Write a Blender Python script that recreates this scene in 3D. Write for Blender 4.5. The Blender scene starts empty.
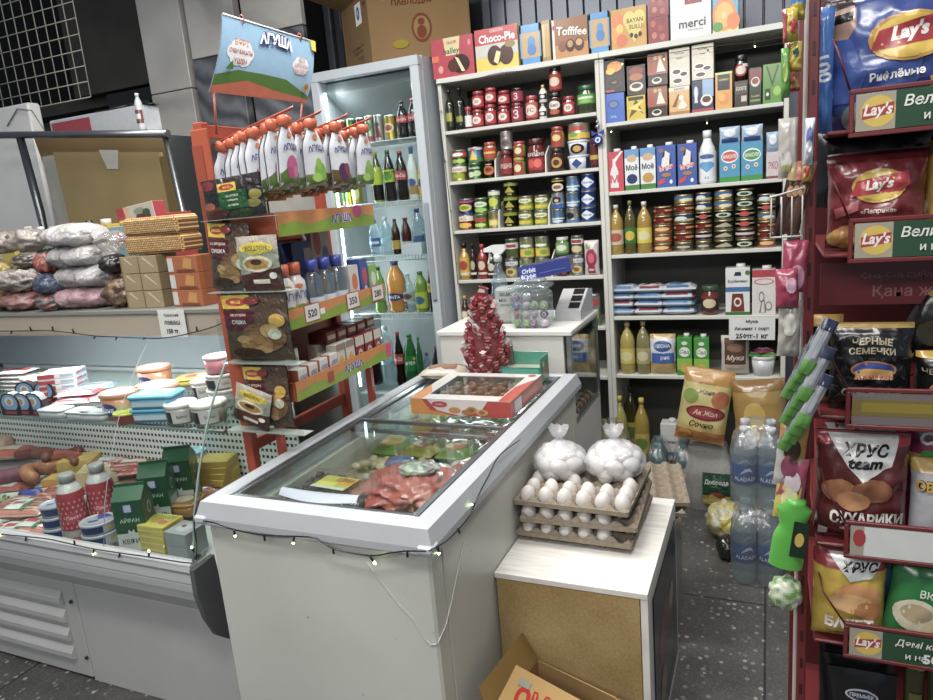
import bpy, math, random
import numpy as np
from mathutils import Vector, Matrix, noise
from mathutils.geometry import tessellate_polygon
random.seed(7)
SC = bpy.context.scene
COL = SC.collection
PI = math.pi
# ---------------------------------------------------------------- camera
FPX, CX, CY, H = 690., 466.5, 350., 1.5
def _n(v): return v/np.linalg.norm(v)
_dn = _n(np.array([274., 3150., FPX])); _mx = np.array([-1584., -17., FPX])
_X = -_n(_mx-_mx.dot(_dn)*_dn); _Z = -_dn; _Y = np.cross(_Z, _X)
if _Y[2] < 0: _Y = -_Y
def ray(px, py):
    d = np.array([px-CX, py-CY, FPX]); return d.dot(_X), d.dot(_Y), d.dot(_Z)
def aty(px, py, y):
    r = ray(px, py); t = y/r[1]; return (r[0]*t, y, H+r[2]*t)
def atz(px, py, z):
    r = ray(px, py); t = (z-H)/r[2]; return (r[0]*t, r[1]*t, z)
def atx(px, py, x):
    r = ray(px, py); t = x/r[0]; return (x, r[1]*t, H+r[2]*t)
cam = bpy.data.cameras.new('camera'); co = bpy.data.objects.new('camera', cam); COL.objects.link(co)
cam.lens = FPX/933*36; cam.sensor_width = 36; cam.clip_start = .05
R = Matrix(((_X[0], -_X[1], -_X[2], 0), (_Y[0], -_Y[1], -_Y[2], 0), (_Z[0], -_Z[1], -_Z[2], H), (0, 0, 0, 1)))
co.matrix_world = R
SC.camera = co
SC.view_settings.view_transform = 'Standard'; SC.view_settings.look = 'None'; SC.view_settings.gamma = 1
SC.view_settings.use_curve_mapping = False
# ---------------------------------------------------------------- colour
def lin(c): return c/12.92 if c <= .04045 else ((c+.055)/1.055)**2.4
_hc = {}
def hx(s):
    if s in _hc: return _hc[s]
    t = s.lstrip('#')
    if len(t) == 3: t = ''.join(q*2 for q in t)
    r = tuple(lin(int(t[i:i+2], 16)/255) for i in (0, 2, 4)); _hc[s] = r
    return r
# ---------------------------------------------------------------- materials
MATS = {}
class NT:
    def __init__(s, name):
        s.m = bpy.data.materials.new(name); s.m.use_nodes = True; s.t = s.m.node_tree; s.t.nodes.clear()
        s.out = s.n('ShaderNodeOutputMaterial')
    def n(s, typ, **k):
        q = s.t.nodes.new(typ)
        for a, b in k.items(): setattr(q, a, b)
        return q
    def l(s, a, b): s.t.links.new(a, b)
    def set(s, node, **k):
        for a, b in k.items(): node.inputs[a.replace('_', ' ')].default_value = b
        return node
    def ramp(s, fac, stops, interp='LINEAR'):
        r = s.n('ShaderNodeValToRGB'); r.color_ramp.interpolation = interp
        e = r.color_ramp.elements
        while len(e) < len(stops): e.new(.5)
        for i, (p, c) in enumerate(stops):
            e[i].position = p; e[i].color = (*(hx(c) if isinstance(c, str) else (c, c, c)), 1)
        s.l(fac, r.inputs[0]); return r.outputs[0]
    def noise(s, scale, detail=3, co=None, rough=.5, dist=0):
        q = s.n('ShaderNodeTexNoise'); s.set(q, Scale=scale, Detail=detail, Roughness=rough, Distortion=dist)
        s.l(co or s.oc(), q.inputs['Vector']); return q.outputs['Fac']
    def oc(s):
        if not hasattr(s, '_oc'): s._oc = s.n('ShaderNodeTexCoord').outputs['Object']
        return s._oc
    def mul(s, a, b):
        q = s.n('ShaderNodeMix', data_type='RGBA', blend_type='MULTIPLY'); q.inputs[0].default_value = 1
        s.l(a, q.inputs[6]); s.l(b, q.inputs[7]); return q.outputs[2]
    def mix(s, f, a, b):
        q = s.n('ShaderNodeMix', data_type='RGBA')
        if isinstance(f, float): q.inputs[0].default_value = f
        else: s.l(f, q.inputs[0])
        for v, i in ((a, 6), (b, 7)):
            if isinstance(v, str): q.inputs[i].default_value = (*hx(v), 1)
            else: s.l(v, q.inputs[i])
        return q.outputs[2]
    def bsdf(s, col=None, rough=.5, metal=0., spec=.5, coat=0., bump=None, emit=None, es=0, trans=0, sheen=0):
        b = s.n('ShaderNodeBsdfPrincipled')
        if isinstance(col, str): b.inputs['Base Color'].default_value = (*hx(col), 1)
        elif col is not None: s.l(col, b.inputs['Base Color'])
        if isinstance(rough, float): b.inputs['Roughness'].default_value = rough
        else: s.l(rough, b.inputs['Roughness'])
        b.inputs['Metallic'].default_value = metal; b.inputs['Specular IOR Level'].default_value = spec
        b.inputs['Coat Weight'].default_value = coat; b.inputs['Coat Roughness'].default_value = .12
        b.inputs['Transmission Weight'].default_value = trans
        if emit: b.inputs['Emission Color'].default_value = (*hx(emit), 1); b.inputs['Emission Strength'].default_value = es
        if bump:
            q = s.n('ShaderNodeBump'); q.inputs['Strength'].default_value = bump[1]; q.inputs['Distance'].default_value = bump[2]
            s.l(bump[0], q.inputs['Height']); s.l(q.outputs[0], b.inputs['Normal'])
        return b
    def done(s, b):
        s.l(b.outputs[0], s.out.inputs[0]); MATS[s.m.name] = s.m; return s.m
    def attr(s): return s.n('ShaderNodeAttribute', attribute_name='Col').outputs['Color']
def generic(name, rough, metal=0., spec=.5, coat=0., nscale=30, namt=.1, bs=0, bscale=60, bd=.002):
    t = NT(name); nz = t.noise(nscale, 3)
    hs = t.n('ShaderNodeHueSaturation'); hs.inputs['Saturation'].default_value = .88; hs.inputs['Value'].default_value = .79; t.l(t.attr(), hs.inputs['Color'])
    c = t.mul(hs.outputs[0], t.ramp(nz, [(.3, 1-namt), (.7, 1.)]))
    bump = (t.noise(bscale, 2, dist=.5), bs, bd) if bs else None
    t.done(t.bsdf(c, rough, metal, spec, coat, bump))
generic('paper', .62, spec=.35); generic('gloss', .28, spec=.5, coat=.2); generic('matte', .85, spec=.2)
generic('film', .27, spec=.6, coat=.15, bs=.5, bscale=26, bd=.004)
generic('softfilm', .3, spec=.6, bs=.9, bscale=34, bd=.012)
generic('metal', .35, metal=.9, nscale=12); generic('paint', .4, spec=.45, nscale=8, namt=.06)
generic('liquid', .12, spec=.6, coat=.4, namt=.04); generic('food', .5, spec=.5, nscale=60, namt=.25, bs=.4, bscale=90, bd=.003)
generic('cloth', .9, spec=.1, nscale=120, namt=.2, bs=.3, bscale=200, bd=.001)
def clear(name, tint, gl, rough, dif=0., fres=1.35, bump=None):
    t = NT(name)
    tr = t.n('ShaderNodeBsdfTransparent'); tr.inputs[0].default_value = (*hx(tint), 1)
    g = t.n('ShaderNodeBsdfGlossy'); g.inputs['Roughness'].default_value = rough; g.inputs[0].default_value = (gl, gl, gl, 1)
    lw = t.n('ShaderNodeLayerWeight'); lw.inputs[0].default_value = .5
    def mth(op, a_, b_):
        q_ = t.n('ShaderNodeMath', operation=op); t.l(a_, q_.inputs[0]); q_.inputs[1].default_value = b_; return q_.outputs[0]
    f0 = ((fres-1)/(fres+1))**2; fac = mth('ADD', mth('MULTIPLY', mth('POWER', lw.outputs['Facing'], 5.), 1-f0), f0)
    if bump:
        q = t.n('ShaderNodeBump'); q.inputs['Strength'].default_value = bump[1]; q.inputs['Distance'].default_value = .004
        t.l(t.noise(bump[0], 3, dist=1.), q.inputs['Height']); t.l(q.outputs[0], g.inputs['Normal']); t.l(q.outputs[0], lw.inputs['Normal'])
    m = t.n('ShaderNodeMixShader'); t.l(fac, m.inputs[0]); t.l(tr.outputs[0], m.inputs[1]); t.l(g.outputs[0], m.inputs[2])
    if dif:
        d = t.n('ShaderNodeBsdfDiffuse'); t.l(t.attr(), d.inputs[0])
        m2 = t.n('ShaderNodeMixShader'); m2.inputs[0].default_value = dif; t.l(m.outputs[0], m2.inputs[1]); t.l(d.outputs[0], m2.inputs[2]); m = m2
    t.done(m)
clear('pane', '#f2f7f5', 1., .03, fres=1.3)
clear('pet', '#eef6f8', 1., .08, dif=.16, fres=1.7, bump=(40, .3))
clear('filmclear', '#ffffff', 1., .16, dif=.06, fres=1.8, bump=(35, .9))
clear('filmwhite', '#ffffff', 1., .2, dif=.3, fres=1.8, bump=(30, .9))
clear('tint', '#eef2f0', .9, .08, dif=.45, fres=1.4)
def emis(name, col, st):
    t = NT(name); e = t.n('ShaderNodeEmission'); e.inputs[0].default_value = (*hx(col), 1); e.inputs[1].default_value = st; t.done(e)
emis('led', '#f4ffc0', 14); emis('tube', '#eaf4ff', 9)
# special surfaces
t = NT('terrazzo'); v = t.n('ShaderNodeTexVoronoi'); t.set(v, Scale=42., Randomness=1.); t.l(t.oc(), v.inputs['Vector'])
nz = t.n('ShaderNodeTexNoise'); t.set(nz, Scale=7., Detail=4.); t.l(t.oc(), nz.inputs['Vector'])
chip = t.ramp(v.outputs['Distance'], [(.0, 1.), (.26, 1.), (.34, 0.)])
v2 = t.n('ShaderNodeTexVoronoi'); t.set(v2, Scale=42.); t.l(t.oc(), v2.inputs['Vector'])
sel = t.ramp(t.n('ShaderNodeSeparateColor').outputs[0], [(0, 0.), (1, 1.)])
sep = t.n('ShaderNodeSeparateColor'); t.l(v2.outputs['Color'], sep.inputs[0])
selr = t.ramp(sep.outputs[0], [(.52, 0.), (.58, 1.)])
tone = t.ramp(sep.outputs[1], [(0, '#6a6862'), (.6, '#86837a'), (1, '#aca698')])
base = t.ramp(t.noise(5, 5), [(.3, '#565654'), (.7, '#706f6c')])
f = t.mul(chip, selr)
fine = t.n('ShaderNodeTexVoronoi'); t.set(fine, Scale=130.); t.l(t.oc(), fine.inputs['Vector'])
base2 = t.mul(base, t.ramp(fine.outputs['Distance'], [(.1, 1.), (.5, .6)]))
br = t.n('ShaderNodeTexBrick', offset=0., squash=1.); t.set(br, Scale=1., Mortar_Size=.004, Brick_Width=.8, Row_Height=.8)
br.inputs['Color1'].default_value = (1, 1, 1, 1); br.inputs['Color2'].default_value = (.9, .9, .9, 1); br.inputs['Mortar'].default_value = (.3, .3, .3, 1)
t.l(t.oc(), br.inputs['Vector'])
c = t.mul(t.mix(f, base2, tone), br.outputs['Color'])
t.done(t.bsdf(c, t.ramp(t.noise(9), [(.3, .3), (.7, .5)]), spec=.4))
def marble(name, a, b, c, sc=2.2, st=.5):
    t = NT(name); mp = t.n('ShaderNodeMapping'); mp.inputs['Rotation'].default_value = (.4, .9, .5); t.l(t.oc(), mp.inputs[0])
    w = t.n('ShaderNodeTexWave', wave_type='BANDS'); t.set(w, Scale=sc, Distortion=9., Detail=5., Detail_Scale=1.1); t.l(mp.outputs[0], w.inputs['Vector'])
    r = t.ramp(w.outputs['Fac'], [(0, a), (st, b), (1, c)])
    t.done(t.bsdf(t.mul(r, t.ramp(t.noise(2.5, 5), [(.25, .72), (.7, 1.)])), .28, spec=.5))
marble('marble', '#bdbab2', '#d6d2c8', '#e0dcd2', .5, .12); marble('marble_dark', '#55585c', '#6f7276', '#85878a', 2.6, .5)
t = NT('osb'); v = t.n('ShaderNodeTexVoronoi'); t.set(v, Scale=60.); t.l(t.oc(), v.inputs['Vector'])
c = t.mul(t.ramp(t.noise(5, 6), [(.3, '#93794e'), (.7, '#b39b70')]), t.ramp(t.noise(160, 2), [(.3, .78), (.7, 1.)]))
t.done(t.bsdf(c, .8, spec=.2))
t = NT('cardboard'); w = t.n('ShaderNodeTexWave', wave_type='BANDS'); t.set(w, Scale=60., Distortion=.3); t.l(t.oc(), w.inputs['Vector'])
c = t.mul(t.mul(t.attr(), t.ramp(t.noise(4, 5), [(.3, .82), (.7, 1.)])), t.ramp(w.outputs['Fac'], [(0, .94), (1, 1.)]))
t.done(t.bsdf(c, .8, spec=.2))
t = NT('pulp'); c = t.mul(t.attr(), t.ramp(t.noise(70, 4), [(.3, .75), (.7, 1.)]))
t.done(t.bsdf(c, .95, spec=.1, bump=(t.noise(220, 3), .5, .002)))
t = NT('white_laminate'); mp = t.n('ShaderNodeMapping'); mp.inputs['Scale'].default_value = (1, 14, 1); t.l(t.oc(), mp.inputs[0])
c = t.mul(t.ramp(t.noise(9, 5, mp.outputs[0]), [(.25, '#c3bfb6'), (.55, '#dedbd4'), (.8, '#e6e4de')]), t.ramp(t.noise(3, 4), [(.3, .9), (.7, 1.)]))
t.done(t.bsdf(c, .45))
t = NT('freezer_enamel'); c = t.mul(t.ramp(t.noise(2.2, 4), [(.3, '#b0b1a9'), (.7, '#bfc0b8')]), t.ramp(t.noise(38, 6, rough=.7), [(.27, .6), (.33, 1.)]))
t.done(t.bsdf(c, .35, spec=.5, bump=(t.noise(3, 2), .15, .01)))
t = NT('wicker'); bk = t.n('ShaderNodeTexBrick'); t.set(bk, Scale=60., Mortar_Size=.06, Brick_Width=.6, Row_Height=.4)
bk.inputs['Color1'].default_value = (*hx('#c9a878'), 1); bk.inputs['Color2'].default_value = (*hx('#a98655'), 1); bk.inputs['Mortar'].default_value = (*hx('#5d452a'), 1)
mp = t.n('ShaderNodeMapping'); mp.inputs['Rotation'].default_value = (PI/2, 0, 0); t.l(t.oc(), mp.inputs[0]); t.l(mp.outputs[0], bk.inputs['Vector'])
t.done(t.bsdf(bk.outputs['Color'], .7, bump=(bk.outputs['Fac'], .5, .003)))
t = NT('plaster_dark'); t.done(t.bsdf(t.ramp(t.noise(3, 5), [(.3, '#46443f'), (.7, '#54514b')]), .85, spec=.2))
t = NT('metal_wall'); t.done(t.bsdf(t.ramp(t.noise(1.5, 3), [(.3, '#62666e'), (.7, '#747983')]), .38, metal=.3))
t = NT('perforated'); tc = t.oc()
se = t.n('ShaderNodeSeparateXYZ'); t.l(tc, se.inputs[0])
def M_(op, a, b=None):
    q = t.n('ShaderNodeMath', operation=op)
    for i, v in enumerate((a, b)):
        if v is None: continue
        if isinstance(v, (int, float)): q.inputs[i].default_value = v
        else: t.l(v, q.inputs[i])
    return q.outputs[0]
fx = M_('ABSOLUTE', M_('SUBTRACT', M_('FRACT', M_('MULTIPLY', se.outputs[0], 1/.019)), .5))
fz = M_('ABSOLUTE', M_('SUBTRACT', M_('FRACT', M_('MULTIPLY', se.outputs[2], 1/.025)), .5))
hole = M_('MULTIPLY', M_('LESS_THAN', fx, .28), M_('LESS_THAN', fz, .22))
t.done(t.bsdf(t.mix(hole, '#d8d9d6', '#20211f'), .4))
# ---------------------------------------------------------------- text cache
_txt = {}
def text_tris(s, bold=.012, shear=0.):
    k = (s, bold, shear)
    if k not in _txt:
        c = bpy.data.curves.new('t', 'FONT'); c.body = s; c.resolution_u = 1 if len(s) > 9 else 2; c.offset = bold; c.shear = shear
        o = bpy.data.objects.new('t', c); m = o.to_mesh()
        vs = [(v.co.x, v.co.y) for v in m.vertices]; ps = [tuple(p.vertices) for p in m.polygons]
        o.to_mesh_clear(); bpy.data.objects.remove(o); bpy.data.curves.remove(c)
        x0 = min(v[0] for v in vs); x1 = max(v[0] for v in vs); y0 = min(v[1] for v in vs); y1 = max(v[1] for v in vs)
        _txt[k] = ([((x-(x0+x1)/2)/(y1-y0), (y-(y0+y1)/2)/(y1-y0)) for x, y in vs], ps, (x1-x0)/(y1-y0))
    return _txt[k]
# ---------------------------------------------------------------- mesh builder
def clip(poly, ax, val, keep_less):
    out = []; n = len(poly)
    for i in range(n):
        a, b = poly[i], poly[(i+1) % n]
        ia = (a[ax] <= val) == keep_less or a[ax] == val; ib = (b[ax] <= val) == keep_less or b[ax] == val
        if ia: out.append(a)
        if ia != ib:
            tt = (val-a[ax])/(b[ax]-a[ax]); q = [a[0]+(b[0]-a[0])*tt, a[1]+(b[1]-a[1])*tt]; q[ax] = val; out.append(tuple(q))
    return out
def strips(polys, ax, n):
    if n <= 1: return polys
    res = []
    for p in polys:
        lo = min(q[ax] for q in p); hi = max(q[ax] for q in p)
        i0 = max(0, math.floor(lo*n+1e-6)); i1 = min(n-1, math.ceil(hi*n-1e-6)-1)
        if i1 <= i0: res.append(p); continue
        rest = p
        for i in range(i0, i1):
            v = (i+1)/n; a = clip(rest, ax, v, True); rest = clip(rest, ax, v, False)
            if len(a) > 2: res.append(a)
            if len(rest) < 3: break
        if len(rest) > 2: res.append(rest)
    return res
class B:
    def __init__(s, m='paint', col='#ccc'):
        s.v = []; s.f = []; s.c = []; s.m = []; s.s = []; s.dm = m; s.dc = col
    def F(s, idx, col=None, m=None, sm=False):
        s.f.append(idx); s.c.append(col or s.dc); s.m.append(m or s.dm); s.s.append(sm)
    def box(s, x0, x1, y0, y1, z0, z1, col=None, m=None, T=None):
        k = len(s.v); p = [(x, y, z) for z in (z0, z1) for y in (y0, y1) for x in (x0, x1)]
        s.v += [T(q) for q in p] if T else p
        for q in ((0, 2, 3, 1), (4, 5, 7, 6), (0, 1, 5, 4), (2, 6, 7, 3), (0, 4, 6, 2), (1, 3, 7, 5)): s.F([k+i for i in q], col, m)
        return s
    def rbox(s, x0, x1, y0, y1, z0, z1, r=.003, col=None, m=None, T=None):
        r = min(r, (x1-x0)*.45, (y1-y0)*.45, (z1-z0)*.45)
        # chamfered box: 24 vertices
        k = len(s.v); P = {}
        for sx in (0, 1):
            for sy in (0, 1):
                for sz in (0, 1):
                    X, Y, Z = (x0, x1)[sx], (y0, y1)[sy], (z0, z1)[sz]; dx, dy, dz = r*(1-2*sx), r*(1-2*sy), r*(1-2*sz)
                    for a, q in enumerate(((X, Y+dy, Z+dz), (X+dx, Y, Z+dz), (X+dx, Y+dy, Z))):
                        P[sx, sy, sz, a] = len(s.v); s.v.append(T(q) if T else q)
        g = lambda *a: P[a]
        for q in (0, 1):
            fl = (lambda L: L if q else L[::-1])
            s.F(fl([g(q, 0, 0, 0), g(q, 1, 0, 0), g(q, 1, 1, 0), g(q, 0, 1, 0)]), col, m)
            s.F(fl([g(0, q, 0, 1), g(0, q, 1, 1), g(1, q, 1, 1), g(1, q, 0, 1)]), col, m)
            s.F(fl([g(0, 0, q, 2), g(1, 0, q, 2), g(1, 1, q, 2), g(0, 1, q, 2)]), col, m)
            for w in (0, 1):
                o = q ^ w
                fo = (lambda L: L if o else L[::-1])
                s.F(fo([g(q, w, 0, 0), g(q, w, 0, 1), g(q, w, 1, 1), g(q, w, 1, 0)]), col, m)
                s.F(fo([g(q, 0, w, 2), g(q, 0, w, 0), g(q, 1, w, 0), g(q, 1, w, 2)]), col, m)
                s.F(fo([g(0, q, w, 1), g(0, q, w, 2), g(1, q, w, 2), g(1, q, w, 1)]), col, m)
        for sx in (0, 1):
            for sy in (0, 1):
                for sz in (0, 1):
                    L = [g(sx, sy, sz, 0), g(sx, sy, sz, 1), g(sx, sy, sz, 2)]
                    s.F(L if (sx+sy+sz) % 2 == 1 else L[::-1], col, m)
        return s
    def lathe(s, prof, n=20, col=None, m=None, c=(0, 0), T=None, caps=True, ell=1.):
        """prof: list of (r, z[, colour[, material]]) bottom to top; colour belongs to the segment that starts there"""
        k = len(s.v)
        for q in prof:
            for i in range(n):
                a = 2*PI*i/n; p = (c[0]+q[0]*math.cos(a), c[1]+q[0]*math.sin(a)*ell, q[1]); s.v.append(T(p) if T else p)
        for j in range(len(prof)-1):
            q = prof[j]; cc = q[2] if len(q) > 2 and q[2] else col; mm = q[3] if len(q) > 3 else m
            for i in range(n):
                i2 = (i+1) % n; s.F([k+j*n+i, k+j*n+i2, k+(j+1)*n+i2, k+(j+1)*n+i], cc, mm, True)
        if caps:
            s.F([k+i for i in range(n)][::-1], prof[0][2] if len(prof[0]) > 2 else col, m)
            s.F([k+(len(prof)-1)*n+i for i in range(n)], (prof[-1][2] if len(prof[-1]) > 2 else col), m)
        return s
    def tube(s, pts, r, n=6, col=None, m=None, closed=False):
        pts = [Vector(p) for p in pts]; k = len(s.v); N = len(pts)
        rr = r if isinstance(r, (list, tuple)) else [r]*N
        up = Vector((0, 0, 1))
        for i, p in enumerate(pts):
            a = pts[i-1] if i or closed else p; b = pts[(i+1) % N] if i < N-1 or closed else p
            d = (b-a).normalized() if (b-a).length > 1e-9 else Vector((0, 0, 1))
            x = d.cross(up)
            if x.length < .1: x = d.cross(Vector((0, 1, 0)))
            x.normalize(); y = x.cross(d)
            for j in range(n):
                t_ = 2*PI*j/n; s.v.append(tuple(p+rr[i]*(x*math.cos(t_)+y*math.sin(t_))))
        for i in range(N if closed else N-1):
            for j in range(n):
                j2 = (j+1) % n; i2 = (i+1) % N; s.F([k+i*n+j, k+i2*n+j, k+i2*n+j2, k+i*n+j2], col, m, True)
        if not closed:
            s.F([k+j for j in range(n)], col, m); s.F([k+(N-1)*n+j for j in range(n)][::-1], col, m)
        return s
    def grid(s, fn, nu, nv, col=None, m=None, sm=True, cf=None, flip=False, skip=None):
        k = len(s.v)
        for j in range(nv+1):
            for i in range(nu+1): s.v.append(tuple(fn(i/nu, j/nv)))
        for j in range(nv):
            for i in range(nu):
                if skip and skip(i, j): continue
                q = [k+j*(nu+1)+i, k+j*(nu+1)+i+1, k+(j+1)*(nu+1)+i+1, k+(j+1)*(nu+1)+i]
                s.F(q[::-1] if flip else q, cf((i+.5)/nu, (j+.5)/nv) if cf else col, m, sm)
        return s
    def prism(s, poly, d0, d1, plane='xz', col=None, m=None):
        """polygon in a plane, extruded along the third axis"""
        def P(a, b, c): return {'xz': (a, c, b), 'xy': (a, b, c), 'yz': (c, a, b)}[plane]
        n = len(poly); k = len(s.v)
        s.v += [P(a, b, d0) for a, b in poly]+[P(a, b, d1) for a, b in poly]
        for tri in tessellate_polygon([[Vector((a, b, 0)) for a, b in poly]]):
            s.F([k+i for i in tri], col, m); s.F([k+n+i for i in tri][::-1], col, m)
        for i in range(n): s.F([k+i, k+(i+1) % n, k+n+(i+1) % n, k+n+i], col, m)
        return s
    def art(s, fn, W, Hh, shapes, nu=1, nv=1, m=None, off=.0004):
        """fn(u, v, h) -> point; shapes in 0..1 label coordinates, each laid a little above the last"""
        lay = 0; prev = None
        for sh in shapes:
            kind = sh[0]; sig = (kind, sh[-1] if kind != 't' else sh[1]); lay += sig != prev; prev = sig; h = off*(1+lay*.55); polys = []; col = sh[-1]
            if kind == 'r':
                x0, y0, x1, y1 = sh[1:5]; polys = [[(x0, y0), (x1, y0), (x1, y1), (x0, y1)]]
            elif kind == 'e':
                cx, cy, rx, ry = sh[1:5]; n = 18 if max(rx*W, ry*Hh) > .012 else 10
                a = sh[5] if len(sh) > 6 else 0.
                P = []
                for i in range(n):
                    dx, dy = rx*W*math.cos(2*PI*i/n), ry*Hh*math.sin(2*PI*i/n)
                    P.append((cx+(dx*math.cos(a)-dy*math.sin(a))/W, cy+(dx*math.sin(a)+dy*math.cos(a))/Hh))
                polys = [P]
            elif kind == 'p':
                pts = sh[1]
                for tri in tessellate_polygon([[Vector((a*W, b*Hh, 0)) for a, b in pts]]): polys.append([pts[i] for i in tri])
                polys = [p if sum((p[i][0]*p[(i+1) % 3][1]-p[(i+1) % 3][0]*p[i][1]) for i in range(3)) > 0 else p[::-1] for p in polys]
            elif kind == 't':
                _, txt, cx, cy, th, col = sh[:6]; o = sh[6] if len(sh) > 6 else {}
                vs, ps, asp = text_tris(txt, o.get('b', .015), o.get('sh', 0.))
                th *= Hh; w = th*asp; mw = o.get('w', 2.)*W
                kx = th*(mw/w if w > mw else 1); ang = o.get('rot', 0.); ca, sa = math.cos(ang), math.sin(ang); arc = o.get('arc', 0)
                def q(v):
                    x, y = v[0]*kx, v[1]*th
                    if arc: y += arc*th*(1-(2*v[0]/asp)**2)
                    return (cx+(x*ca-y*sa)/W, cy+(x*sa+y*ca)/Hh)
                if 'o' in o:   # outline: the same letters, fatter, beneath
                    vs2, ps2, asp2 = text_tris(txt, o.get('b', .015)+o.get('ow', .06), o.get('sh', 0.))
                    f2 = 1+o.get('ow', .06)*1.35
                    def q2(v):
                        x, y = v[0]*kx*f2, v[1]*th*f2
                        if arc: y += arc*th*(1-(2*v[0]/asp2)**2)
                        return (cx+(x*ca-y*sa)/W, cy+(x*sa+y*ca)/Hh)
                    s._lay(fn, [[q2(vs2[i]) for i in p] for p in ps2], nu, nv, h, o['o'], m); h += off
                polys = [[q(vs[i]) for i in p] for p in ps]; lay += 1
            s._lay(fn, polys, nu, nv, h, col, m)
        return s
    def _lay(s, fn, polys, nu, nv, h, col, m):
        polys = strips(strips(polys, 0, nu), 1, nv)
        D = {}
        for p in polys:
            ix = []
            for u, v in p:
                key = (round(u, 5), round(v, 5))
                if key not in D: D[key] = len(s.v); s.v.append(tuple(fn(u, v, h)))
                if D[key] not in ix: ix.append(D[key])
            if len(ix) > 2: s.F(ix, col, m, nu > 1)
    def mesh(s, name):
        me = bpy.data.meshes.new(name); me.from_pydata(s.v, [], s.f)
        mats = []; ix = []
        for q in s.m:
            if q not in mats: mats.append(q)
            ix.append(mats.index(q))
        for q in mats: me.materials.append(MATS[q])
        me.polygons.foreach_set('material_index', ix); me.polygons.foreach_set('use_smooth', s.s)
        ca = me.color_attributes.new('Col', 'FLOAT_COLOR', 'CORNER')
        cols = np.ones((len(me.loops), 4), np.float32); i = 0
        for f_, c in zip(s.f, s.c):
            n = len(f_); cols[i:i+n, :3] = hx(c) if isinstance(c, str) else c; i += n
        ca.data.foreach_set('color', cols.ravel())
        me.update(); return me
def gridded(fn, nu, nv, n_=None):
    P = {}
    def g(i, j):
        if (i, j) not in P: P[i, j] = Vector(fn(i/nu, j/nv, 0))
        return P[i, j]
    def f(u, v, e):
        i = min(nu-1, max(0, int(u*nu))); j = min(nv-1, max(0, int(v*nv))); a = u*nu-i; b = v*nv-j
        p00, p10, p11, p01 = g(i, j), g(i+1, j), g(i+1, j+1), g(i, j+1)
        p = p00.lerp(p10, a).lerp(p01.lerp(p11, a), b); return p+(n_ or Vector((0, -1, 0)))*e
    return f
# ---------------------------------------------------------------- objects
def link(name, data, parent=None, loc=(0, 0, 0), rot=(0, 0, 0), scale=None):
    o = bpy.data.objects.new(name, data); COL.objects.link(o); o.location = loc; o.rotation_euler = rot
    if scale: o.scale = scale
    if parent: o.parent = parent
    return o
def tag(o, label=None, cat=None, group=None, kind=None):
    if label: o['label'] = label
    if cat: o['category'] = cat
    if group: o['group'] = group
    if kind: o['kind'] = kind
    return o
def struct(name, b): return tag(link(name, b.mesh(name)), kind='structure')
def thing(name, label, cat, loc=(0, 0, 0), rot=(0, 0, 0), group=None):
    return tag(link(name, None, None, loc, rot if isinstance(rot, tuple) else (0, 0, rot)), label, cat, group)
def part(name, b, parent, **k): return link(name, b.mesh(name) if isinstance(b, B) else b, parent, **k)
def put(spec, name, label, cat, loc, rot=0., group=None, scale=None):
    """spec: list of (part name, mesh, index of the part above it or None); one entry makes a single-mesh thing"""
    rt = rot if isinstance(rot, tuple) else (0, 0, rot)
    if len(spec) == 1:
        o = link(name, spec[0][1], None, loc, rt, scale); return tag(o, label, cat, group)
    r = tag(link(name, None, None, loc, rt, scale), label, cat, group); ob = []
    for pn, me, up in spec: ob.append(link(pn, me, r if up is None else ob[up]))
    return r
# ================================================================ the room
b = B(); b.box(-9, 4, -4, 4.2, -.05, 0, m='terrazzo'); struct('floor', b)
b = B(m='metal_wall')
xs = []; x = -2.35
poly = []
while x < 1.2:   # corrugated metal sheet
    poly += [(x, 3.74), (x+.004, 3.71), (x+.075, 3.71), (x+.079, 3.74)]; x += .083
for i in range(len(poly)-1):
    k = len(b.v); (xa, ya), (xb, yb) = poly[i], poly[i+1]
    b.v += [(xa, ya, 0), (xb, yb, 0), (xb, yb, 3.3), (xa, ya, 3.3)]; b.F([k, k+1, k+2, k+3])
b.box(-2.35, 1.2, 3.75, 3.8, 0, 3.3)
struct('wall_back', b)
b = B(m='plaster_dark')
xw = aty(131, 0, 3.45)[0]; zt = aty(100, 93, 3.6)[2]
b.box(-9, aty(64, 40, 3.6)[0], 3.9, 3.95, zt+.02, 3.6, '#1c2022', 'matte')
b.box(aty(64, 40, 3.6)[0], xw+.02, 3.6, 3.9, zt, 3.6); b.box(-9, xw+.02, 3.72, 3.9, zt-.06, zt+.02); b.box(-9, xw+.02, 3.95, 4.0, 0, 3.6)
struct('wall_left', b)
b = B('paint', '#43474b')
for q in (20, 62, 76): x_ = aty(q, 110, 3.85)[0]; b.rbox(x_-.04, x_+.02, 3.85, 3.9, 0, zt-.08, .004)
b.box(-9, xw, 3.85, 3.9, zt-.2, zt-.07); b.box(-9, xw, 3.88, 3.9, 0, zt-.2, '#1a1c1e', 'gloss')
struct('door_1', b)
b = B('paint', '#2c2b2a'); x_ = aty(101, 98, 3.55)[0]; b.box(x_, x_+.4, 3.6, 3.7, zt-.5, zt-.02, '#141414'); b.box(x_+.02, x_+.38, 3.59, 3.6, zt-.5, zt-.1, '#3f3d39'); struct('door_2', b)
YM = 3.45
def mx_(px, py=60): return aty(px, py, YM)[0]
b = B('marble'); zj = 2.3
def slab(p0, p1, z0, z1, m, py=60, yo=0.): b.rbox(mx_(p0, py)+.006, mx_(p1, py)-.006, YM+yo, YM+.06, z0+.003, z1-.003, .003, '#ccc', m)
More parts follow.
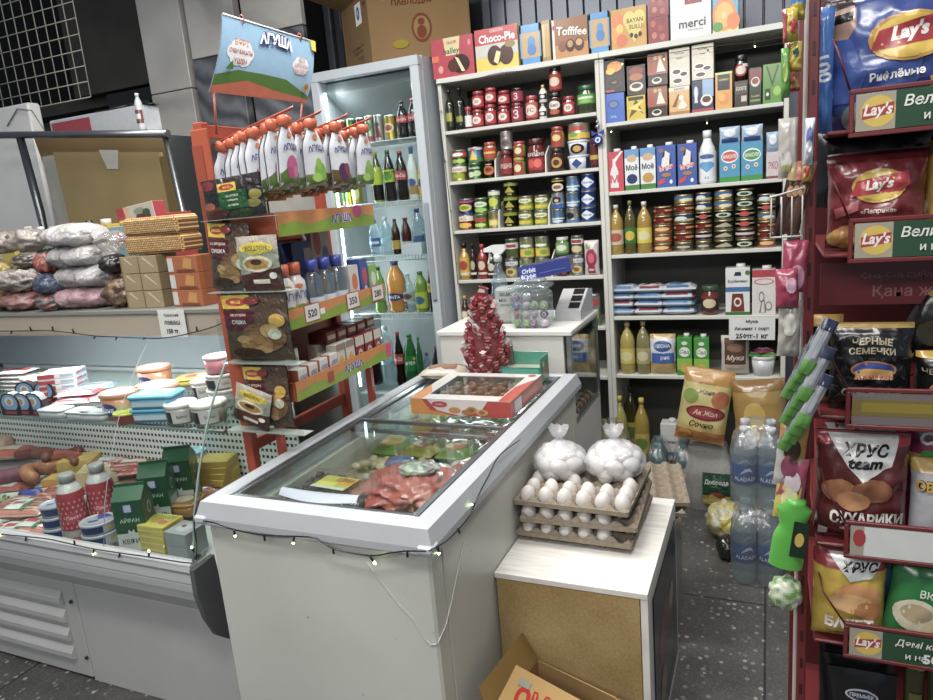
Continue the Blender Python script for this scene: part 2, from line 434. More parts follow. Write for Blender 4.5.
slab(134, 178, 2.3, 3.4, 'marble', 0); slab(134, 178, .0, 2.3, 'marble', 0); slab(182, 232, 2.45, 3.4, 'marble', 0); slab(182, 232, 1.66, 2.45, 'marble_dark', 0); slab(182, 232, 0, 1.66, 'marble', 0)
slab(236, 298, 2.52, 3.4, 'marble', 0, .02); slab(236, 298, 2.0, 2.52, 'marble_dark', 0, .02); slab(236, 298, 0, 2.0, 'marble', 0, .02)
b.box(mx_(131, 0), mx_(298, 0), YM+.06, YM+.3, 0, 3.4, '#151515', 'matte'); struct('trim_1', b)
b = B('paint', '#1d1f24'); xa = mx_(298, 0)
b.box(xa, -1.4, 3.7, 3.74, 0, 3.4)
for i in range(9): b.rbox(xa+.01+i*.07, xa+.055+i*.07, 3.66, 3.7, 0, 3.4, .006, '#2b2e35' if i % 3 else '#3c4048')
struct('trim_2', b)
# wire grille
g = thing('wire_grille', 'white wire mesh grille hanging high in front of dark doorway at upper left', 'grille')
b = B('paint', '#cfc9b4'); p0 = aty(91, 97, 2.8); xr = p0[0]; zb = p0[2]
for i in range(12): b.tube([(xr-i*.078, 2.8, zb), (xr-i*.078, 2.8, 3.1)], .0028, 5)
for i in range(12): b.tube([(xr-.9, 2.795, zb+i*.078), (xr, 2.795, zb+i*.078)], .0028, 5)
part('wire_mesh', b, g)
b = B('paint', '#777'); b.tube([(xr, 2.8, 3.1), (xr, 2.8, 3.2)], .004, 5); b.tube([(xr-.6, 2.8, 3.1), (xr-.6, 2.8, 3.2)], .004, 5); part('hook', b, g)
# ================================================================ lights (ceiling lamps of the shop)
W = SC.world or bpy.data.worlds.new('w'); SC.world = W; W.use_nodes = True
W.node_tree.nodes['Background'].inputs[0].default_value = (.75, .85, 1, 1); W.node_tree.nodes['Background'].inputs[1].default_value = .28
def area(name, loc, sx, sy, power, rot=(0, 0, 0), col=(1, .97, .93)):
    l = bpy.data.lights.new(name, 'AREA'); l.shape = 'RECTANGLE'; l.size = sx; l.size_y = sy; l.energy = power; l.color = col
    o = bpy.data.objects.new(name, l); COL.objects.link(o); o.location = loc; o.rotation_euler = rot; return o
area('ceiling_lamp', (-1.2, 1.9, 2.95), 1.6, .35, 62)
area('ceiling_lamp', (-1.9, .5, 3.0), .35, 1.6, 40)
area('ceiling_lamp', (-.3, .2, 3.0), 1.6, .3, 50)
area('ceiling_lamp', (.3, 2.2, 3.0), .3, 1.4, 22)
area('ceiling_lamp', (-.6, -1.4, 2.6), 2.2, .4, 42, (math.radians(38), 0, 0))
SC.view_settings.exposure = 0.
# ================================================================ shelf wall
YF = 3.33; XL, XM, XR = -1.528, -.712, .075; YB = 3.68
def zy(px, py, y=YF): return aty(px, py, y)[2]
ZL = [zy(450, 131), zy(450, 182), zy(456, 231), zy(458, 280.5)]; ZL += [ZL[3]-.255, ZL[3]-.51, .1]
ZR = [zy(606, 123.5), zy(606, 192.5), zy(608, 255.5), zy(610, 317), zy(612, 374.5), .1]
ZT = zy(437, 79.5)
def shelf_unit(xa, xb, zs, label):
    g = thing('shelving_unit', label, 'shelving unit', ((xa+xb)/2, YB, 0))
    ox = (xa+xb)/2
    for nm, (a, c) in (('side_panel', (xa, xa+.02)), ('side_panel', (xb-.02, xb))):
        q = B('paint', '#d9d9cf'); q.rbox(a-ox, c-ox, YF-YB, 0, 0, ZT-.025, .002); part(nm, q, g)
    q = B('paint', '#56564f'); q.box(xa+.02-ox, xb-.02-ox, -.012, 0, .05, ZT-.03); part('back_panel', q, g)
    q = B('paint', '#dedfd6'); q.rbox(xa-ox, xb-ox, YF-YB-.01, 0, ZT-.025, ZT, .002); part('top_panel', q, g)
    for z in zs:
        q = B('paint', '#d9d9cf'); q.rbox(xa+.021-ox, xb-.021-ox, YF-YB, -.013, z-.017, z, .002); part('shelf', q, g)
    return g
sl = shelf_unit(XL, XM-.001, ZL, 'white open shelving unit of tins and jars beside the glass door cooler')
sr = shelf_unit(XM, XR, ZR, 'white open shelving unit of cartons oil and flour right of the tins')
# ================================================================ chest freezer
FX0, FX1, FY0, FY1, FZ = -1.272, -.63, 1.145, 2.41, .84
g = thing('chest_freezer', 'white chest freezer with sliding glass lids in the middle of the shop', 'freezer', ((FX0+FX1)/2, (FY0+FY1)/2, 0))
ox, oy = g.location.x, g.location.y
def L_(q): return (q[0]-ox, q[1]-oy, q[2])
b = B(m='freezer_enamel')
x0, x1, y0, y1 = FX0+.018, FX1-.018, FY0+.018, FY1-.018; w = .06
b.rbox(x0, x1, y0, y0+w, .04, .785, .006, T=L_); b.rbox(x0, x1, y1-w, y1, .04, .785, .006, T=L_)
b.rbox(x0, x0+w, y0+w, y1-w, .04, .785, .002, T=L_); b.rbox(x1-w, x1, y0+w, y1-w, .04, .785, .002, T=L_)
b.box(x0+w, x1-w, y0+w, y1-w, .04, .3, T=L_); part('body', b, g)
area('freezer_light', ((FX0+FX1)/2, FY1-.1, .78), .4, .03, 1.5, (math.radians(-60), 0, 0), (.9, .96, 1))
b = B('paint', '#b9bec4')
def ringb(b, xa, xb, ya, yb, wd, za, zb, r=.004, **k):
    b.rbox(xa, xb, ya, ya+wd, za, zb, r, **k); b.rbox(xa, xb, yb-wd, yb, za, zb, r, **k)
    b.rbox(xa, xa+wd, ya+wd, yb-wd, za, zb, r, **k); b.rbox(xb-wd, xb, ya+wd, yb-wd, za, zb, r, **k)
def rim(xa, xb, ya, yb):   # sloping outer skirt with a flat top
    prof = [(0, .785), (0, .802), (.012, .84), (.05, .846), (.058, .84), (.06, .76)]
    cor = []
    for d, z in prof: cor.append([(xa+d, ya+d, z), (xb-d, ya+d, z), (xb-d, yb-d, z), (xa+d, yb-d, z)])
    for i in range(len(cor)-1):
        for j in range(4):
            k = len(b.v); b.v += [L_(cor[i][j]), L_(cor[i][(j+1) % 4]), L_(cor[i+1][(j+1) % 4]), L_(cor[i+1][j])]; b.F([k, k+1, k+2, k+3], '#b9bdc2')
rim(FX0, FX1, FY0, FY1)
for xx in (FX0-.002, FX1-.034): b.rbox(xx, xx+.036, FY0-.006, FY0+.03, .79, .808, .004, '#c6cace', T=L_)
part('rim', b, g)
b = B('gloss', '#cfcfc6'); fy = FY0+.0165; sx_ = FX1-.0165
b.tube([L_(aty(q[0], q[1], fy)) for q in ((367, 562), (376, 575), (400, 606), (414, 620), (424, 638), (431, 645), (437, 644))], .0016, 5); part('tape_strand', b, g)
b = B('gloss', '#cfcfc6'); b.tube([L_(atx(q[0], q[1], sx_)) for q in ((438, 643), (446, 625), (452, 600), (459, 565), (464, 543))], .0016, 5); part('tape_strand', b, g)
b = B('metal', '#9a9ea2')
for xx in (FX0+.06, FX1-.068): b.box(xx, xx+.008, FY0+.06, FY1-.06, .826, .842, T=L_)
part('track', b, g)
def lid(ya, yb, z, hd=True):
    q = B('pane'); q.box(FX0+.075, FX1-.075, ya+.01, yb-.01, z, z+.004, T=L_); o = part('glass_lid', q, g)
    q = B('metal', '#8d9195'); ringb(q, FX0+.066, FX1-.066, ya, yb, .012, z-.004, z+.008, .001, T=L_); q2 = part('lid_frame', q, o)
    return o
l1 = lid(FY0+.062, FY0+.66, .832); l2 = lid(FY0+.6, FY1-.062, .818)
b = B('paint', '#aab4c0')   # grey-white lid handle
b.grid(lambda u, v: L_((-1.085+.22*u, FY0+.09+.032*v-.02*math.sin(PI*u)*(1-v), .840+.012*math.sin(PI*v))), 14, 6); part('handle', b, l1)
b = B('metal', '#7f8488')   # cord holder wires of the basket
for i in range(14):
    yy = FY0+.62+i*.045; b.tube([L_((FX0+.09, yy, .55)), L_((FX1-.09, yy, .55))], .002, 5)
for xx in (FX0+.09, FX1-.09): b.tube([L_((xx, FY0+.62, .7)), L_((xx, FY1-.1, .7))], .003, 5)
for i in range(12):
    xx = FX0+.09+i*(FX1-FX0-.18)/11; b.tube([L_((xx, FY0+.62, .7)), L_((xx, FY0+.62, .55)), L_((xx, FY1-.1, .55)), L_((xx, FY1-.1, .7))], .002, 5)
part('basket', b, g)
# ================================================================ counter with glass cabinet
CX0, CX1, CY0, CY1, CZ = -1.215, -.672, 2.455, 2.9, .99
g = thing('counter', 'white shop counter with a glass side cabinet behind the chest freezer', 'counter', ((CX0+CX1)/2, (CY0+CY1)/2, 0))
ox, oy = g.location.x, g.location.y
b = B('paint', '#dcdbd4'); b.rbox(CX0, CX1-.03, CY0, CY0+.018, .02, CZ-.021, .002, T=L_); b.rbox(CX0, CX0+.018, CY0+.02, CY1, .02, CZ-.021, .002, T=L_)
b.box(CX0+.02, CX1-.012, CY0+.02, CY1, .5, .62, T=L_); b.box(CX0+.02, CX1-.002, CY0+.02, CY1, .02, .5, T=L_)
b.box(CX1-.012, CX1, CY0+.0, CY1, .5, .615, T=L_); b.box(CX0, CX1, CY1-.012, CY1, .02, CZ-.02, T=L_, col='#8b8a85')
part('carcass', b, g)
b = B('paint', '#e6e5de'); b.rbox(CX0-.01, CX1+.004, CY0-.006, CY1+.01, CZ-.02, CZ, .003, T=L_); part('worktop', b, g)
b = B('metal', '#b4b6b6')
for yy in (CY0, CY1-.018): b.rbox(CX1-.02, CX1, yy, yy+.018, .615, CZ-.021, .002, T=L_)
for zz in (.616, CZ-.03): b.rbox(CX1-.016, CX1, CY0+.018, CY1-.018, zz, zz+.008, .001, T=L_)
part('frame', b, g)
b = B('pane'); b.box(CX1-.01, CX1-.006, CY0+.018, CY1-.018, .625, CZ-.03, T=L_); part('glass_side', b, g)
b = B('paint', '#e0dfd8'); b.box(CX1-.1, CX1-.016, CY0+.022, CY1-.02, .8, .806, T=L_, m='pane'); part('glass_shelf', b, g)
# ================================================================ low egg box
EX0, EX1, EY0, EY1, EZ = -.646, -.256, 1.495, 2.03, .55
g = thing('display_plinth', 'low bare board box with white laminate top carrying the egg trays', 'box', ((EX0+EX1)/2, (EY0+EY1)/2, 0))
ox, oy = g.location.x, g.location.y
b = B(m='osb'); b.box(EX0+.004, EX1-.02, EY0, EY0+.016, .0, EZ-.016, T=L_); part('front_board', b, g)
b = B(m='white_laminate'); b.rbox(EX0, EX1, EY0-.002, EY1, EZ-.0155, EZ, .001, T=L_); part('top_board', b, g)
b = B(m='white_laminate'); b.rbox(EX1-.018, EX1, EY0, EY1, 0, EZ-.016, .001, T=L_); part('side_board', b, g); b = B(m='white_laminate'); b.box(EX0, EX0+.016, EY0+.017, EY1, 0, EZ-.016, T=L_); part('side_board', b, g)
b = B('gloss', '#2c2b26'); b.box(EX1+.001, EX1+.003, EY0+.06, EY1-.04, .05, EZ-.05, T=L_)
fn = lambda u, v, h: L_((EX1+.003+h, EY0+.06+u*(EY1-EY0-.1), .05+v*(EZ-.1)))
b.art(fn, .45, .45, [('r', 0, 0, 1, 1, '#3d4135'), ('r', 0, .8, 1, 1, '#26251f'), ('e', .45, .55, .28, .2, '#7c2a26'), ('e', .6, .3, .3, .16, '#3f5a36'), ('e', .3, .25, .12, .12, '#8a7a4a'), ('e', .7, .62, .1, .08, '#a5a08a')])
part('side_print', b, g)
# ================================================================ product kinds
_spec = {}
def cached(fn):
    def w(*a, **k):
        a = tuple(round(q, 3) if isinstance(q, float) else q for q in a)
        key = (fn.__name__, repr(a), repr(sorted(k.items())))
        if key not in _spec: _spec[key] = fn(*a, **k)
        return _spec[key]
    return w
def cyl(r, z0, z1, span=PI*.94, rf=None):
    def fn(u, v, h):
        z = z0+(z1-z0)*v; rr = (rf(z) if rf else r)+h; a = (u-.5)*span
        return (rr*math.sin(a), -rr*math.cos(a), z)
    return fn
def cylW(r, span=PI*.94): return r*span
@cached
def can(w, h, base='#b33', art=(), rim='#b9b9b4', top='#c9c9c6'):
    r = w/2; b = B('gloss', base)
    b.lathe([(r*.93, 0, rim, 'metal'), (r, h*.03, rim, 'metal'), (r*.985, h*.06, base), (r*.985, h*.93, rim, 'metal'), (r, h*.97, rim, 'metal'), (r*.97, h, rim, 'metal'), (r*.9, h-.002)], 20, rim, 'metal')
    b.art(cyl(r*.985, h*.06, h*.93), cylW(r), h*.87, art, 12)
    l = B('metal', top); l.lathe([(r*.6, h-.002), (r*.9, h-.001), (r*.9, h+.0005), (r*.2, h+.0005)], 18)
    return [('body', b.mesh('can_body'), None), ('lid', l.mesh('can_lid'), 0 if False else None)]
@cached
def flatcan(w, h, base='#b33', art=(), rim='#c0b48a'):
    r = w/2; b = B('gloss', base)
    b.lathe([(r*.94, 0, rim, 'metal'), (r, h*.08, rim, 'metal'), (r*.985, h*.14, base), (r*.985, h*.84, rim, 'metal'), (r, h*.92, rim, 'metal'), (r*.95, h, rim, 'metal')], 20, rim, 'metal')
    b.art(cyl(r*.985, h*.14, h*.84), cylW(r), h*.7, art, 10)
    return [('body', b.mesh('flat_can'), None)]
@cached
def jar(w, h, lid='#a11', content='#5a1410', art=(), band=(.2, .68), m='liquid', n=20, lidh=.17):
    r = w/2; b = B(m, content)
    s = 1-lidh
    b.lathe([(r*.85, 0), (r, h*.05), (r, h*(s-.14)), (r*.8, h*(s-.02)), (r*.8, h*s)], n)
    l = B('gloss', lid); l.lathe([(r*.86, h*s-.002), (r*.88, h*(s+.02)), (r*.88, h*.98), (r*.83, h)], n)
    sp = [('jar_body', b.mesh('jar'), None), ('lid', l.mesh('jar_lid'), None)]
    if art:
        q = B('paper'); f = cyl(r, h*band[0], h*band[1]); q.art(f, cylW(r), h*(band[1]-band[0]), art, 12)
        sp.append(('label', q.mesh('jar_label'), None))
    return sp
BOT = {  # radius fraction, height fraction
 'oil': [(.9, 0), (1, .03), (1, .28), (.93, .33), (1, .38), (1, .62), (.86, .72), (.45, .84), (.3, .87), (.3, .92)],
 'sauce': [(.9, 0), (1, .03), (1, .62), (.75, .7), (.42, .78), (.36, .88)],
 'olive': [(.95, 0), (1, .02), (1, .64), (.85, .71), (.4, .78), (.36, .9)],
 'cola': [(.8, 0), (.95, .03), (1, .12), (.88, .3), (.97, .42), (1, .58), (.85, .7), (.5, .84), (.36, .9), (.36, .94)],
 'water': [(.85, 0), (1, .03), (.96, .1), (1, .17), (.96, .24), (1, .32), (1, .56), (.93, .62), (1, .68), (.8, .78), (.42, .88), (.36, .92)],
 'fanta': [(.8, 0), (1, .05), (.9, .28), (1, .42), (1, .62), (.85, .74), (.45, .87), (.36, .93)],
 'milk': [(.9, 0), (1, .03), (1, .55), (.85, .68), (.5, .8), (.45, .86)],
 'kid': [(.85, 0), (1, .04), (1, .3), (.88, .42), (1, .55), (.95, .68), (.6, .76), (.55, .8)],
 'small': [(.9, 0), (1, .04), (1, .6), (.6, .74), (.5, .8)],
}
@cached
def bottle(w, h, kind='cola', liquid='#1c0b07', cap='#c11', art=(), band=(.34, .58), m='liquid', capr=.4, fill=None, n=18, top=None):
    r = w/2; P = BOT[kind]; b = B(m, liquid)
    zc = P[-1][1]*h
    pr = []
    for f_, z_ in P: pr.append((f_*r, z_*h, top if (top and z_ >= .6) else liquid))
    b.lathe(pr, n)
    def rf(z):
        for (a, za), (c, zb) in zip(P, P[1:]):
            if z <= zb*h: return r*(a+(c-a)*(z-za*h)/((zb-za)*h))
        return r*P[-1][0]
    sp = [('bottle_body', b.mesh('bottle'), None)]
    l = B('gloss', cap); l.lathe([(r*capr, zc-.001), (r*capr*1.02, h*.995), (r*capr*.85, h)], 14); sp.append(('cap', l.mesh('cap'), None))
    if art:
        q = B('gloss'); q.art(cyl(r*1.01, h*band[0], h*band[1], rf=lambda z: max(rf(h*band[0]), rf(h*band[1]))+.0008), cylW(r), h*(band[1]-band[0]), art, 12)
        sp.append(('label', q.mesh('bottle_label'), None))
    if fill:
        q = B('liquid', fill[0]); hh = fill[1]*h; q.lathe([(rf(z)*.95, z) for z in [h*.004+(hh-h*.004)*i/8 for i in range(9)]], n); sp.append(('liquid', q.mesh('liquid'), None))
    return sp
def flat(w, h, d): return lambda u, v, e: ((u-.5)*w, -d/2-e, v*h)
def sideR(w, h, d): return lambda u, v, e: (w/2+e, -d/2+u*d, v*h)
def sideL(w, h, d): return lambda u, v, e: (-w/2-e, d/2-u*d, v*h)
def topf(w, h, d): return lambda u, v, e: ((u-.5)*w, -d/2+v*d, h+e)
@cached
def boxk(w, h, d=.06, base='#b33', art=(), side=None, top=None, sart=(), tart=(), m='gloss', lart=()):
    b = B(m, base); b.rbox(-w/2, w/2, -d/2, d/2, 0, h, .0015)
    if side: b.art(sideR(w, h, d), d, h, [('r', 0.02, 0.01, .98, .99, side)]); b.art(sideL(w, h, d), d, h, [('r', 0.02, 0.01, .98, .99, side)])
    if top: b.art(topf(w, h, d), w, d, [('r', 0.01, 0.02, .99, .98, top)])
    b.art(flat(w, h, d), w, h, art)
    if sart: b.art(sideR(w, h, d), d, h, sart, off=.0006)
    if lart: b.art(sideL(w, h, d), d, h, lart, off=.0006)
    if tart: b.art(topf(w, h, d), w, d, tart, off=.0006)
    return [('carton', b.mesh('box'), None)]
@cached
def carton(w, h, d=.06, base='#fff', art=(), cap='#fff', kind='flat', sart=(), side=None):
    b = B('gloss', base); hh = h*.93 if cap else h
    if kind == 'gable': hh = h*.8
    b.rbox(-w/2, w/2, -d/2, d/2, 0, hh, .0015)
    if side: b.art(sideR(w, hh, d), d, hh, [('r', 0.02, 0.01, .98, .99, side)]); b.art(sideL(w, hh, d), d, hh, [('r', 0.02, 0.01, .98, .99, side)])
    b.art(flat(w, hh, d), w, hh, art)
    if sart: b.art(sideR(w, hh, d), d, hh, sart, off=.0006)
    if kind == 'gable':
        b.prism([(-d/2, hh), (d/2, hh), (.003, h*.955), (.003, h), (-.003, h), (-.003, h*.955)], -w/2, w/2, 'yz', side or base)
    sp = [('carton', b.mesh('carton'), None)]
    if cap:
        c = B('gloss', cap); z = hh if kind == 'flat' else h*.86; y = 0 if kind == 'flat' else -d*.2
        c.lathe([(w*.2, z-.002), (w*.2, h-.001), (w*.17, h)], 12, c=(w*.12, y)); sp.append(('cap', c.mesh('cap'), None))
    return sp
def bagf(w, h, t, seed=0, crimp=.05, wr=.004, lean=0.):
    """front surface of a filled pillow bag standing on its lower seal"""
    def fn(u, v, e, side=-1):
        a = max(0., 1-abs(2*u-1)**2.6)**.55; c_ = max(0., 1-abs(2*v-1)**3.2)**.6
        if v < crimp or v > 1-crimp: c_ = 0
        th = t/2*a*c_+.0012
        nz = noise.noise((u*5+seed, v*6, side*3.1+seed))*wr*2+noise.noise((u*13, v*11+seed, side))*wr
        nz *= min(1, c_*1.6)
        edge = noise.noise((v*6+seed, 2.2, seed))*w*.012
        pinch = 1-.06*a*c_*0-.05*(1-c_)*0
        x = (u-.5)*w*(1-.035*math.sin(PI*min(1, max(0, v)))*abs(2*u-1)*pinch)+edge*(abs(2*u-1))
        y = side*(th+nz*.5+e)
        return (x, y+lean*v*h, v*h)
    return fn
@cached
def bag(w, h, t=.06, base='#b33', art=(), back=None, seed=0, m='film', nu=16, nv=20, crimp=.05, wr=.004, foil=None, lean=0.):
    f = bagf(w, h, t, seed, crimp, wr, lean); b = B(m, base)
    cf = None
    if foil: cf = lambda u, v: hx(foil) if (v < crimp*1.1 or v > 1-crimp*1.1) else hx(base)
    b.grid(lambda u, v: f(u, v, 0), nu, nv, cf=cf)
    b.grid(lambda u, v: f(u, v, 0, 1), nu, nv, back or base, flip=True)
    gf = gridded(f, nu, nv); b.art(lambda u, v, e: gf(u, v, e+.0012), w, h, art, nu, nv, off=.0006)
    return [('packet', b.mesh('bag'), None)]
@cached
def flatpack(w, d, t, base='#eee', art=(), seed=0, m='film', wr=.006, nu=12, nv=10, ends=None):
    """pillow pack lying on its back; art on the top face"""
    def fn(u, v, e, s=1):
        a = max(0., 1-abs(2*u-1)**3)**.5; c_ = max(0., 1-abs(2*v-1)**3)**.5
        nz = (noise.noise((u*4+seed, v*4, s*2+seed))+(-abs(noise.noise((u*9+seed*3, v*7, s+seed)))*1.6+.4 if m == 'softfilm' else 0))*wr*a*c_
        return ((u-.5)*w, (v-.5)*d, t/2+s*(t/2*a*c_+nz*(1 if s > 0 else 0)+e))
    b = B(m, base)
    b.grid(lambda u, v: fn(u, v, 0), nu, nv, cf=(lambda u, v: hx(ends) if ends and abs(2*u-1) > .82 else hx(base)))
    b.grid(lambda u, v: fn(u, v, 0, -1), nu, nv, flip=True)
    gf = gridded(fn, nu, nv, Vector((0, 0, 1))); b.art(lambda u, v, e: gf(u, v, e+.001), w, d, art, nu, nv, off=.0007)
    return [('packet', b.mesh('pack'), None)]
@cached
def tub(w, h, base='#fff', lid='#fff', art=(), tart=(), d=None, oval=1., taper=.86, lidh=.16):
    r = w/2; b = B('gloss', base); hb = h*(1-lidh)
    b.lathe([(r*taper, 0), (r*.97, hb)], 24, ell=oval)
    def fn(u, v, e):
        a = (u-.5)*PI*.94; rr = r*(taper+(.97-taper)*v)+e; return (rr*math.sin(a), -rr*math.cos(a)*oval, v*hb)
    b.art(fn, r*PI*.94, hb, art, 12)
    l = B('gloss', lid); l.lathe([(r*.98, hb-.001), (r, hb), (r, h-.002), (r*.97, h), (r*.88, h), (r*.86, h-.002), (r*.1, h-.002)], 24, ell=oval)
    if tart: l.art(lambda u, v, e: ((u-.5)*w*.84, (v-.5)*w*.84*oval, h-.002+e), w*.84, w*.84*oval, tart)
    return [('tub_body', b.mesh('tub'), None), ('lid', l.mesh('tub_lid'), None)]
@cached
def boxtub(w, d, h, base='#4ac', lid='#4bd', art=(), tart=()):
    b = B('gloss', base)
    def rr(x, y, z, r, k=5):
        P = []
        for cx, cy, a0 in ((x-r, y-r, 0), (-x+r, y-r, PI/2), (-x+r, -y+r, PI), (x-r, -y+r, 1.5*PI)):
            for i in range(k): a = a0+PI/2*i/(k-1); P.append((cx+r*math.cos(a), cy+r*math.sin(a), z))
        return P
    def stack(bb, L, caps=True, col=None):
        k = len(bb.v); n = len(L[0])
        for q in L: bb.v += q
        for j in range(len(L)-1):
            for i in range(n): bb.F([k+j*n+i, k+j*n+(i+1) % n, k+(j+1)*n+(i+1) % n, k+(j+1)*n+i], col, None, True)
        bb.F([k+i for i in range(n)][::-1], col); bb.F([k+(len(L)-1)*n+i for i in range(n)], col)
    x, y = w/2, d/2
    stack(b, [rr(x*.86, y*.86, 0, .012), rr(x*.95, y*.95, h*.82, .018)])
    b.art(lambda u, v, e: ((u-.5)*w*.85, -y*(.87+.08*v)-e, h*.05+v*h*.74), w*.85, h*.74, art)
    l = B('gloss', lid); stack(l, [rr(x, y, h*.8, .02), rr(x, y, h*.96, .02), rr(x*.96, y*.96, h, .018)])
    l.art(lambda u, v, e: ((u-.5)*w*.9, (v-.5)*d*.9, h+e), w*.9, d*.9, tart)
    return [('tub_body', b.mesh('btub'), None), ('lid', l.mesh('btub_lid'), None)]
# ---------------------------------------------------------------- filling a shelf
ORD = ['first', 'second', 'third', 'fourth', 'fifth', 'sixth', 'seventh', 'eighth', 'ninth', 'tenth', 'eleventh', 'twelfth', 'thirteenth', 'fourteenth', 'fifteenth', 'sixteenth']
LEV = {1: [''], 2: ['lower', 'upper'], 3: ['bottom', 'middle', 'top'], 6: ['bottom', 'second up', 'third up', 'fourth up', 'fifth up', 'top'], 5: ['bottom', 'second up', 'third up', 'fourth up', 'top']}
def row(z, where, cols, yback=.012, group=None, y0=YF):
    """cols: (px0, px1, py_bottom, [(py_top, kind, kwargs, name, description, category), ...] from the shelf up)"""
    for ci, (p0, p1, pb, items) in enumerate(cols):
        y = y0+yback; lev = LEV[len(items)]; zz = z; py = pb
        for li, (pt, kf, kw, name, desc, cat) in enumerate(items):
            pm = (p0+p1)/2
            w = aty(p1, (pb+pt)/2, y)[0]-aty(p0, (pb+pt)/2, y)[0]; x = aty(pm, (py+pt)/2, y)[0]
            h = aty(pm, pt, y)[2]-aty(pm, py, y)[2]
            w = round(w*.97, 3); h = round(h, 3)
            dep = kw.get('d', w if kf not in (bag,) else kw.get('t', .06))
            if kf is tub: dep = w*kw.get('oval', 1.)
            kk = dict(kw)
            sp = kf(w, h, **kk)
            pos = f"{lev[li]+' in ' if lev[li] else ''}{ORD[ci]} {'stack' if len(items) > 1 else 'place'} from left, {where}"
            if len(desc.split())+len(pos.split()) > 16: print('LONG', len(desc.split())+len(pos.split()), desc)
            put(sp, name, f"{desc}, {pos}", cat, (x, y+dep/2, zz), random.uniform(-.06, .06) if kf not in (boxk, carton) else random.uniform(-.02, .02), group)
            zz += h+.0008; py = pt
T = lambda s, x, y, h, c, **o: ('t', s, x, y, h, c, o)
def cn(a, b, c='#fff', tx=None, tc='#fff', fruit=None):   # common tin label: base a, band b, picture fruit
    A = [('r', 0, .0, 1, .36, b)]
    if fruit: A += [('e', .38, .2, .17, .15, fruit), ('e', .58, .17, .15, .13, fruit), ('e', .5, .28, .12, .1, fruit)]
    A += [('e', .5, .66, .3, .17, c)]
    if tx: A += [T(tx, .5, .66, .14, tc, w=.5)]
    return dict(base=a, art=A)
def jam(lid='#9c1420'): return dict(lid=lid, content='#6e0d14', art=[('r', .08, 0, .92, 1, '#b81d2c'), ('e', .5, .5, .26, .34, '#f0e2d4'), T('30', .5, .5, .3, '#8a1018', w=.3)], band=(.12, .7))
TIN = 'tin_can'
def tin(pt, kw, d, n='tin_can', c='tin'): return (pt, can, kw, n, d, c)
def jr(pt, kw, d): return (pt, jar, kw, 'glass_jar', d, 'jar')
LU = 'on left unit'
row(ZL[0], 'left unit top shelf', [
 (444, 452.5, 131.5, [(89, bottle, dict(kind='olive', liquid='#20240f', cap='#151515', art=[('r', .1, 0, .9, 1, '#26300f'), ('r', .25, .3, .75, .75, '#a9a13c')], band=(.1, .55)), 'oil_bottle', 'dark green olive oil bottle', 'bottle')]),
 (453.5, 463, 130.5, [(87, bottle, dict(kind='olive', liquid='#181b10', cap='#111', art=[('r', .1, 0, .9, 1, '#1c2412'), ('r', .25, .2, .75, .5, '#8f9a3a')], band=(.1, .55)), 'oil_bottle', 'nearly black olive oil bottle', 'bottle')]),
 (463.5, 471, 129.5, [(107, jar, dict(lid='#a51a24', content='#5a1416', art=[('r', 0, 0, 1, 1, '#e9ece8')], band=(.1, .6)), 'glass_jar', 'narrow white labelled jar', 'jar')]),
 (470, 482.5, 129, [jr(110.5, jam(), 'red jam jar'), jr(92, jam(), 'red jam jar')]),
 (483, 495, 127, [jr(105, jam(), 'red jam jar'), jr(88.5, jam('#b32030'), 'red jam jar')]),
 (496, 508.5, 126, [jr(107, jam(), 'red jam jar'), jr(92, jam(), 'red jam jar')]),
 (509.5, 522, 124.5, [jr(104.5, dict(lid='#7d1626', content='#7d1020', art=[('r', .05, 0, .95, 1, '#98203c'), T('З', .5, .5, .7, '#f1dada')], band=(.1, .75)), 'berry red jar with white curl'), jr(89.5, dict(lid='#26262a', content='#7d1020', art=[('r', .05, 0, .95, 1, '#98203c'), T('З', .5, .5, .7, '#f1dada')], band=(.1, .75)), 'berry red jar with dark lid')]),
 (524, 537, 123.5, [jr(98, dict(lid='#a9182a', content='#842019', art=[('r', .05, 0, .95, 1, '#c4554a'), ('e', .5, .5, .34, .36, '#efe0cf'), T('РС', .5, .5, .3, '#a32020', w=.4)], band=(.12, .72)), 'wide pale red labelled jar')]),
 (538, 546, 121.5, [(105, bottle, dict(kind='small', liquid='#e6e2da', cap='#d9d4c8', art=[('r', .1, .2, .9, .8, '#35322f'), ('e', .5, .5, .2, .2, '#ddd')], band=(.08, .58)), 'sauce_bottle', 'tiny white sauce bottle', 'bottle'), (87, bottle, dict(kind='small', liquid='#e6e2da', cap='#c9b478', art=[('r', .1, .2, .9, .8, '#35322f'), ('e', .5, .5, .2, .2, '#ddd')], band=(.08, .58)), 'sauce_bottle', 'tiny white sauce bottle', 'bottle')]),
 (547.5, 560.5, 120.5, [jr(95, dict(lid='#1c1614', content='#3d0f0c', art=[('r', .02, 0, .98, 1, '#4a1a10'), ('e', .5, .6, .36, .26, '#efe7da'), T('Бал', .5, .6, .22, '#30120c', w=.5), ('e', .5, .2, .3, .16, '#b8582e')], band=(.1, .76)), 'dark sauce jar with cream oval'), jr(69, dict(lid='#2a1a14', content='#70180f', art=[('r', .02, 0, .98, 1, '#a82f20'), ('e', .5, .5, .3, .3, '#e7cfb8')], band=(.1, .7)), 'red sauce jar with black lid')]),
 (561.5, 574, 119, [jr(99, jam(), 'red jam jar')]),
 (575, 594.5, 118, [jr(89, dict(lid='#1e5a35', content='#3c4c2c', art=[('r', .1, .15, .9, .95, '#58a53c'), ('r', .2, .55, .8, .75, '#dfeccc'), ('e', .5, .35, .25, .14, '#8cc65a')], band=(.28, .7)), 'wide green lidded pickle jar')]),
])
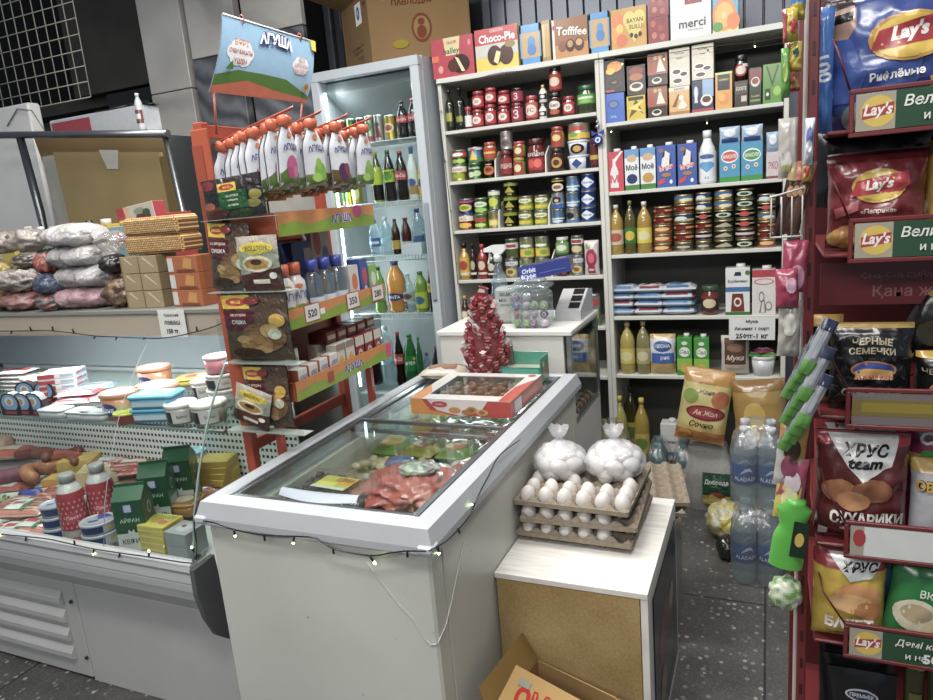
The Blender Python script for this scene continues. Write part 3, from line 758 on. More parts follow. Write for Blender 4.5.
PK = dict(base='#3f7a2c', art=[('r', 0, .55, 1, .93, '#c33124'), ('e', .5, .74, .28, .13, '#fff'), ('e', .35, .25, .2, .15, '#9fbf3e'), ('e', .65, .25, .2, .15, '#b9cf52')])
CORN = dict(base='#7fb4d6', art=[('r', 0, 0, 1, .3, '#3d8a3a'), ('p', ((.3, .15), (.5, .85), (.7, .15)), '#f2c93c'), ('r', .0, .86, 1, 1, '#d7eaf4'), ('e', .5, .92, .2, .06, '#d22')])
MCU = dict(base='#e3b327', art=[('r', 0, .0, 1, .25, '#c72f25'), ('e', .5, .6, .34, .26, '#6e9a2e'), ('e', .5, .6, .2, .15, '#f0d55a')])
row(ZL[1], 'left unit second shelf', [
 (449.5, 464.5, 182.5, [tin(166.8, dict(base='#d9c63a', art=[('r', 0, .6, 1, 1, '#e9e6da'), ('e', .5, .32, .3, .2, '#8fae33'), T('GLORIA', .5, .78, .18, '#b22', w=.7)]), 'yellow vegetable tin'), tin(151.5, PK, 'red and green pea tin')]),
 (466, 480.5, 181.5, [tin(164.8, dict(base='#4f8f3a', art=[('e', .35, .3, .2, .2, '#d9ead0'), ('e', .65, .35, .2, .2, '#bcd8a0'), T('Bonduelle', .5, .75, .16, '#fff', w=.7)]), 'green bean tin'), tin(149, CORN, 'blue tall sweetcorn tin')]),
 (481.5, 494.5, 180, [tin(162.5, dict(base='#3a1c12', art=[('e', .5, .45, .34, .3, '#c46a2b'), ('e', .5, .5, .18, .15, '#7a2c12'), T('Олива', .5, .85, .12, '#e8d9a0', w=.6)], rim='#333'), 'dark bean tin with orange picture'), jr(144, dict(lid='#a83a1e', content='#9a7a1e', art=[('r', .05, 0, .95, 1, '#b82a20'), ('r', .1, .4, .9, .6, '#e3c63c')], band=(.15, .7)), 'yellow jar with red label')]),
 (498.5, 511, 179.5, [jr(153, dict(lid='#6d1216', content='#5c1214', art=[('r', .05, 0, .95, 1, '#8f1b1f'), T('ВИШНЯ', .5, .5, .3, '#f0dcd0', w=.8)], band=(.1, .7)), 'dark cherry jar'), tin(134, dict(base='#d7d3cd', art=[('e', .5, .35, .34, .26, '#8a857f'), ('e', .5, .35, .22, .16, '#5f5a55'), T('Меч', .5, .78, .14, '#9a2a2a')]), 'white can')]),
 (511.5, 523.8, 178.5, [jr(160.5, dict(lid='#b79a33', content='#8c8f2c', art=[('r', .2, 0, .8, 1, '#a22a22'), ('e', .5, .5, .2, .3, '#e2d9a8')], band=(.05, .75)), 'olive green jar with red label'), jr(144.5, dict(lid='#a33327', content='#8c8f2c', art=[('r', .2, 0, .8, 1, '#a22a22'), ('e', .5, .5, .2, .3, '#e2d9a8')], band=(.05, .75)), 'olive green jar with red label')]),
 (525, 544, 177.5, [jr(142, dict(lid='#4a0f12', content='#64100f', art=[('r', 0, 0, 1, .55, '#9c1d1d'), T('ЧЕРЕШНЯ', .5, .72, .16, '#f3e8e0', w=.85), ('e', .35, .3, .15, .2, '#d8433a'), ('e', .62, .3, .15, .2, '#e4564a')], band=(.1, .72)), 'big cherry compote jar')]),
 (549, 563, 175, [jr(151.5, dict(lid='#2c1712', content='#40160f', art=[('r', .02, 0, .98, 1, '#3b1610'), ('e', .5, .45, .3, .36, '#c79a44'), ('e', .5, .45, .16, .2, '#5d2a12')], band=(.1, .74)), 'dark jar with golden circle'), jr(130, dict(lid='#9a2a20', content='#8a7a22', art=[('r', .2, 0, .8, 1, '#a82a26'), ('e', .5, .6, .22, .22, '#e6cf7a')], band=(.05, .75)), 'yellow pepper jar with red label')]),
 (565, 588, 173.5, [(159, tub, dict(base='#e9edf2', lid='#dfe3ea', art=[('p', ((.5, .1), (.68, .5), (.5, .9), (.32, .5)), '#2c4f93'), ('r', 0, 0, .18, 1, '#23408a'), ('r', .82, 0, 1, 1, '#23408a')]), 'plastic_tub', 'white tub with blue diamond', 'tub'), (144, tub, dict(base='#e9edf2', lid='#e8ebef', art=[('e', .5, .5, .25, .4, '#2b2b30'), ('e', .5, .5, .14, .25, '#d9a84c'), ('r', 0, 0, .15, 1, '#23408a'), ('r', .85, 0, 1, 1, '#23408a')]), 'plastic_tub', 'white tub with dark round picture', 'tub'), (127, can, dict(base='#e8e3c8', art=[('r', 0, 0, 1, .4, '#e3c33a'), ('e', .4, .3, .15, .15, '#7fb04a'), ('r', .25, .55, .75, .85, '#b8342a')]), 'tin_can', 'pale yellow can', 'tin')]),
 (589, 599, 172, [jr(142, dict(lid='#571216', content='#4c1210', art=[('r', 0, 0, 1, 1, '#5f1a16'), ('r', .1, .3, .9, .55, '#c9a53c')], band=(.1, .7)), 'dark preserve jar at the end')]),
])
BON = dict(base='#d8dc5c', art=[('r', 0, 0, 1, .42, '#8fae2e'), ('e', .5, .72, .36, .17, '#f4f1da'), T('Bonduelle', .5, .72, .13, '#1e5c2e', w=.62), ('e', .4, .22, .22, .14, '#e8cf3c'), ('e', .68, .22, .16, .12, '#dcc02e')])
OLV = dict(base='#2c3014', art=[('r', 0, .78, 1, 1, '#8a9a2c'), ('p', ((.25, .25), (.5, .75), (.75, .25)), '#b3a52c'), T('Олив', .5, .12, .13, '#e7dc8a', w=.6)], rim='#6d6a40')
LB = dict(base='#8fc1e0', art=[('r', 0, .3, 1, .4, '#e8f2f8'), T('Сгущ', .5, .62, .2, '#2b6aa8', w=.6), ('e', .5, .15, .3, .1, '#d6e8f2')])
DBL = dict(base='#2258b8', art=[('p', ((.12, .5), (.5, .12), (.88, .5), (.5, .88)), '#e5eef8'), T('Рогачев', .5, .5, .15, '#17469c', w=.6), ('r', 0, 0, 1, .1, '#174492')])
row(ZL[2], 'left unit third shelf', [
 (456.5, 471.5, 231, [tin(216, dict(base='#c22a20', art=[('r', 0, .62, 1, 1, '#f2efe2'), T('RED', .5, .8, .2, '#c22a20'), ('e', .5, .3, .34, .2, '#e8c43a')]), 'red and yellow tin'), tin(200, dict(base='#2c4f96', art=[('e', .5, .45, .34, .26, '#e8c63a'), ('e', .5, .45, .2, .14, '#7a9a30'), ('r', 0, .8, 1, .95, '#b33c5a')]), 'blue tin with yellow fruit')]),
 (472, 486.5, 230, [tin(215, dict(base='#6fae3a', art=[('r', .2, .5, .8, .8, '#b8302a'), ('e', .5, .25, .3, .14, '#d3e27a')]), 'light green tin with red patch'), tin(199, dict(base='#5a9a36', art=[('e', .5, .62, .38, .2, '#e6f0d4'), T('GREEN', .5, .62, .15, '#2a6a2a', w=.6), ('e', .5, .22, .35, .16, '#9fcf5a')]), 'green pea tin')]),
 (486.5, 498.5, 229, [tin(211, dict(base='#d7cf8a', art=[('r', 0, .1, 1, .5, '#e4c23e'), ('e', .5, .3, .26, .16, '#f2e28a')]), 'pale yellow tin'), tin(191, dict(base='#aac78a', art=[('e', .5, .4, .3, .26, '#d3d94a'), ('r', 0, .8, 1, 1, '#e8ead0')]), 'pale green pear tin')]),
 (501.5, 516, 228.5, [tin(213, OLV, 'black and yellow olive tin'), tin(198, OLV, 'black and yellow olive tin'), tin(184, OLV, 'black and yellow olive tin')]),
 (516.5, 531.5, 227.5, [tin(212.5, BON, 'yellow green pea tin'), tin(197.5, BON, 'yellow green pea tin')]),
 (532.5, 547.5, 226.5, [tin(211.5, BON, 'bright yellow sweetcorn tin'), tin(196.5, BON, 'bright yellow sweetcorn tin')]),
 (550, 563, 226, [tin(211, LB, 'light blue condensed milk tin'), tin(195.5, dict(base='#e4ecf2', art=[('r', 0, 0, 1, .3, '#2c5ea8'), ('e', .5, .6, .25, .24, '#37333a'), ('e', .5, .55, .12, .12, '#e0bda0')]), 'white tin with blue foot'), tin(180.5, dict(base='#3b2a20', art=[('e', .5, .4, .38, .3, '#e9dfc8'), ('e', .5, .4, .22, .15, '#8a6a4a'), ('r', 0, .82, 1, .92, '#c9a040')]), 'brown tin with cream oval')]),
 (564.5, 578.5, 225, [tin(210, dict(base='#e3dfd2', art=[('e', .4, .5, .25, .25, '#2a2a2c'), ('r', 0, 0, 1, .18, '#3b7cc0')]), 'white tin with black cow patch'), tin(194.5, LB, 'light blue condensed milk tin'), tin(178.5, LB, 'light blue condensed milk tin')]),
 (579.5, 594.5, 224, [tin(209.5, DBL, 'deep blue condensed milk tin'), tin(193, DBL, 'deep blue condensed milk tin'), tin(176, DBL, 'deep blue condensed milk tin')]),
])
def sauce(liq, cap, lab, top=None): return dict(kind='sauce', liquid=liq, cap=cap, art=[('r', 0, 0, 1, 1, lab), ('e', .5, .6, .26, .26, top or '#efe6c8'), ('r', .1, .08, .9, .2, '#e8e2d2')], band=(.1, .6), capr=.45)
YG = dict(base='#dfe3b0', art=[('r', 0, 0, 1, .45, '#d9c53a'), ('e', .35, .22, .2, .16, '#f0d040'), ('e', .62, .24, .18, .14, '#7faa3a'), ('p', ((.5, .95), (.62, .7), (.5, .55), (.38, .7)), '#5c8f2c'), ('e', .5, .62, .3, .08, '#f7f7ea')])
PL = dict(base='#b7d3e2', art=[('r', 0, .68, 1, .9, '#e9ede8'), T('GLORIA', .5, .79, .13, '#b22a2a', w=.7), ('e', .5, .3, .32, .22, '#dcbf5a'), ('e', .5, .3, .16, .12, '#8a5a2c')])
row(ZL[3], 'left unit fourth shelf', [
 (457.5, 468, 279.5, [(243, bottle, sauce('#b88a20', '#1c1a18', '#d9b62c', '#b3261e'), 'sauce_bottle', 'yellow labelled sauce bottle', 'bottle')]),
 (469, 475, 279, [(243, bottle, sauce('#20100c', '#161414', '#2a2220', '#b9b2a0'), 'sauce_bottle', 'slim black sauce bottle', 'bottle')]),
 (476, 485.5, 278.5, [(243.5, bottle, sauce('#a31a16', '#c02a24', '#8a1814', '#e2d2b0'), 'sauce_bottle', 'red chilli sauce bottle with peaked red cap', 'bottle')]),
 (485.8, 494.5, 278, [(248, bottle, sauce('#1c0f0c', '#201c1a', '#39302a', '#d9d0b8'), 'sauce_bottle', 'black soy sauce bottle', 'bottle')]),
 (503.5, 516.5, 277.5, [tin(258, PL, 'pale blue fruit tin'), tin(238.5, dict(base='#8a9a6a', art=[('r', 0, .5, 1, .85, '#e4e4da'), ('r', .2, .58, .8, .76, '#a23a34'), ('e', .5, .24, .3, .16, '#4a5a2a')]), 'grey green mushroom tin')]),
 (517.5, 532, 277, [tin(258, YG, 'yellow and green pineapple tin'), tin(237, YG, 'yellow and green pineapple tin')]),
 (533, 547.5, 276.5, [tin(257, YG, 'yellow and green pineapple tin'), tin(236, YG, 'yellow and green pineapple tin')]),
 (554, 567.5, 275.5, [jr(255, dict(lid='#3a1416', content='#2c0c10', art=[('e', .3, .3, .14, .2, '#8a1c20'), ('e', .6, .25, .14, .2, '#a12226'), ('r', .1, .55, .9, .85, '#2a2626')], band=(.08, .7)), 'black cherry jar'), jr(236.5, dict(lid='#d6dbd2', content='#5f8a4a', art=[('r', .05, .1, .95, .9, '#7fae5a'), ('e', .5, .5, .3, .25, '#e2ecd0')], band=(.1, .75)), 'green jar with white lid')]),
 (569.5, 582.5, 275, [tin(254.5, PL, 'pale blue pineapple tin'), tin(235, dict(base='#9aa07a', art=[('r', 0, .6, 1, .9, '#ecebe2'), ('r', .2, .66, .8, .84, '#a83c36'), ('e', .5, .3, .32, .2, '#dcc9a0')]), 'grey mushroom tin with red lettering')]),
 (583.5, 598.5, 275, [(240, bag, dict(t=.04, base='#d9c9cc', art=[('e', .5, .5, .38, .26, '#a32444'), ('e', .5, .5, .2, .14, '#d65a7a'), ('r', .25, .06, .75, .26, '#9c2040'), ('e', .3, .85, .16, .08, '#7fa05a'), T('ЗЕФИР', .5, .16, .07, '#fff', w=.4)], seed=3), 'sweets_packet', 'clear packet of dark pink sweets', 'packet')]),
])
row(ZL[4], 'left unit fifth shelf', [
 (460, 467.5, 324, [(293, bottle, sauce('#2a1812', '#c9a23a', '#5a3a20'), 'sauce_bottle', 'dark bottle with yellow cap behind candy tree', 'bottle')]),
 (469, 478, 324, [(293, bottle, sauce('#5c1412', '#b01c20', '#7a2018'), 'sauce_bottle', 'dark bottle with red cap behind candy tree', 'bottle')]),
 (573, 585, 319, [tin(290, dict(base='#c9c9c2', art=[('e', .5, .4, .3, .2, '#6a7a5a')]), 'grey tin behind the cash register')]),
 (587, 599, 318, [tin(286, dict(base='#e4e2d6', art=[('r', 0, .0, 1, .55, '#5f8a3c'), ('e', .5, .3, .3, .16, '#d9c046'), ('r', .2, .68, .8, .9, '#b8322c')]), 'white and green vegetable tin behind the counter')]),
])
for px in (497, 547.5):   # white curved dividers between the stacks
    for k_, zz in enumerate(ZL[1:4]):
        if px == 497 and k_ == 2: continue
        x = aty(px, 170, YF+.04)[0]; q = B('paint', '#e6e6df')
        q.prism([(0, 0), (.12, 0), (.12, .13), (.08, .13), (.012, .085)], -.003, .003, 'yz')
        o = part('divider', q, sl); o.location = (x-sl.location.x, YF-YB+.01, zz)
# ---- right unit
def tea(base, **k): return dict(base=base, m='gloss', **k)
CUP = [('e', .5, .3, .34, .13, '#f2ece0'), ('e', .5, .33, .26, .07, '#4a2612')]
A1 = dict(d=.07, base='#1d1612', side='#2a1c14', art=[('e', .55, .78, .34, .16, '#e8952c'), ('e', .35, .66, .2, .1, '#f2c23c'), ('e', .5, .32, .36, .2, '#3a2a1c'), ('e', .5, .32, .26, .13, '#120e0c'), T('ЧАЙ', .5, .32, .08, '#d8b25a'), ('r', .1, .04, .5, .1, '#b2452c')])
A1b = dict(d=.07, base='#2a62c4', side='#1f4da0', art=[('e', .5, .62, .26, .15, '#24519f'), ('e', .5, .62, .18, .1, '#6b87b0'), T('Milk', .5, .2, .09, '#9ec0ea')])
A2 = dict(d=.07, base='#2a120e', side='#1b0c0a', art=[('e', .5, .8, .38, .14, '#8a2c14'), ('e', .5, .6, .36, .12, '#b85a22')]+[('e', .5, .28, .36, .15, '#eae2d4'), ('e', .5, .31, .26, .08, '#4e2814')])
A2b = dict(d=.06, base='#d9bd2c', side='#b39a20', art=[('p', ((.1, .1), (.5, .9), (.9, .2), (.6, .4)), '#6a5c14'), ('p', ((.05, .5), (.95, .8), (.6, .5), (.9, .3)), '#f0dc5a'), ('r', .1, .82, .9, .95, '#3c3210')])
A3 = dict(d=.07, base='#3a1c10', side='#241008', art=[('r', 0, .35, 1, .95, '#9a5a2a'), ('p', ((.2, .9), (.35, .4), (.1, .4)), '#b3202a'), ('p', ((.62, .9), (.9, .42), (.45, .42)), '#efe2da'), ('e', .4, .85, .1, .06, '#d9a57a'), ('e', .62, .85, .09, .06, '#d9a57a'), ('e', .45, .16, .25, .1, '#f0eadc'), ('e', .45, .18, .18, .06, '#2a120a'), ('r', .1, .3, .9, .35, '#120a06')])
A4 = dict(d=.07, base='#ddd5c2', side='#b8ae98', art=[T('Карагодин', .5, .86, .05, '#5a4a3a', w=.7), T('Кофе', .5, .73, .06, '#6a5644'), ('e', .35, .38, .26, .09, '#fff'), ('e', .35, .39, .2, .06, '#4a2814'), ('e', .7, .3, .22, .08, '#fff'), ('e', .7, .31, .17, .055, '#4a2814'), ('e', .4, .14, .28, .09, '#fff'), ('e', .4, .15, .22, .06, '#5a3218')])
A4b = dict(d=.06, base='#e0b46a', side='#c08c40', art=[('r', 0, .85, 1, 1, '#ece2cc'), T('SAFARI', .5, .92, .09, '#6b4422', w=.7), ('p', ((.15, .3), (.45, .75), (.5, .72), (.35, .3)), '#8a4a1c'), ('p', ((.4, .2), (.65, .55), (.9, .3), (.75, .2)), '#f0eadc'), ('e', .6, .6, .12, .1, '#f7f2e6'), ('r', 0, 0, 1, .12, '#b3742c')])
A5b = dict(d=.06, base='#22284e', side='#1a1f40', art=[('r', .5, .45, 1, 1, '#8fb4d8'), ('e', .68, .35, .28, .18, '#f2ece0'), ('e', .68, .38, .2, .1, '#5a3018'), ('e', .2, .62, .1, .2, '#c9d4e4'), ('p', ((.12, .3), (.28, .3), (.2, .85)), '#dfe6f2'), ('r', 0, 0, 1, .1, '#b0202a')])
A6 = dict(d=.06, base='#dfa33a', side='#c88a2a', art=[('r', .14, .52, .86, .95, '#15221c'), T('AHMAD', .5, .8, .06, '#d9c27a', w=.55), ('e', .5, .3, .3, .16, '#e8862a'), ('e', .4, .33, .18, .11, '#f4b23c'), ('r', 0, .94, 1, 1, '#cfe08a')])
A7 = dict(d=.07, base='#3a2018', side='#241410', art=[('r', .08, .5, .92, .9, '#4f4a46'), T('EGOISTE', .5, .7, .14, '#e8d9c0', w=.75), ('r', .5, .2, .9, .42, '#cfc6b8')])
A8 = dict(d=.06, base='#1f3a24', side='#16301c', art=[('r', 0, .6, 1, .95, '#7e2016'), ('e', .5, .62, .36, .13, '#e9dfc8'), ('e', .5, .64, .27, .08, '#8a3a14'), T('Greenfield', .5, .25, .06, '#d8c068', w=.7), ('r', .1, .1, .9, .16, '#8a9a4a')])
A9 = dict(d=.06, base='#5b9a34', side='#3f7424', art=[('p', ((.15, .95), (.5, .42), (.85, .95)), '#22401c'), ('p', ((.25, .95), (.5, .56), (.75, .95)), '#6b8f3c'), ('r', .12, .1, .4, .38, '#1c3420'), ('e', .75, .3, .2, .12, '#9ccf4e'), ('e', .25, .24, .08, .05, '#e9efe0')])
def bx(pt, kw, d, n='tea_box', c='box'): return (pt, boxk, kw, n, d, c)
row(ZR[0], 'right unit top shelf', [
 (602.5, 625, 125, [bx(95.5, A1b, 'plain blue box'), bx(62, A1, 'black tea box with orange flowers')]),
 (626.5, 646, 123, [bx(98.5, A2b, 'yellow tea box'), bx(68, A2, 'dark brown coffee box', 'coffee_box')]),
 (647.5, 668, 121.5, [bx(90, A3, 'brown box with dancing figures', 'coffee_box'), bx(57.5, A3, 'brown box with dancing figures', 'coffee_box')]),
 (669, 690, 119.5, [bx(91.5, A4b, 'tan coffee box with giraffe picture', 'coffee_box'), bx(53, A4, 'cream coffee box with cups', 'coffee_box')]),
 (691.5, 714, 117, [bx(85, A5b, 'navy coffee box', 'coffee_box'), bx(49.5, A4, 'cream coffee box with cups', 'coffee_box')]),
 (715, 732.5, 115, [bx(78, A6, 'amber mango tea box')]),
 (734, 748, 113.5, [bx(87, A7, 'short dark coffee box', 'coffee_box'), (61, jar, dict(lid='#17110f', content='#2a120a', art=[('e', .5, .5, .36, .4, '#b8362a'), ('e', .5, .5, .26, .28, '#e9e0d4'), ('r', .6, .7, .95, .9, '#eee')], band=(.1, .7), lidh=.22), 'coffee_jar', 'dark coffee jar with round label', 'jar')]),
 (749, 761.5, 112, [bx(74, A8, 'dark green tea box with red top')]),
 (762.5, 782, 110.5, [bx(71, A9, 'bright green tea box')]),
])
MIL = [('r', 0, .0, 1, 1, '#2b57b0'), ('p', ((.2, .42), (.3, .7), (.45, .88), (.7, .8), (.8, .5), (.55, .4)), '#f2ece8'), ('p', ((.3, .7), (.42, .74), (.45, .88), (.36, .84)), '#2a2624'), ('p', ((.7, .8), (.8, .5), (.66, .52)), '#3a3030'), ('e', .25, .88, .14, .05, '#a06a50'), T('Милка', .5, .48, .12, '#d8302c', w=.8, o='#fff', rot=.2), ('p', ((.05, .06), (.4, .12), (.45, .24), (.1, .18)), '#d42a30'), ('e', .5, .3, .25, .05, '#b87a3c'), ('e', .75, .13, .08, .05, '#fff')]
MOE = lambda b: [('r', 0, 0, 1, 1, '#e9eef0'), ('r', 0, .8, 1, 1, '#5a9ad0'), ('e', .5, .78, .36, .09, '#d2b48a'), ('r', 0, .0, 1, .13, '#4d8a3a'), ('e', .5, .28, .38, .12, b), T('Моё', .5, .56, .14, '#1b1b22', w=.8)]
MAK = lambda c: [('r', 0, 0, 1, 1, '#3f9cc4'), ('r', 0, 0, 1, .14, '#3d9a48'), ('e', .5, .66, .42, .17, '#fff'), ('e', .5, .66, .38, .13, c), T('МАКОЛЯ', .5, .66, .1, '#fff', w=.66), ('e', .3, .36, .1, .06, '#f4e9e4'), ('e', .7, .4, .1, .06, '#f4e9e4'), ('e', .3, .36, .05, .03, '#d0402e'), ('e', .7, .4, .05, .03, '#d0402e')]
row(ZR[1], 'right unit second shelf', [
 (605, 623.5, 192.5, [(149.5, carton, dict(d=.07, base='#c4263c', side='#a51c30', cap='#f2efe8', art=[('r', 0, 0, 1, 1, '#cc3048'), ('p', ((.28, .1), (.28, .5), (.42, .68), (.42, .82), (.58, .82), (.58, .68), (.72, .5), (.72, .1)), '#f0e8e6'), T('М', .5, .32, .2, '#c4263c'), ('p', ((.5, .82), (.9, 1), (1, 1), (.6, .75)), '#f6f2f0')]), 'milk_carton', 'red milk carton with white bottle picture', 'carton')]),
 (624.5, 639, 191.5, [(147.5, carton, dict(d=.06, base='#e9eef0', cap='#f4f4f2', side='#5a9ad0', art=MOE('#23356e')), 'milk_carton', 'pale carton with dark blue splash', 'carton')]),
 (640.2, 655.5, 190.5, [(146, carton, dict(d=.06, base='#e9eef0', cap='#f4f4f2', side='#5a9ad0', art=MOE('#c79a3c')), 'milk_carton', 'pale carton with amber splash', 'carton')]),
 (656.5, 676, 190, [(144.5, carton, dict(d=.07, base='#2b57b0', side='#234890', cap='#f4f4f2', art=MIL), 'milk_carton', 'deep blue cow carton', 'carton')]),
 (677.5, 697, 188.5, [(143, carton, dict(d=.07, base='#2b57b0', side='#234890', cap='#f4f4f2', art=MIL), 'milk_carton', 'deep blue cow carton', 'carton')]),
 (697.5, 716, 187, [(133, bottle, dict(kind='milk', liquid='#eef2f4', cap='#f4f6f6', m='gloss', capr=.5, art=[('r', 0, 0, 1, 1, '#f0f4f6'), ('e', .5, .84, .3, .08, '#3c6ea8'), ('e', .4, .55, .2, .12, '#5aa6dc'), ('e', .6, .55, .2, .12, '#5aa6dc'), ('p', ((.22, .52), (.5, .3), (.78, .52)), '#5aa6dc'), T('3,2', .5, .12, .1, '#4a8ac4')], band=(.05, .6)), 'milk_bottle', 'white milk bottle with blue heart', 'bottle')]),
 (719, 740, 184.5, [(145.5, boxk, dict(d=.08, base='#3f9cc4', side='#2f80a8', art=MAK('#cf4a3a')), 'milk_carton', 'turquoise box with red oval', 'carton'), (129, bag, dict(t=.03, base='#a9c4dc', art=[('e', .5, .6, .3, .26, '#e3ecf4'), ('r', .1, .05, .9, .3, '#24509c')], nu=8, nv=8), 'biscuit_packet', 'small pale blue packet', 'packet')]),
 (741, 763, 183.5, [(144.5, boxk, dict(d=.08, base='#3f9cc4', side='#2f80a8', art=MAK('#4a9a48')), 'milk_carton', 'turquoise box with green oval', 'carton'), (128, bag, dict(t=.03, base='#a9c4dc', art=[('e', .5, .6, .3, .26, '#e3ecf4'), ('r', .1, .05, .9, .3, '#24509c')], nu=8, nv=8), 'biscuit_packet', 'small pale blue packet', 'packet')]),
 (766, 780, 181.5, [(155, carton, dict(d=.07, base='#d8cdd0', side='#b8b0b8', cap=None, art=[T('ЭКО', .5, .5, .3, '#b05a50', w=.7), ('r', 0, 0, 1, .1, '#8a4a4a')]), 'milk_carton', 'pale pink carton half hidden', 'carton'), (135, bag, dict(t=.03, base='#9fb8d0', art=[('e', .5, .6, .3, .26, '#e3ecf4')], nu=8, nv=8), 'biscuit_packet', 'pale silver blue packet', 'packet')]),
])
def oil(lab, pic, liq='#a8882c', cap='#e9e6dc'): return dict(kind='oil', liquid=liq, cap=cap, art=[('r', .05, 0, .95, 1, lab), ('e', .5, .5, .3, .3, pic)], band=(.2, .5), capr=.36)
FC = {'o': dict(base='#c8702c', art=[('r', 0, 0, 1, .3, '#a34218'), ('e', .5, .55, .3, .3, '#efc07a')]), 'r': dict(base='#9c2620', art=[('r', 0, .4, 1, .7, '#cf9a4a'), ('e', .4, .5, .2, .3, '#6d1612')]),
      'y': dict(base='#d9c05a', art=[('r', 0, .5, 1, .9, '#2b6aa8'), ('e', .6, .4, .25, .25, '#efe8c8')]), 'b': dict(base='#3b78b4', art=[('r', 0, .1, 1, .4, '#d8c25a'), ('e', .4, .5, .22, .3, '#dfe8ee')]),
      'd': dict(base='#1c2220', art=[('r', 0, .45, 1, .65, '#a8a68c'), ('e', .5, .5, .2, .35, '#c03a30')]), 'g': dict(base='#23503a', art=[('e', .5, .5, .3, .35, '#d6dcc8'), ('e', .5, .5, .16, .2, '#2a4a30')]),
      'p': dict(base='#5b3a6a', art=[('r', 0, .35, 1, .7, '#d8cfc0')]), 'k': dict(base='#55523a', art=[('p', ((.1, .2), (.9, .2), (.6, .85)), '#b8b49a')]), 'm': dict(base='#a7a08a', art=[('r', .1, .2, .9, .8, '#4a4438'), ('e', .5, .5, .25, .2, '#c8bfa0')])}
FN = {'o': 'flat orange fish tin', 'r': 'flat red fish tin', 'y': 'flat yellow fish tin', 'b': 'flat blue fish tin', 'd': 'flat black fish tin', 'g': 'flat green fish tin', 'p': 'flat purple fish tin', 'k': 'flat khaki fish tin', 'm': 'flat silvery fish tin'}
def fst(p0, p1, pb, pt, code):
    n = len(code); return (p0, p1, pb, [(pb-(pb-pt)*(i+1)/n, flatcan, FC[c], 'fish_tin', FN[c], 'tin') for i, c in enumerate(code)])
row(ZR[2], 'right unit third shelf', [
 (607.5, 622.5, 255, [(205, bottle, oil('#d9c2a4', '#b2523a'), 'oil_bottle', 'sunflower oil bottle with pale label', 'bottle')]),
 (623.5, 635, 253.5, [(200, bottle, oil('#2a7a34', '#d9b82c', liq='#5a5424', cap='#8c8a50'), 'oil_bottle', 'oil bottle with green label', 'bottle')]),
 (635.5, 651, 253, [(201, bottle, oil('#e0cf3a', '#e6dca0'), 'oil_bottle', 'oil bottle with yellow label', 'bottle')]),
 fst(652, 671.5, 252.5, 207, 'ooorr'), fst(672.5, 693.5, 251.5, 195, 'mrrbry'), fst(694.5, 711.5, 250.5, 193, 'mprdbb'),
 fst(713, 733.5, 249.5, 190.5, 'kkkgyy'), fst(734.5, 755, 248.5, 189, 'gpddgg'), fst(757, 776, 247.5, 194.5, 'orrydb'),
])
JUI = dict(d=.07, base='#3f9a34', side='#2f7a28', cap='#e9ece6', art=[('r', 0, .15, 1, .45, '#8cc63c'), ('e', .5, .62, .36, .13, '#f2f6ec'), T('Сад', .5, .62, .12, '#2a6a24', sh=.3), ('e', .5, .2, .3, .12, '#d6b84a'), ('e', .5, .85, .2, .05, '#e8f0e0')])
row(ZR[3], 'right unit fourth shelf', [
 (700, 719, 315.5, [(286.5, jar, dict(lid='#35583a', content='#6a2014', art=[('r', .1, 0, .9, 1, '#3a2a22'), ('e', .5, .5, .26, .32, '#d6c8a0'), ('r', .1, .8, .9, 1, '#7a2c20')], band=(.16, .66)), 'glass_jar', 'squat jar with green lid beside flour bags', 'jar')]),
 (725, 750, 315, [(264.5, carton, dict(d=.09, base='#e9ebe8', side='#c9ccca', cap='#f0f0ee', art=[('r', .0, .5, 1, .6, '#3a70a8'), T('Бурёнкино', .5, .72, .08, '#22406e', w=.8), ('p', ((.35, .84), (.65, .84), (.62, .92), (.4, .92)), '#24344e'), ('p', ((.22, .08), (.28, .46), (.72, .46), (.78, .08)), '#7c2a20'), ('e', .5, .28, .16, .1, '#efe8dc'), ('e', .5, .28, .1, .06, '#7c2a20'), ('r', 0, 0, 1, .07, '#3f7a3a'), ('e', .9, .9, .1, .05, '#3f8a3c')]), 'milk_carton', 'white carton with dark red jug picture', 'carton')]),
 (751.5, 776, 314.5, [(266, carton, dict(d=.09, base='#e6e0dc', side='#b83a40', cap='#e9e4e0', art=[('r', 0, .84, 1, 1, '#b8303c'), ('e', .5, .74, .42, .07, '#c96a6a'), ('e', .5, .74, .36, .05, '#ecdcd6'), ('e', .4, .4, .12, .12, '#6a6664'), ('e', .4, .4, .09, .09, '#e6e0dc'), ('p', ((.3, .05), (.42, .34), (.52, .34), (.6, .05)), '#7a7674'), ('p', ((.36, .05), (.44, .3), (.5, .3), (.54, .05)), '#e6e0dc'), ('e', .7, .2, .14, .1, '#7a7674'), ('e', .7, .2, .11, .075, '#e6e0dc')]), 'milk_carton', 'white and red carton with line drawing', 'carton')]),
])
FL = [dict(base='#a9bccb', c2='#4f86b8'), dict(base='#c9d0d6', c2='#8a3044'), dict(base='#c3cdd6', c2='#3f6fa4')]
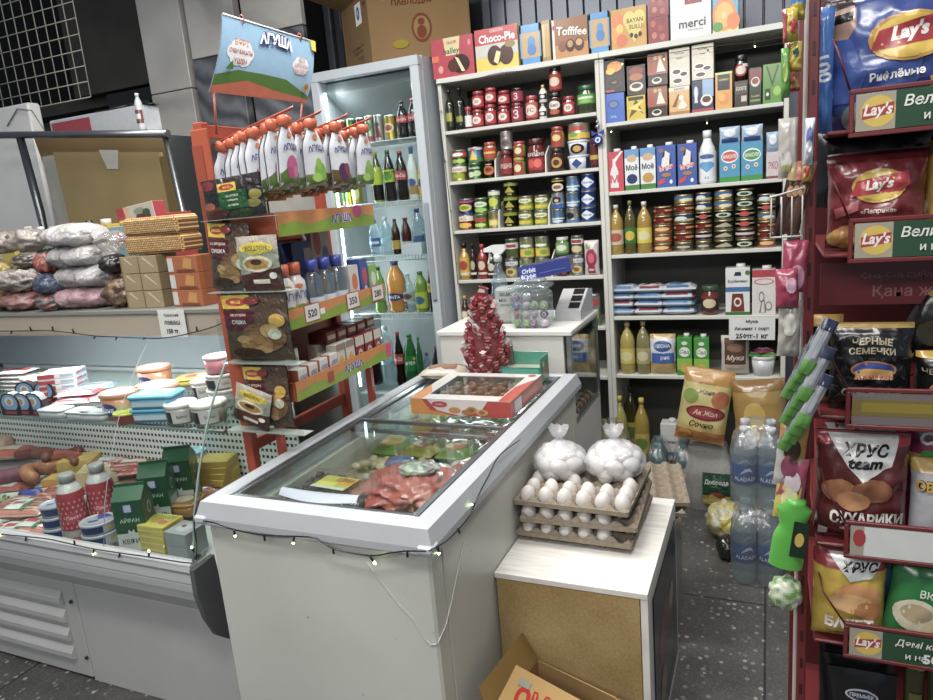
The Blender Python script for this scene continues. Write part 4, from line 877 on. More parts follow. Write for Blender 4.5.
for ci, (p0, p1) in enumerate(((609, 639), (634, 667), (660, 697))):
    fz = ZR[3]; x = aty((p0+p1)/2, 300, YF+.08)[0]; w = aty(p1, 300, YF)[0]-aty(p0, 300, YF)[0]
    for li in range(4):
        k_ = FL[(ci+li*(1 if li else 0)) % 3]; hh = .038
        sp = flatpack(round(w, 3), .15, hh, base=k_['base'], seed=ci*5+li, m='film', art=[('r', .15, .2, .85, .8, '#e3e6e8'), ('e', .5, .5, .26, .2, k_['c2']), ('r', .2, .05, .8, .14, k_['c2'])], ends=k_['c2'] if li < 3 else '#d8dde2')
        put(sp, 'flour_bag', f"flat white and blue flour bag, {['bottom', 'second up', 'third up', 'top'][li]} of {['left', 'middle', 'right'][ci]} pile on right unit's fourth shelf", 'bag', (x+random.uniform(-.006, .006), YF+.09, fz), random.uniform(-.06, .06), 'flour bags piled on the fourth shelf')
        fz += hh*.93
row(ZR[4], 'right unit fifth shelf', [
 (618.5, 634, 372, [(321, bottle, oil('#d8c65a', '#e8dda0', liq='#b3a04a', cap='#d9cf9a'), 'oil_bottle', 'pale yellow oil bottle', 'bottle')]),
 (635, 649.5, 372.5, [(320, bottle, oil('#b8ab70', '#d9d2a8', liq='#8a8454', cap='#c9c08a'), 'oil_bottle', 'greyer oil bottle with faint label', 'bottle')]),
 (649, 675.5, 375, [(335, bag, dict(t=.06, base='#c9a865', art=[('r', 0, .62, 1, .9, '#e8ecf0'), ('r', 0, .32, 1, .62, '#e0e4e8'), ('r', .05, .3, .95, .55, '#2c5fb4'), ('e', .5, .72, .36, .14, '#2c5a9c'), T('ЦЕСНА', .5, .72, .1, '#fff', w=.6), T('рис', .6, .42, .1, '#fff')], seed=5, nu=10, nv=12, m='gloss'), 'cereal_packet', 'blue and white cereal packet', 'packet')]),
 (676.5, 692, 371, [(330, carton, JUI, 'juice_carton', 'green juice carton', 'carton')]),
 (693.5, 709, 371, [(330.5, carton, JUI, 'juice_carton', 'green juice carton', 'carton')]),
 (720, 749.5, 377, [(337.5, bag, dict(t=.09, base='#d6cfc4', art=[('r', .12, .3, .88, .95, '#5c3c2c'), ('e', .5, .72, .3, .1, '#8a6a50'), T('Мука', .5, .46, .16, '#efe4d2', sh=.3, w=.7), ('r', .12, .2, .88, .3, '#c8b9a2')], seed=8, m='paper', crimp=.02, nu=10, nv=12), 'flour_packet', 'paper flour packet with brown panel', 'packet')]),
 (750, 776, 378.5, [(359, tub, dict(base='#d6dadc', lid='#e1e4e4', taper=.8), 'plastic_tub', 'pale grey bucket tub', 'tub')]),
])
bz = ZR[4]+.085
for i, (c, p, t_) in enumerate((('#3e8a34', 756, 'green sachet lying on the pale bucket tub'), ('#6fae40', 768, 'lime sachet lying on the pale bucket tub'), ('#b3306a', 764, 'dark pink sachet on top of the bucket tub'))):
    x = aty(p, 350, YF+.06)[0]
    put(flatpack(.075, .06, .02, base=c, seed=i+40, art=[('r', .2, .2, .8, .8, '#%s' % ('d9e8c8' if i < 2 else 'e8c0d4'))]), 'sachet', t_, 'sachet', (x, YF+.06, bz if i < 2 else bz+.02), (0, 0, .3*i), 'sachets on the bucket tub')
# hand lettered price sign hung on the shelf edge
g = B('paper', '#e6e8e4'); pA = aty(729, 318, YF-.012); pB = aty(775, 338, YF-.012); w_ = pB[0]-pA[0]; h_ = .102
g.box(0, w_, -.002, 0, 0, h_)
g.art(lambda u, v, e: (u*w_, -.002-e, v*h_), w_, h_, [T('Мука', .5, .82, .2, '#15151a', b=.03), T('Ак-ниет 1 сорт', .5, .5, .2, '#15151a', w=.88, b=.03), T('250тг-1 кг', .5, .18, .24, '#15151a', w=.88, b=.03)])
o = link('price_sign', g.mesh('price_sign'), None, (pA[0], YF-.012, pA[2]-h_)); tag(o, 'white paper flour price sign hung below the fourth shelf edge', 'sign')
# ---- boxes on top of the units
TOPS = [
 (431.5, 474, 78.5, 39, .06, '#b3243a', 'a red biscuit box with orange sticker left end', [('r', .0, 0, 1, 1, '#c02c44'), ('p', ((.3, 1), (.7, 1), (.66, .55), (.34, .55)), '#e9d9a0'), T('halley', .48, .64, .2, '#17604a', w=.44, sh=.2), T('ÜLKER', .5, .88, .09, '#b3202a'), ('e', .68, .3, .22, .24, '#3a1a10'), ('e', .5, .28, .13, .16, '#5b2c18'), ('p', ((.55, .5), (.64, .45), (.78, .1), (.7, .1)), '#f3e6b4'), ('r', .0, .42, .17, .58, '#e8662a'), ('e', .2, .22, .06, .1, '#e8a09a'), ('e', .92, .8, .04, .08, '#e28a8a')]),
 (475, 518.5, 74, 32, .07, '#efe3a0', 'red and cream biscuit box with dark round cakes', [('r', 0, 0, 1, .32, '#efd34a'), ('r', 0, .32, 1, .62, '#d8d6cc'), ('r', 0, .62, 1, 1, '#c9202e'), T('Choco-Pie', .52, .76, .2, '#fff', w=.85, b=.03), T('ORION', .52, .93, .08, '#f4dada'), ('e', .45, .34, .17, .24, '#44200f'), ('e', .72, .32, .17, .24, '#52281a'), ('p', ((.42, .2), (.5, .45), (.6, .4), (.52, .12)), '#f4e6a4'), ('e', .82, .56, .12, .08, '#a08a3a')]),
 (520, 541.5, 68, 28.5, .06, '#c9a874', 'kraft biscuit tray with blue wrap beside red box', [('r', 0, 0, 1, .16, '#3f9ad8'), ('r', 0, .8, 1, 1, '#3f9ad8'), ('r', 0, 0, .07, 1, '#3f9ad8'), ('r', .93, 0, 1, 1, '#3f9ad8'), ('e', .55, .55, .18, .15, '#3c8fd0'), ('e', .55, .36, .22, .15, '#2f7fc4')]),
 (541.8, 551, 66.5, 25, .06, '#a98a4e', 'narrow kraft box between blue tray and toffee box', [('r', .1, .1, .9, .9, '#c4a566'), ('r', .1, .1, .35, .9, '#d9c48c')]),
 (552, 588.5, 63, 23.5, .05, '#a46a2c', 'brown toffee sweets box with white lettering', [('r', 0, .35, 1, 1, '#9a6028'), ('r', 0, 0, 1, .35, '#c98a44'), T('Toffifee', .55, .66, .22, '#f7f0e2', w=.86, b=.03, rot=-.12, o='#5a2a12'), ('r', 0, .0, .07, 1, '#ece4da'), ('e', .28, .3, .12, .14, '#8a4c1c'), ('e', .5, .3, .13, .16, '#3a1c0e'), ('e', .5, .34, .08, .09, '#c89a5a'), ('e', .75, .3, .14, .17, '#4a2410'), ('e', .75, .35, .09, .09, '#d4a868'), ('e', .06, .8, .05, .06, '#a8204a')]),
 (589, 610, 57, 17, .06, '#c9a874', 'kraft biscuit tray with blue wrap right of toffee box', [('r', 0, 0, 1, .14, '#3f9ad8'), ('r', 0, .84, 1, 1, '#3f9ad8'), ('r', 0, 0, .07, 1, '#3f9ad8'), ('r', .93, 0, 1, 1, '#3f9ad8'), ('e', .55, .6, .16, .14, '#3c8fd0'), ('e', .55, .42, .22, .14, '#2f7fc4')]),
 (610.5, 647, 53.5, 13.5, .05, '#cf9c3a', 'golden sweets box with heart shape', [('e', .2, .7, .16, .2, '#e2783a'), ('e', .12, .35, .12, .2, '#e89a3c'), ('e', .3, .2, .16, .16, '#d8662c'), ('e', .25, .5, .1, .12, '#f2c65a'), ('e', .52, .7, .17, .2, '#e3cf6a'), ('e', .8, .7, .17, .2, '#e3cf6a'), ('p', ((.36, .62), (.66, .1), (.96, .62), (.66, .8)), '#e3cf6a'), T('BAYAN', .68, .66, .11, '#5a3210', w=.45), T('SULU', .7, .5, .11, '#5a3210', w=.4), ('e', .58, .3, .05, .06, '#3a1c0c'), ('e', .7, .26, .05, .06, '#3a1c0c'), ('e', .82, .3, .05, .06, '#3a1c0c')]),
]
for p0, p1, pb, pt, dp, base, lb, art_ in TOPS:
    y = YF+.0; w = aty(p1, (pb+pt)/2, y)[0]-aty(p0, (pb+pt)/2, y)[0]; h = aty(p0, pt, y)[2]-aty(p0, pb, y)[2]; x = aty((p0+p1)/2, (pb+pt)/2, y)[0]
    put(boxk(w-.004, h, d=dp, base=base, art=art_, m='gloss'), 'biscuit_box', lb.replace('a red biscuit', 'red biscuit')+' on top of the shelving', 'box', (x, y+dp/2, ZT+.0005), 0.)
RB = [('r', 0, 0, 1, 1, '#8c1f2a')]+[('e', x_, y_, .13, .13, c_) for x_, y_, c_ in ((.25, .75, '#b9503c'), (.6, .55, '#a83a34'), (.3, .3, '#c4704c'), (.75, .85, '#7a1620'), (.7, .2, '#b8583e'))]
def topbox(p0, p1, pb, pt, z, dp, name, label, cat, yo=0., **k):
    y = YF+yo; w = aty(p1, (pb+pt)/2, y)[0]-aty(p0, (pb+pt)/2, y)[0]; h = aty((p0+p1)/2, pt, y)[2]-aty((p0+p1)/2, pb, y)[2]; x = aty((p0+p1)/2, (pb+pt)/2, y)[0]
    put(boxk(w-.004, h, d=dp, **k), name, label, cat, (x, y+dp/2, z)); return z+h+.001
z_ = topbox(648, 669, 50, 24, ZT+.0005, .06, 'biscuit_box', 'dark red flowered box, lower of two left of white sweets box', 'box', base='#8c1f2a', art=RB)
topbox(648, 669, 24, 0, z_, .06, 'biscuit_box', 'dark red flowered box, upper of two left of white sweets box', 'box', base='#8c1f2a', art=RB)
topbox(669.5, 711.5, 46, -14, ZT+.0005, .05, 'sweets_box', 'large white sweets box with gold and red panel on shelf top', 'box', base='#e6eaee', art=[('r', .36, .56, .78, 1, '#8f1f20'), ('r', .44, .62, .7, .98, '#b8862c'), ('r', .48, .66, .66, .8, '#3a2010'), T('merci', .54, .24, .14, '#4a3a34', w=.66), T('Finest Selection', .62, .13, .03, '#a99a90')])
topbox(712, 739, 42, -6, ZT+.0005, .07, 'juice_box', 'blue box with cut orange picture on shelf top', 'box', base='#5fb0d0', side='#b8a88c', art=[('r', 0, 0, 1, .1, '#e9d06a'), ('e', .45, .36, .46, .34, '#e8862a'), ('e', .45, .36, .36, .26, '#f4b65a'), ('e', .8, .2, .25, .18, '#e07a1e'), ('e', .5, .93, .3, .08, '#c8252c'), ('e', .2, .12, .2, .1, '#4a9a3a'), ('e', .45, .36, .1, .08, '#f6d08a')])
# blue amulet hanging on the shelf post
g = thing('eye_amulet', 'dark blue eye amulet hanging on the post between the shelving units', 'amulet', aty(598, 140, YF-.02))
b = B('gloss', '#1b2c8a'); b.lathe([(.001, -.006), (.022, -.004), (.022, .004), (.001, .006)], 18, T=lambda p: (p[0], p[2], p[1])); b.art(lambda u, v, e: ((u-.5)*.04, -.006-e, (v-.5)*.04), .04, .04, [('e', .5, .5, .32, .32, '#e8ecf2'), ('e', .5, .5, .2, .2, '#5aa0d8'), ('e', .5, .5, .1, .1, '#111')]); part('disc', b, g)
b = B('matte', '#2a3c9c'); b.tube([(0, 0, .02), (.002, 0, .05), (0, 0, .1)], .0015, 5)
b.prism([(0, .03), (-.03, .045), (-.028, .02)], -.003, 0); b.prism([(0, .03), (.03, .02), (.03, .045)], -.003, 0); part('ribbon', b, g)
b = B('metal', '#c8ccd2'); b.lathe([(.001, .05), (.01, .056), (.01, .064), (.001, .07)], 12); b.lathe([(.001, .075), (.009, .08), (.001, .09)], 12); part('bead', b, g)
# ================================================================ glass door cooler
KX0, KX1, KY, KZ = -2.192, -1.562, 3.2, 2.205
g = thing('drinks_cooler', 'tall pale grey glass door drinks cooler left of the shelving', 'cooler', ((KX0+KX1)/2, 3.45, 0))
ox, oy = g.location.x, g.location.y
b = B('paint', '#b9c2c9'); b.rbox(KX0, KX0+.03, KY+.05, 3.62, .02, KZ, .003, T=L_); b.rbox(KX1-.03, KX1, KY+.05, 3.62, .02, KZ, .003, T=L_)
b.rbox(KX0+.03, KX1-.03, KY+.05, 3.62, KZ-.04, KZ, .003, T=L_); b.rbox(KX0+.03, KX1-.03, 3.59, 3.62, .02, KZ-.04, .001, '#c9d0d4', T=L_); b.box(KX0+.03, KX1-.03, KY+.05, 3.59, .02, .46, T=L_)
part('cabinet', b, g)
b = B('paint', '#c3ccd3'); ringbz = lambda b, xa, xb, za, zb, wd, ya, yb, r, **k: (b.rbox(xa, xb, ya, yb, zb-wd, zb, r, **k), b.rbox(xa, xb, ya, yb, za, za+wd, r, **k), b.rbox(xa, xa+wd, ya, yb, za+wd, zb-wd, r, **k), b.rbox(xb-wd, xb, ya, yb, za+wd, zb-wd, r, **k))
ringbz(b, KX0, KX1, .2, KZ-.005, .048, KY, KY+.045, .004, T=L_)
dr = part('door', b, g)
b = B('pane'); b.box(KX0+.05, KX1-.05, KY+.018, KY+.022, .25, KZ-.055, T=L_); part('door_glass', b, dr)
b = B('paint', '#9aa4ac'); b.rbox(KX1-.036, KX1-.012, KY-.012, KY, 1.0, 1.5, .004, T=L_); part('door_handle', b, dr)
b = B('paint', '#a8adb0'); b.prism([(KY+.1-oy, KZ-.05), (3.58-oy, KZ-.05), (3.58-oy, KZ-.28), (3.3-oy, KZ-.1)], KX0+.031-ox, KX1-.031-ox, 'yz'); part('evaporator_cover', b, g)
KS = [1.83, 1.52, 1.24, .922, .5]
for z in KS[:4]:
    b = B('paint', '#dde2e4')
    for i in range(30):
        x = KX0+.04+i*(KX1-KX0-.08)/29; b.tube([L_((x, KY+.07, z-.03)), L_((x, KY+.07, z-.004)), L_((x, 3.58, z-.004))], .0019, 4)
    for zz, yy in ((z-.03, KY+.07), (z-.002, KY+.07), (z-.008, 3.57)): b.tube([L_((KX0+.035, yy, zz)), L_((KX1-.035, yy, zz))], .003, 5)
    part('wire_shelf', b, g)
b = B('tube'); b.rbox(KX0+.034, KX0+.05, KY+.052, KY+.066, .5, KZ-.1, .002, T=L_); part('lamp', b, g)
area('cooler_light', (KX0+.09, KY+.07, 1.35), .03, 1.5, 3.5, (math.radians(90), 0, math.radians(-60)), (.92, .97, 1))
area('cooler_light', ((KX0+KX1)/2, KY+.09, KZ-.12), .5, .04, 1.6, (math.radians(-25), 0, 0), (.92, .97, 1))
CO = [('r', 0, 0, 1, 1, '#c41c22'), T('Coca-Cola', .5, .5, .42, '#fff', w=.72, sh=.35)]
def cola(**k): return dict(dict(kind='cola', liquid='#1a0906', cap='#c8161c', art=CO, band=(.42, .6)), **k)
def bt(pt, kw, d, n='drink_bottle', c='bottle'): return (pt, bottle, kw, n, d, c)
def dcan(base, art, d, pt): return (pt, can, dict(base=base, art=art), 'drink_can', d, 'can')
LIME = [('r', 0, 0, 1, 1, '#b8cf2c'), ('e', .5, .45, .3, .3, '#5c9a2a'), T('Piko', .5, .75, .2, '#2a5a1c', w=.5)]
def krow(z, where, cols): row(z, where, cols, yback=.07, y0=KY+.01)
krow(KS[0], 'cooler top shelf', [
 (335.5, 344, 144.5, [dcan('#a8222a', [('r', .2, .3, .8, .6, '#e8c8c0')], 'red drink can', 118)]),
 (345, 353.5, 143, [dcan('#6a9a4a', [('e', .5, .5, .3, .25, '#e8ead0'), ('r', 0, 0, 1, .2, '#2c6a34')], 'green drink can', 116)]),
 (354.5, 362.5, 141.5, [dcan('#7a2a2c', [('r', .2, .3, .8, .7, '#c8a0a0')], 'dark red drink can', 115)]),
 (363, 371.5, 140.5, [dcan('#c8d8c0', [('e', .5, .6, .3, .2, '#3c8a4a'), ('r', 0, 0, 1, .2, '#b8343a')], 'white and green drink can', 113)]),
 (372, 381, 139.5, [dcan('#c9c4c4', [('p', ((.2, .1), (.5, .9), (.8, .1)), '#8a2a34'), ('r', .3, .6, .7, .75, '#40404a')], 'silvery drink can', 112.5)]),
 (382, 393.5, 138.5, [dcan('#d9b42c', [('e', .5, .5, .34, .22, '#f4ecc0'), ('e', .5, .5, .24, .14, '#c23a24')], 'fat yellow drink can', 113)]),
 (394, 405, 136.5, [bt(98, cola(cap='#2a1412'), 'cola bottle')]),
 (405.5, 416.5, 135.5, [bt(96, cola(), 'cola bottle')]),
 (417, 423, 134.5, [bt(108, cola(art=(), liquid='#240c08'), 'dark bottle behind door edge')]),
])
krow(KS[1], 'cooler second shelf', [
 (338, 348, 204, [dcan('#c9d060', [('e', .5, .4, .3, .3, '#5a9a3c')], 'lemon green drink can', 174)]),
 (349, 359, 203.5, [dcan('#d8c640', [('e', .5, .4, .3, .3, '#e8e8b0')], 'yellow drink can', 175)]),
 (368, 379, 200.5, [bt(149, dict(kind='cola', liquid='#b8c93c', cap='#c9c92c', top='#4a5420', art=[('r', 0, .55, 1, 1, '#c3d22c'), ('r', 0, 0, 1, .55, '#1c1410')], band=(.05, .6)), 'dark drink bottle with lime band and yellow cap')]),
 (380, 391.5, 199.5, [bt(147, dict(kind='cola', liquid='#1e120c', cap='#3a8a34', art=LIME, band=(.38, .62)), 'dark drink bottle with lime band and green cap')]),
 (392, 404, 198.5, [bt(148, cola(), 'full cola bottle')]),
 (405, 415, 197, [bt(143, dict(kind='milk', liquid='#e9eaea', cap='#3a6ab8', m='gloss', art=[('r', 0, 0, 1, .5, '#b8884a'), ('e', .5, .65, .3, .2, '#3a5a9a')], band=(.1, .45)), 'white yoghurt drink bottle with blue cap')]),
 (415.5, 424.5, 196, [bt(155, dict(kind='oil', liquid='#d9b32c', cap='#d0b03c', art=[('r', 0, 0, 1, 1, '#d9c23c'), ('e', .5, .5, .25, .25, '#3a5a9a')], band=(.2, .6)), 'yellow drink bottle at the door edge')]),
])
WL = [('r', 0, 0, 1, 1, '#3a6ab0'), ('r', .1, .3, .9, .6, '#e0e8f0')]
krow(KS[2], 'cooler third shelf', [
 (366.5, 377, 253, [bt(217, dict(kind='water', liquid='#a8c4dc', cap='#2a50b0', m='pet', art=WL, band=(.25, .5), n=14), 'clear water bottle with dark blue cap')]),
 (377.5, 388.5, 252.5, [bt(214, dict(kind='water', liquid='#8fc0d8', cap='#cfe4ee', m='pet', art=[('r', 0, .3, 1, .7, '#a8dce8')], band=(.3, .5), n=14), 'ice blue water bottle with white cap')]),
 (389, 397.5, 252, [bt(216, dict(kind='cola', liquid='#3a1a10', cap='#5a2a1a', art=[('r', 0, 0, 1, 1, '#c9a030')], band=(.15, .4)), 'small brown drink bottle')]),
 (398.5, 408.5, 251.5, [bt(215, dict(kind='cola', liquid='#4a1010', cap='#7a2a20', art=[('r', 0, 0, 1, 1, '#d8c8c0'), ('e', .5, .5, .3, .3, '#a82a2a')], band=(.12, .35), capr=.5), 'small dark red drink bottle')]),
 (409, 421, 250, [bt(205, dict(kind='water', liquid='#5a6a8c', cap='#24409a', m='pet', art=[('r', 0, 0, 1, 1, '#4a5f94')], band=(.2, .4), n=14), 'large grey blue water bottle')]),
 (421.5, 428, 249, [bt(212, dict(kind='water', liquid='#5f9ab0', cap='#8ac0d0', m='pet', n=14), 'teal water bottle half behind the door edge')]),
])
krow(KS[3], 'cooler fourth shelf', [
 (371, 382, 314, [bt(268, dict(kind='fanta', liquid='#7fae4a', cap='#4a8a2a', art=[('r', 0, .2, 1, .8, '#a8d060')], band=(.2, .5)), 'pale green drink bottle')]),
 (383, 400.5, 313, [bt(262, dict(kind='fanta', liquid='#e8961c', cap='#3a50a8', art=[('r', 0, 0, 1, 1, '#e07a20'), ('e', .5, .5, .4, .34, '#2a3a70'), T('FANTA', .5, .5, .3, '#fff', w=.6)], band=(.2, .42)), 'fat orange soda bottle with blue cap')]),
 (401, 411.5, 312, [bt(274, dict(kind='cola', liquid='#9a9c94', cap='#c0c4c0', m='pet', art=[('r', 0, 0, 1, 1, '#b8bcb8'), ('e', .5, .5, .3, .3, '#6a4a4a')], band=(.3, .55)), 'greyish clear drink bottle')]),
 (412, 424.5, 311.5, [bt(271, dict(kind='water', liquid='#7f9a2c', cap='#5a9a2c', art=[('r', 0, 0, 1, 1, '#c9cf2c'), ('e', .5, .5, .3, .25, '#3a6a9a')], band=(.1, .5)), 'lime green drink bottle')]),
 (425, 435, 311, [bt(262, dict(kind='cola', liquid='#160a08', cap='#b81c24', art=[('r', 0, 0, 1, 1, '#d8c62c'), T('PEPSI', .5, .5, .3, '#2a3a80', w=.6)], band=(.42, .6)), 'black drink bottle with yellow band')]),
])
krow(KS[4], 'cooler floor', [
 (364, 377, 388, [bt(336, cola(art=()), 'dark cola bottle')]),
 (378, 390, 387, [bt(328, dict(kind='water', liquid='#b8ccd4', cap='#e8eef0', m='pet', art=[('r', 0, .3, 1, .6, '#9ac0d4')], band=(.3, .5), n=14), 'clear water bottle')]),
 (391, 400.5, 376, [bt(322, cola(), 'cola bottle')]),
 (401, 413, 378, [bt(326, dict(kind='cola', liquid='#1f6a34', cap='#2a9a3c', art=[('r', 0, 0, 1, 1, '#1f8a3c'), T('Sprite', .5, .5, .4, '#fff', w=.8, rot=.1), ('e', .85, .8, .1, .1, '#e8d83c')], band=(.3, .6)), 'green lemonade bottle in front')]),
 (413.5, 420, 374, [bt(324, dict(kind='cola', liquid='#1f6a34', cap='#2a9a3c'), 'slim green lemonade bottle behind')]),
 (420.5, 428, 370, [bt(336, dict(kind='water', liquid='#6a8cb0', cap='#2a4ab0', m='pet', art=WL, band=(.25, .5), n=14), 'small blue water bottle')]),
 (428.5, 439, 369, [bt(328, dict(kind='cola', liquid='#160a08', cap='#c81c24', art=[('r', 0, 0, 1, 1, '#d8c62c'), T('PEPSI', .5, .5, .3, '#2a3a80', w=.6)], band=(.25, .5)), 'black drink bottle with yellow band')]),
])
x_ = aty(419, 250, KY+.1)[0]; b = B('tint', '#c8d4dc'); b.box(-.06, .06, -.03, .03, 0, .002); b.box(-.06, .06, -.03, -.028, .002, .06); b.box(-.06, .06, .028, .03, .002, .06); b.box(-.06, -.058, -.028, .028, .002, .06); b.box(.058, .06, -.028, .028, .002, .06)
tag(link('clear_tray', b.mesh('clear_tray'), None, (x_, KY+.045, KS[2])), 'small clear plastic tray on the cooler third shelf', 'tray')
# cardboard box on the cooler
BX0, BX1 = -2.12, -1.4
g = thing('cardboard_box', 'large open brown cardboard carton standing on top of the drinks cooler', 'box', ((BX0+BX1)/2, 3.45, KZ))
ox, oy = g.location.x, g.location.y
def LZ(q): return (q[0]-ox, q[1]-oy, q[2]-KZ)
zt_ = KZ+.34; xc = -1.83
FRT = [(-2.14, 3.5), (xc, 3.24), (-1.36, 3.42), (-1.66, 3.68)]   # footprint turned with one corner forward
b = B('cardboard', '#a58256'); cols_ = ['#8a6b45', '#b08c5c', '#9a7849', '#9a7849']
for i in range(4):
    (xa, ya), (xb, yb) = FRT[i], FRT[(i+1) % 4]; d = Vector((xb-xa, yb-ya, 0)).normalized(); n_ = Vector((-d.y, d.x, 0))*.005
    P = [(xa, ya), (xb, yb), (xb+n_.x, yb+n_.y), (xa+n_.x, ya+n_.y)]; k = len(b.v)
    b.v += [LZ((x, y, KZ+.001)) for x, y in P]+[LZ((x, y, zt_)) for x, y in P]
    for q in ((0, 1, 5, 4), (1, 2, 6, 5), (2, 3, 7, 6), (3, 0, 4, 7), (4, 5, 6, 7)): b.F([k+j for j in q], '#7d6546')
k = len(b.v); b.v += [LZ((x, y, KZ+.002)) for x, y in FRT]; b.F([k, k+1, k+2, k+3])
def wallfn(i, za=KZ, zb=zt_):
    (xa, ya), (xb, yb) = FRT[i], FRT[i+1]; d = Vector((xb-xa, yb-ya, 0)).normalized()
    return lambda u, v, e: LZ((xa+(xb-xa)*u+d.y*e, ya+(yb-ya)*u-d.x*e, za+(zb-za)*v))
b.art(wallfn(0), .4, .34, [('r', .55, .62, .78, .92, '#e8e6de'), T('0', .66, .78, .2, '#2c62a8', b=.05), T('190', .9, .85, .06, '#4a3a28'), T('для хранения в сухом', .55, .32, .035, '#5a442c', w=.8), T('Кондитерские изделия', .55, .26, .035, '#5a442c', w=.8), T('Срок годности', .62, .17, .04, '#5a442c'), T('ГОСТ', .7, .1, .04, '#5a442c')], off=.001)
b.art(wallfn(1), .5, .34, [T('ПАВЛОДАР', .45, .78, .1, '#5c1e18', w=.7), ('e', .52, .42, .1, .2, '#6a3a28'), ('e', .52, .42, .08, .16, '#86704c'), ('e', .52, .36, .05, .09, '#6a3a28'), ('e', .52, .5, .035, .05, '#6a3a28'), ('e', .3, .22, .08, .06, '#8a7a2a')], off=.001)
part('carton', b, g)
for pts, col in (([(-2.14, 3.5, zt_), (xc, 3.24, zt_), (xc-.14, 3.12, zt_+.1), (-2.3, 3.38, zt_+.08)], '#8f7450'), ([(xc, 3.24, zt_), (-1.36, 3.42, zt_), (-1.28, 3.3, zt_+.08), (xc+.05, 3.1, zt_+.1)], '#7d6342')):
    b = B('cardboard', col); k = len(b.v); b.v += [LZ(p) for p in pts]+[LZ((p[0], p[1], p[2]+.005)) for p in pts]
    for q in ((3, 2, 1, 0), (4, 5, 6, 7), (0, 1, 5, 4), (1, 2, 6, 5), (2, 3, 7, 6), (3, 0, 4, 7)): b.F([k+j for j in q])
    part('flap', b, g)
# ================================================================ orange snack rack
RX, RXB, RY0, RY1 = -1.2, -1.42, 1.5, 2.04
g = thing('snack_rack', 'orange metal display rack with tiered shelves left of the chest freezer', 'display rack', ((RX+RXB)/2, (RY0+RY1)/2, 0))
ox, oy = g.location.x, g.location.y; OR = '#b23c08'
b = B('paint', OR)
for yy in (RY0, RY1-.03): b.rbox(RXB, RXB+.03, yy, yy+.03, 0, 1.76, .003, T=L_); part('post', b, g); b = B('paint', OR)
for yy in (RY0, RY1-.03): b.rbox(-1.3, -1.278, yy, yy+.022, .0, .95, .003, T=L_); part('post', b, g); b = B('paint', OR)
for zz, nm in ((1.72, 'crossbar'), (1.42, 'crossbar'), (.82, 'crossbar'), (.66, 'crossbar')):
    b.rbox(RXB+.004, RXB+.022, RY0+.03, RY1-.03, zz, zz+.035, .002, T=L_); part(nm, b, g); b = B('paint', OR)
b.rbox(RXB+.03, -1.3, RY0, RY0+.02, 1.42, 1.455, .002, T=L_); part('crossbar', b, g)
b = B('paint', '#b8501c'); b.box(RXB+.004, RXB+.01, RY0+.03, RY1-.03, 1.0, 1.42, T=L_); part('back_panel', b, g)
b = B('paint', OR); b.rbox(RXB+.0, -1.365, RY0-.012, RY0-.002, 1.0, 1.74, .002, T=L_, col='#b8460f'); b.rbox(RXB+.0, RXB+.035, RY0-.014, RY0-.0125, 1.3, 1.7, .0005, T=L_, col='#a33c0e'); part('end_panel', b, g)
GRS = [('r', 0, 0, 1, 1, '#d98a3a'), ('p', ((0, 0), (0, .45), (.15, .6), (.3, .4), (.5, .6), (.7, .4), (.85, .62), (1, .45), (1, 0)), '#8fae2c')]
TAG = lambda u, s, c='#f2f0ea': [('r', u-.07, .1, u+.07, 1.05, '#b3342a'), ('r', u-.063, .16, u+.063, 1.0, c), T(s, u, .55, .42, '#22252c', b=.03)]
for zz, hh, y0, y1, extra, wide in ((1.455, .065, 1.52, 2.02, [T('АГУША', .62, .52, .38, '#2c3d96', o='#fff', b=.03), ('e', .8, .75, .05, .3, '#d42a86')], 0), (1.2, .055, 1.5, 2.04, [T('-', .3, .5, .3, '#fff')]+TAG(.22, '520')+TAG(.62, '350')+TAG(.9, '280'), 1), (1.0, .055, 1.5, 2.04, [T('АГУША', .55, .52, .42, '#2c3d96', o='#fff', b=.03)]+[('r', .28, .2, .34, .8, '#b3342a'), ('r', .93, .1, .99, .9, '#d42a86')], 1)):
    b = B('paint', '#c25a20'); b.rbox(RXB+.032, RX-.004, y0, y1, zz-.012, zz-.006, .001, T=L_); sh_ = part('shelf', b, g)
    b = B('gloss', '#c4702c'); b.rbox(RX-.004, RX, y0, y1, zz-.012, zz-.012+hh, .001, T=L_); b.rbox(RXB+.034, RX-.004, y0-.004, y0, zz-.012, zz-.012+hh, .001, '#b8501c', T=L_)
    b.art(lambda u, v, e: L_((RX+e, y0+(y1-y0)*u, zz-.012+hh*v)), y1-y0, hh, GRS+extra); part('price_rail', b, sh_)
hooks = []
for i, yy in enumerate((1.545, 1.67, 1.8, 1.93)):
    b = B('paint', '#b3401c'); pts = [L_(p) for p in ((RXB+.03, yy-.012, 1.70), (-1.25, yy-.012, 1.735), (-1.13, yy-.006, 1.762), (-1.12, yy, 1.768), (-1.13, yy+.006, 1.764), (-1.25, yy+.012, 1.737), (RXB+.03, yy+.012, 1.702))]
    b.tube(pts, .0028, 6); part('hook', b, g)
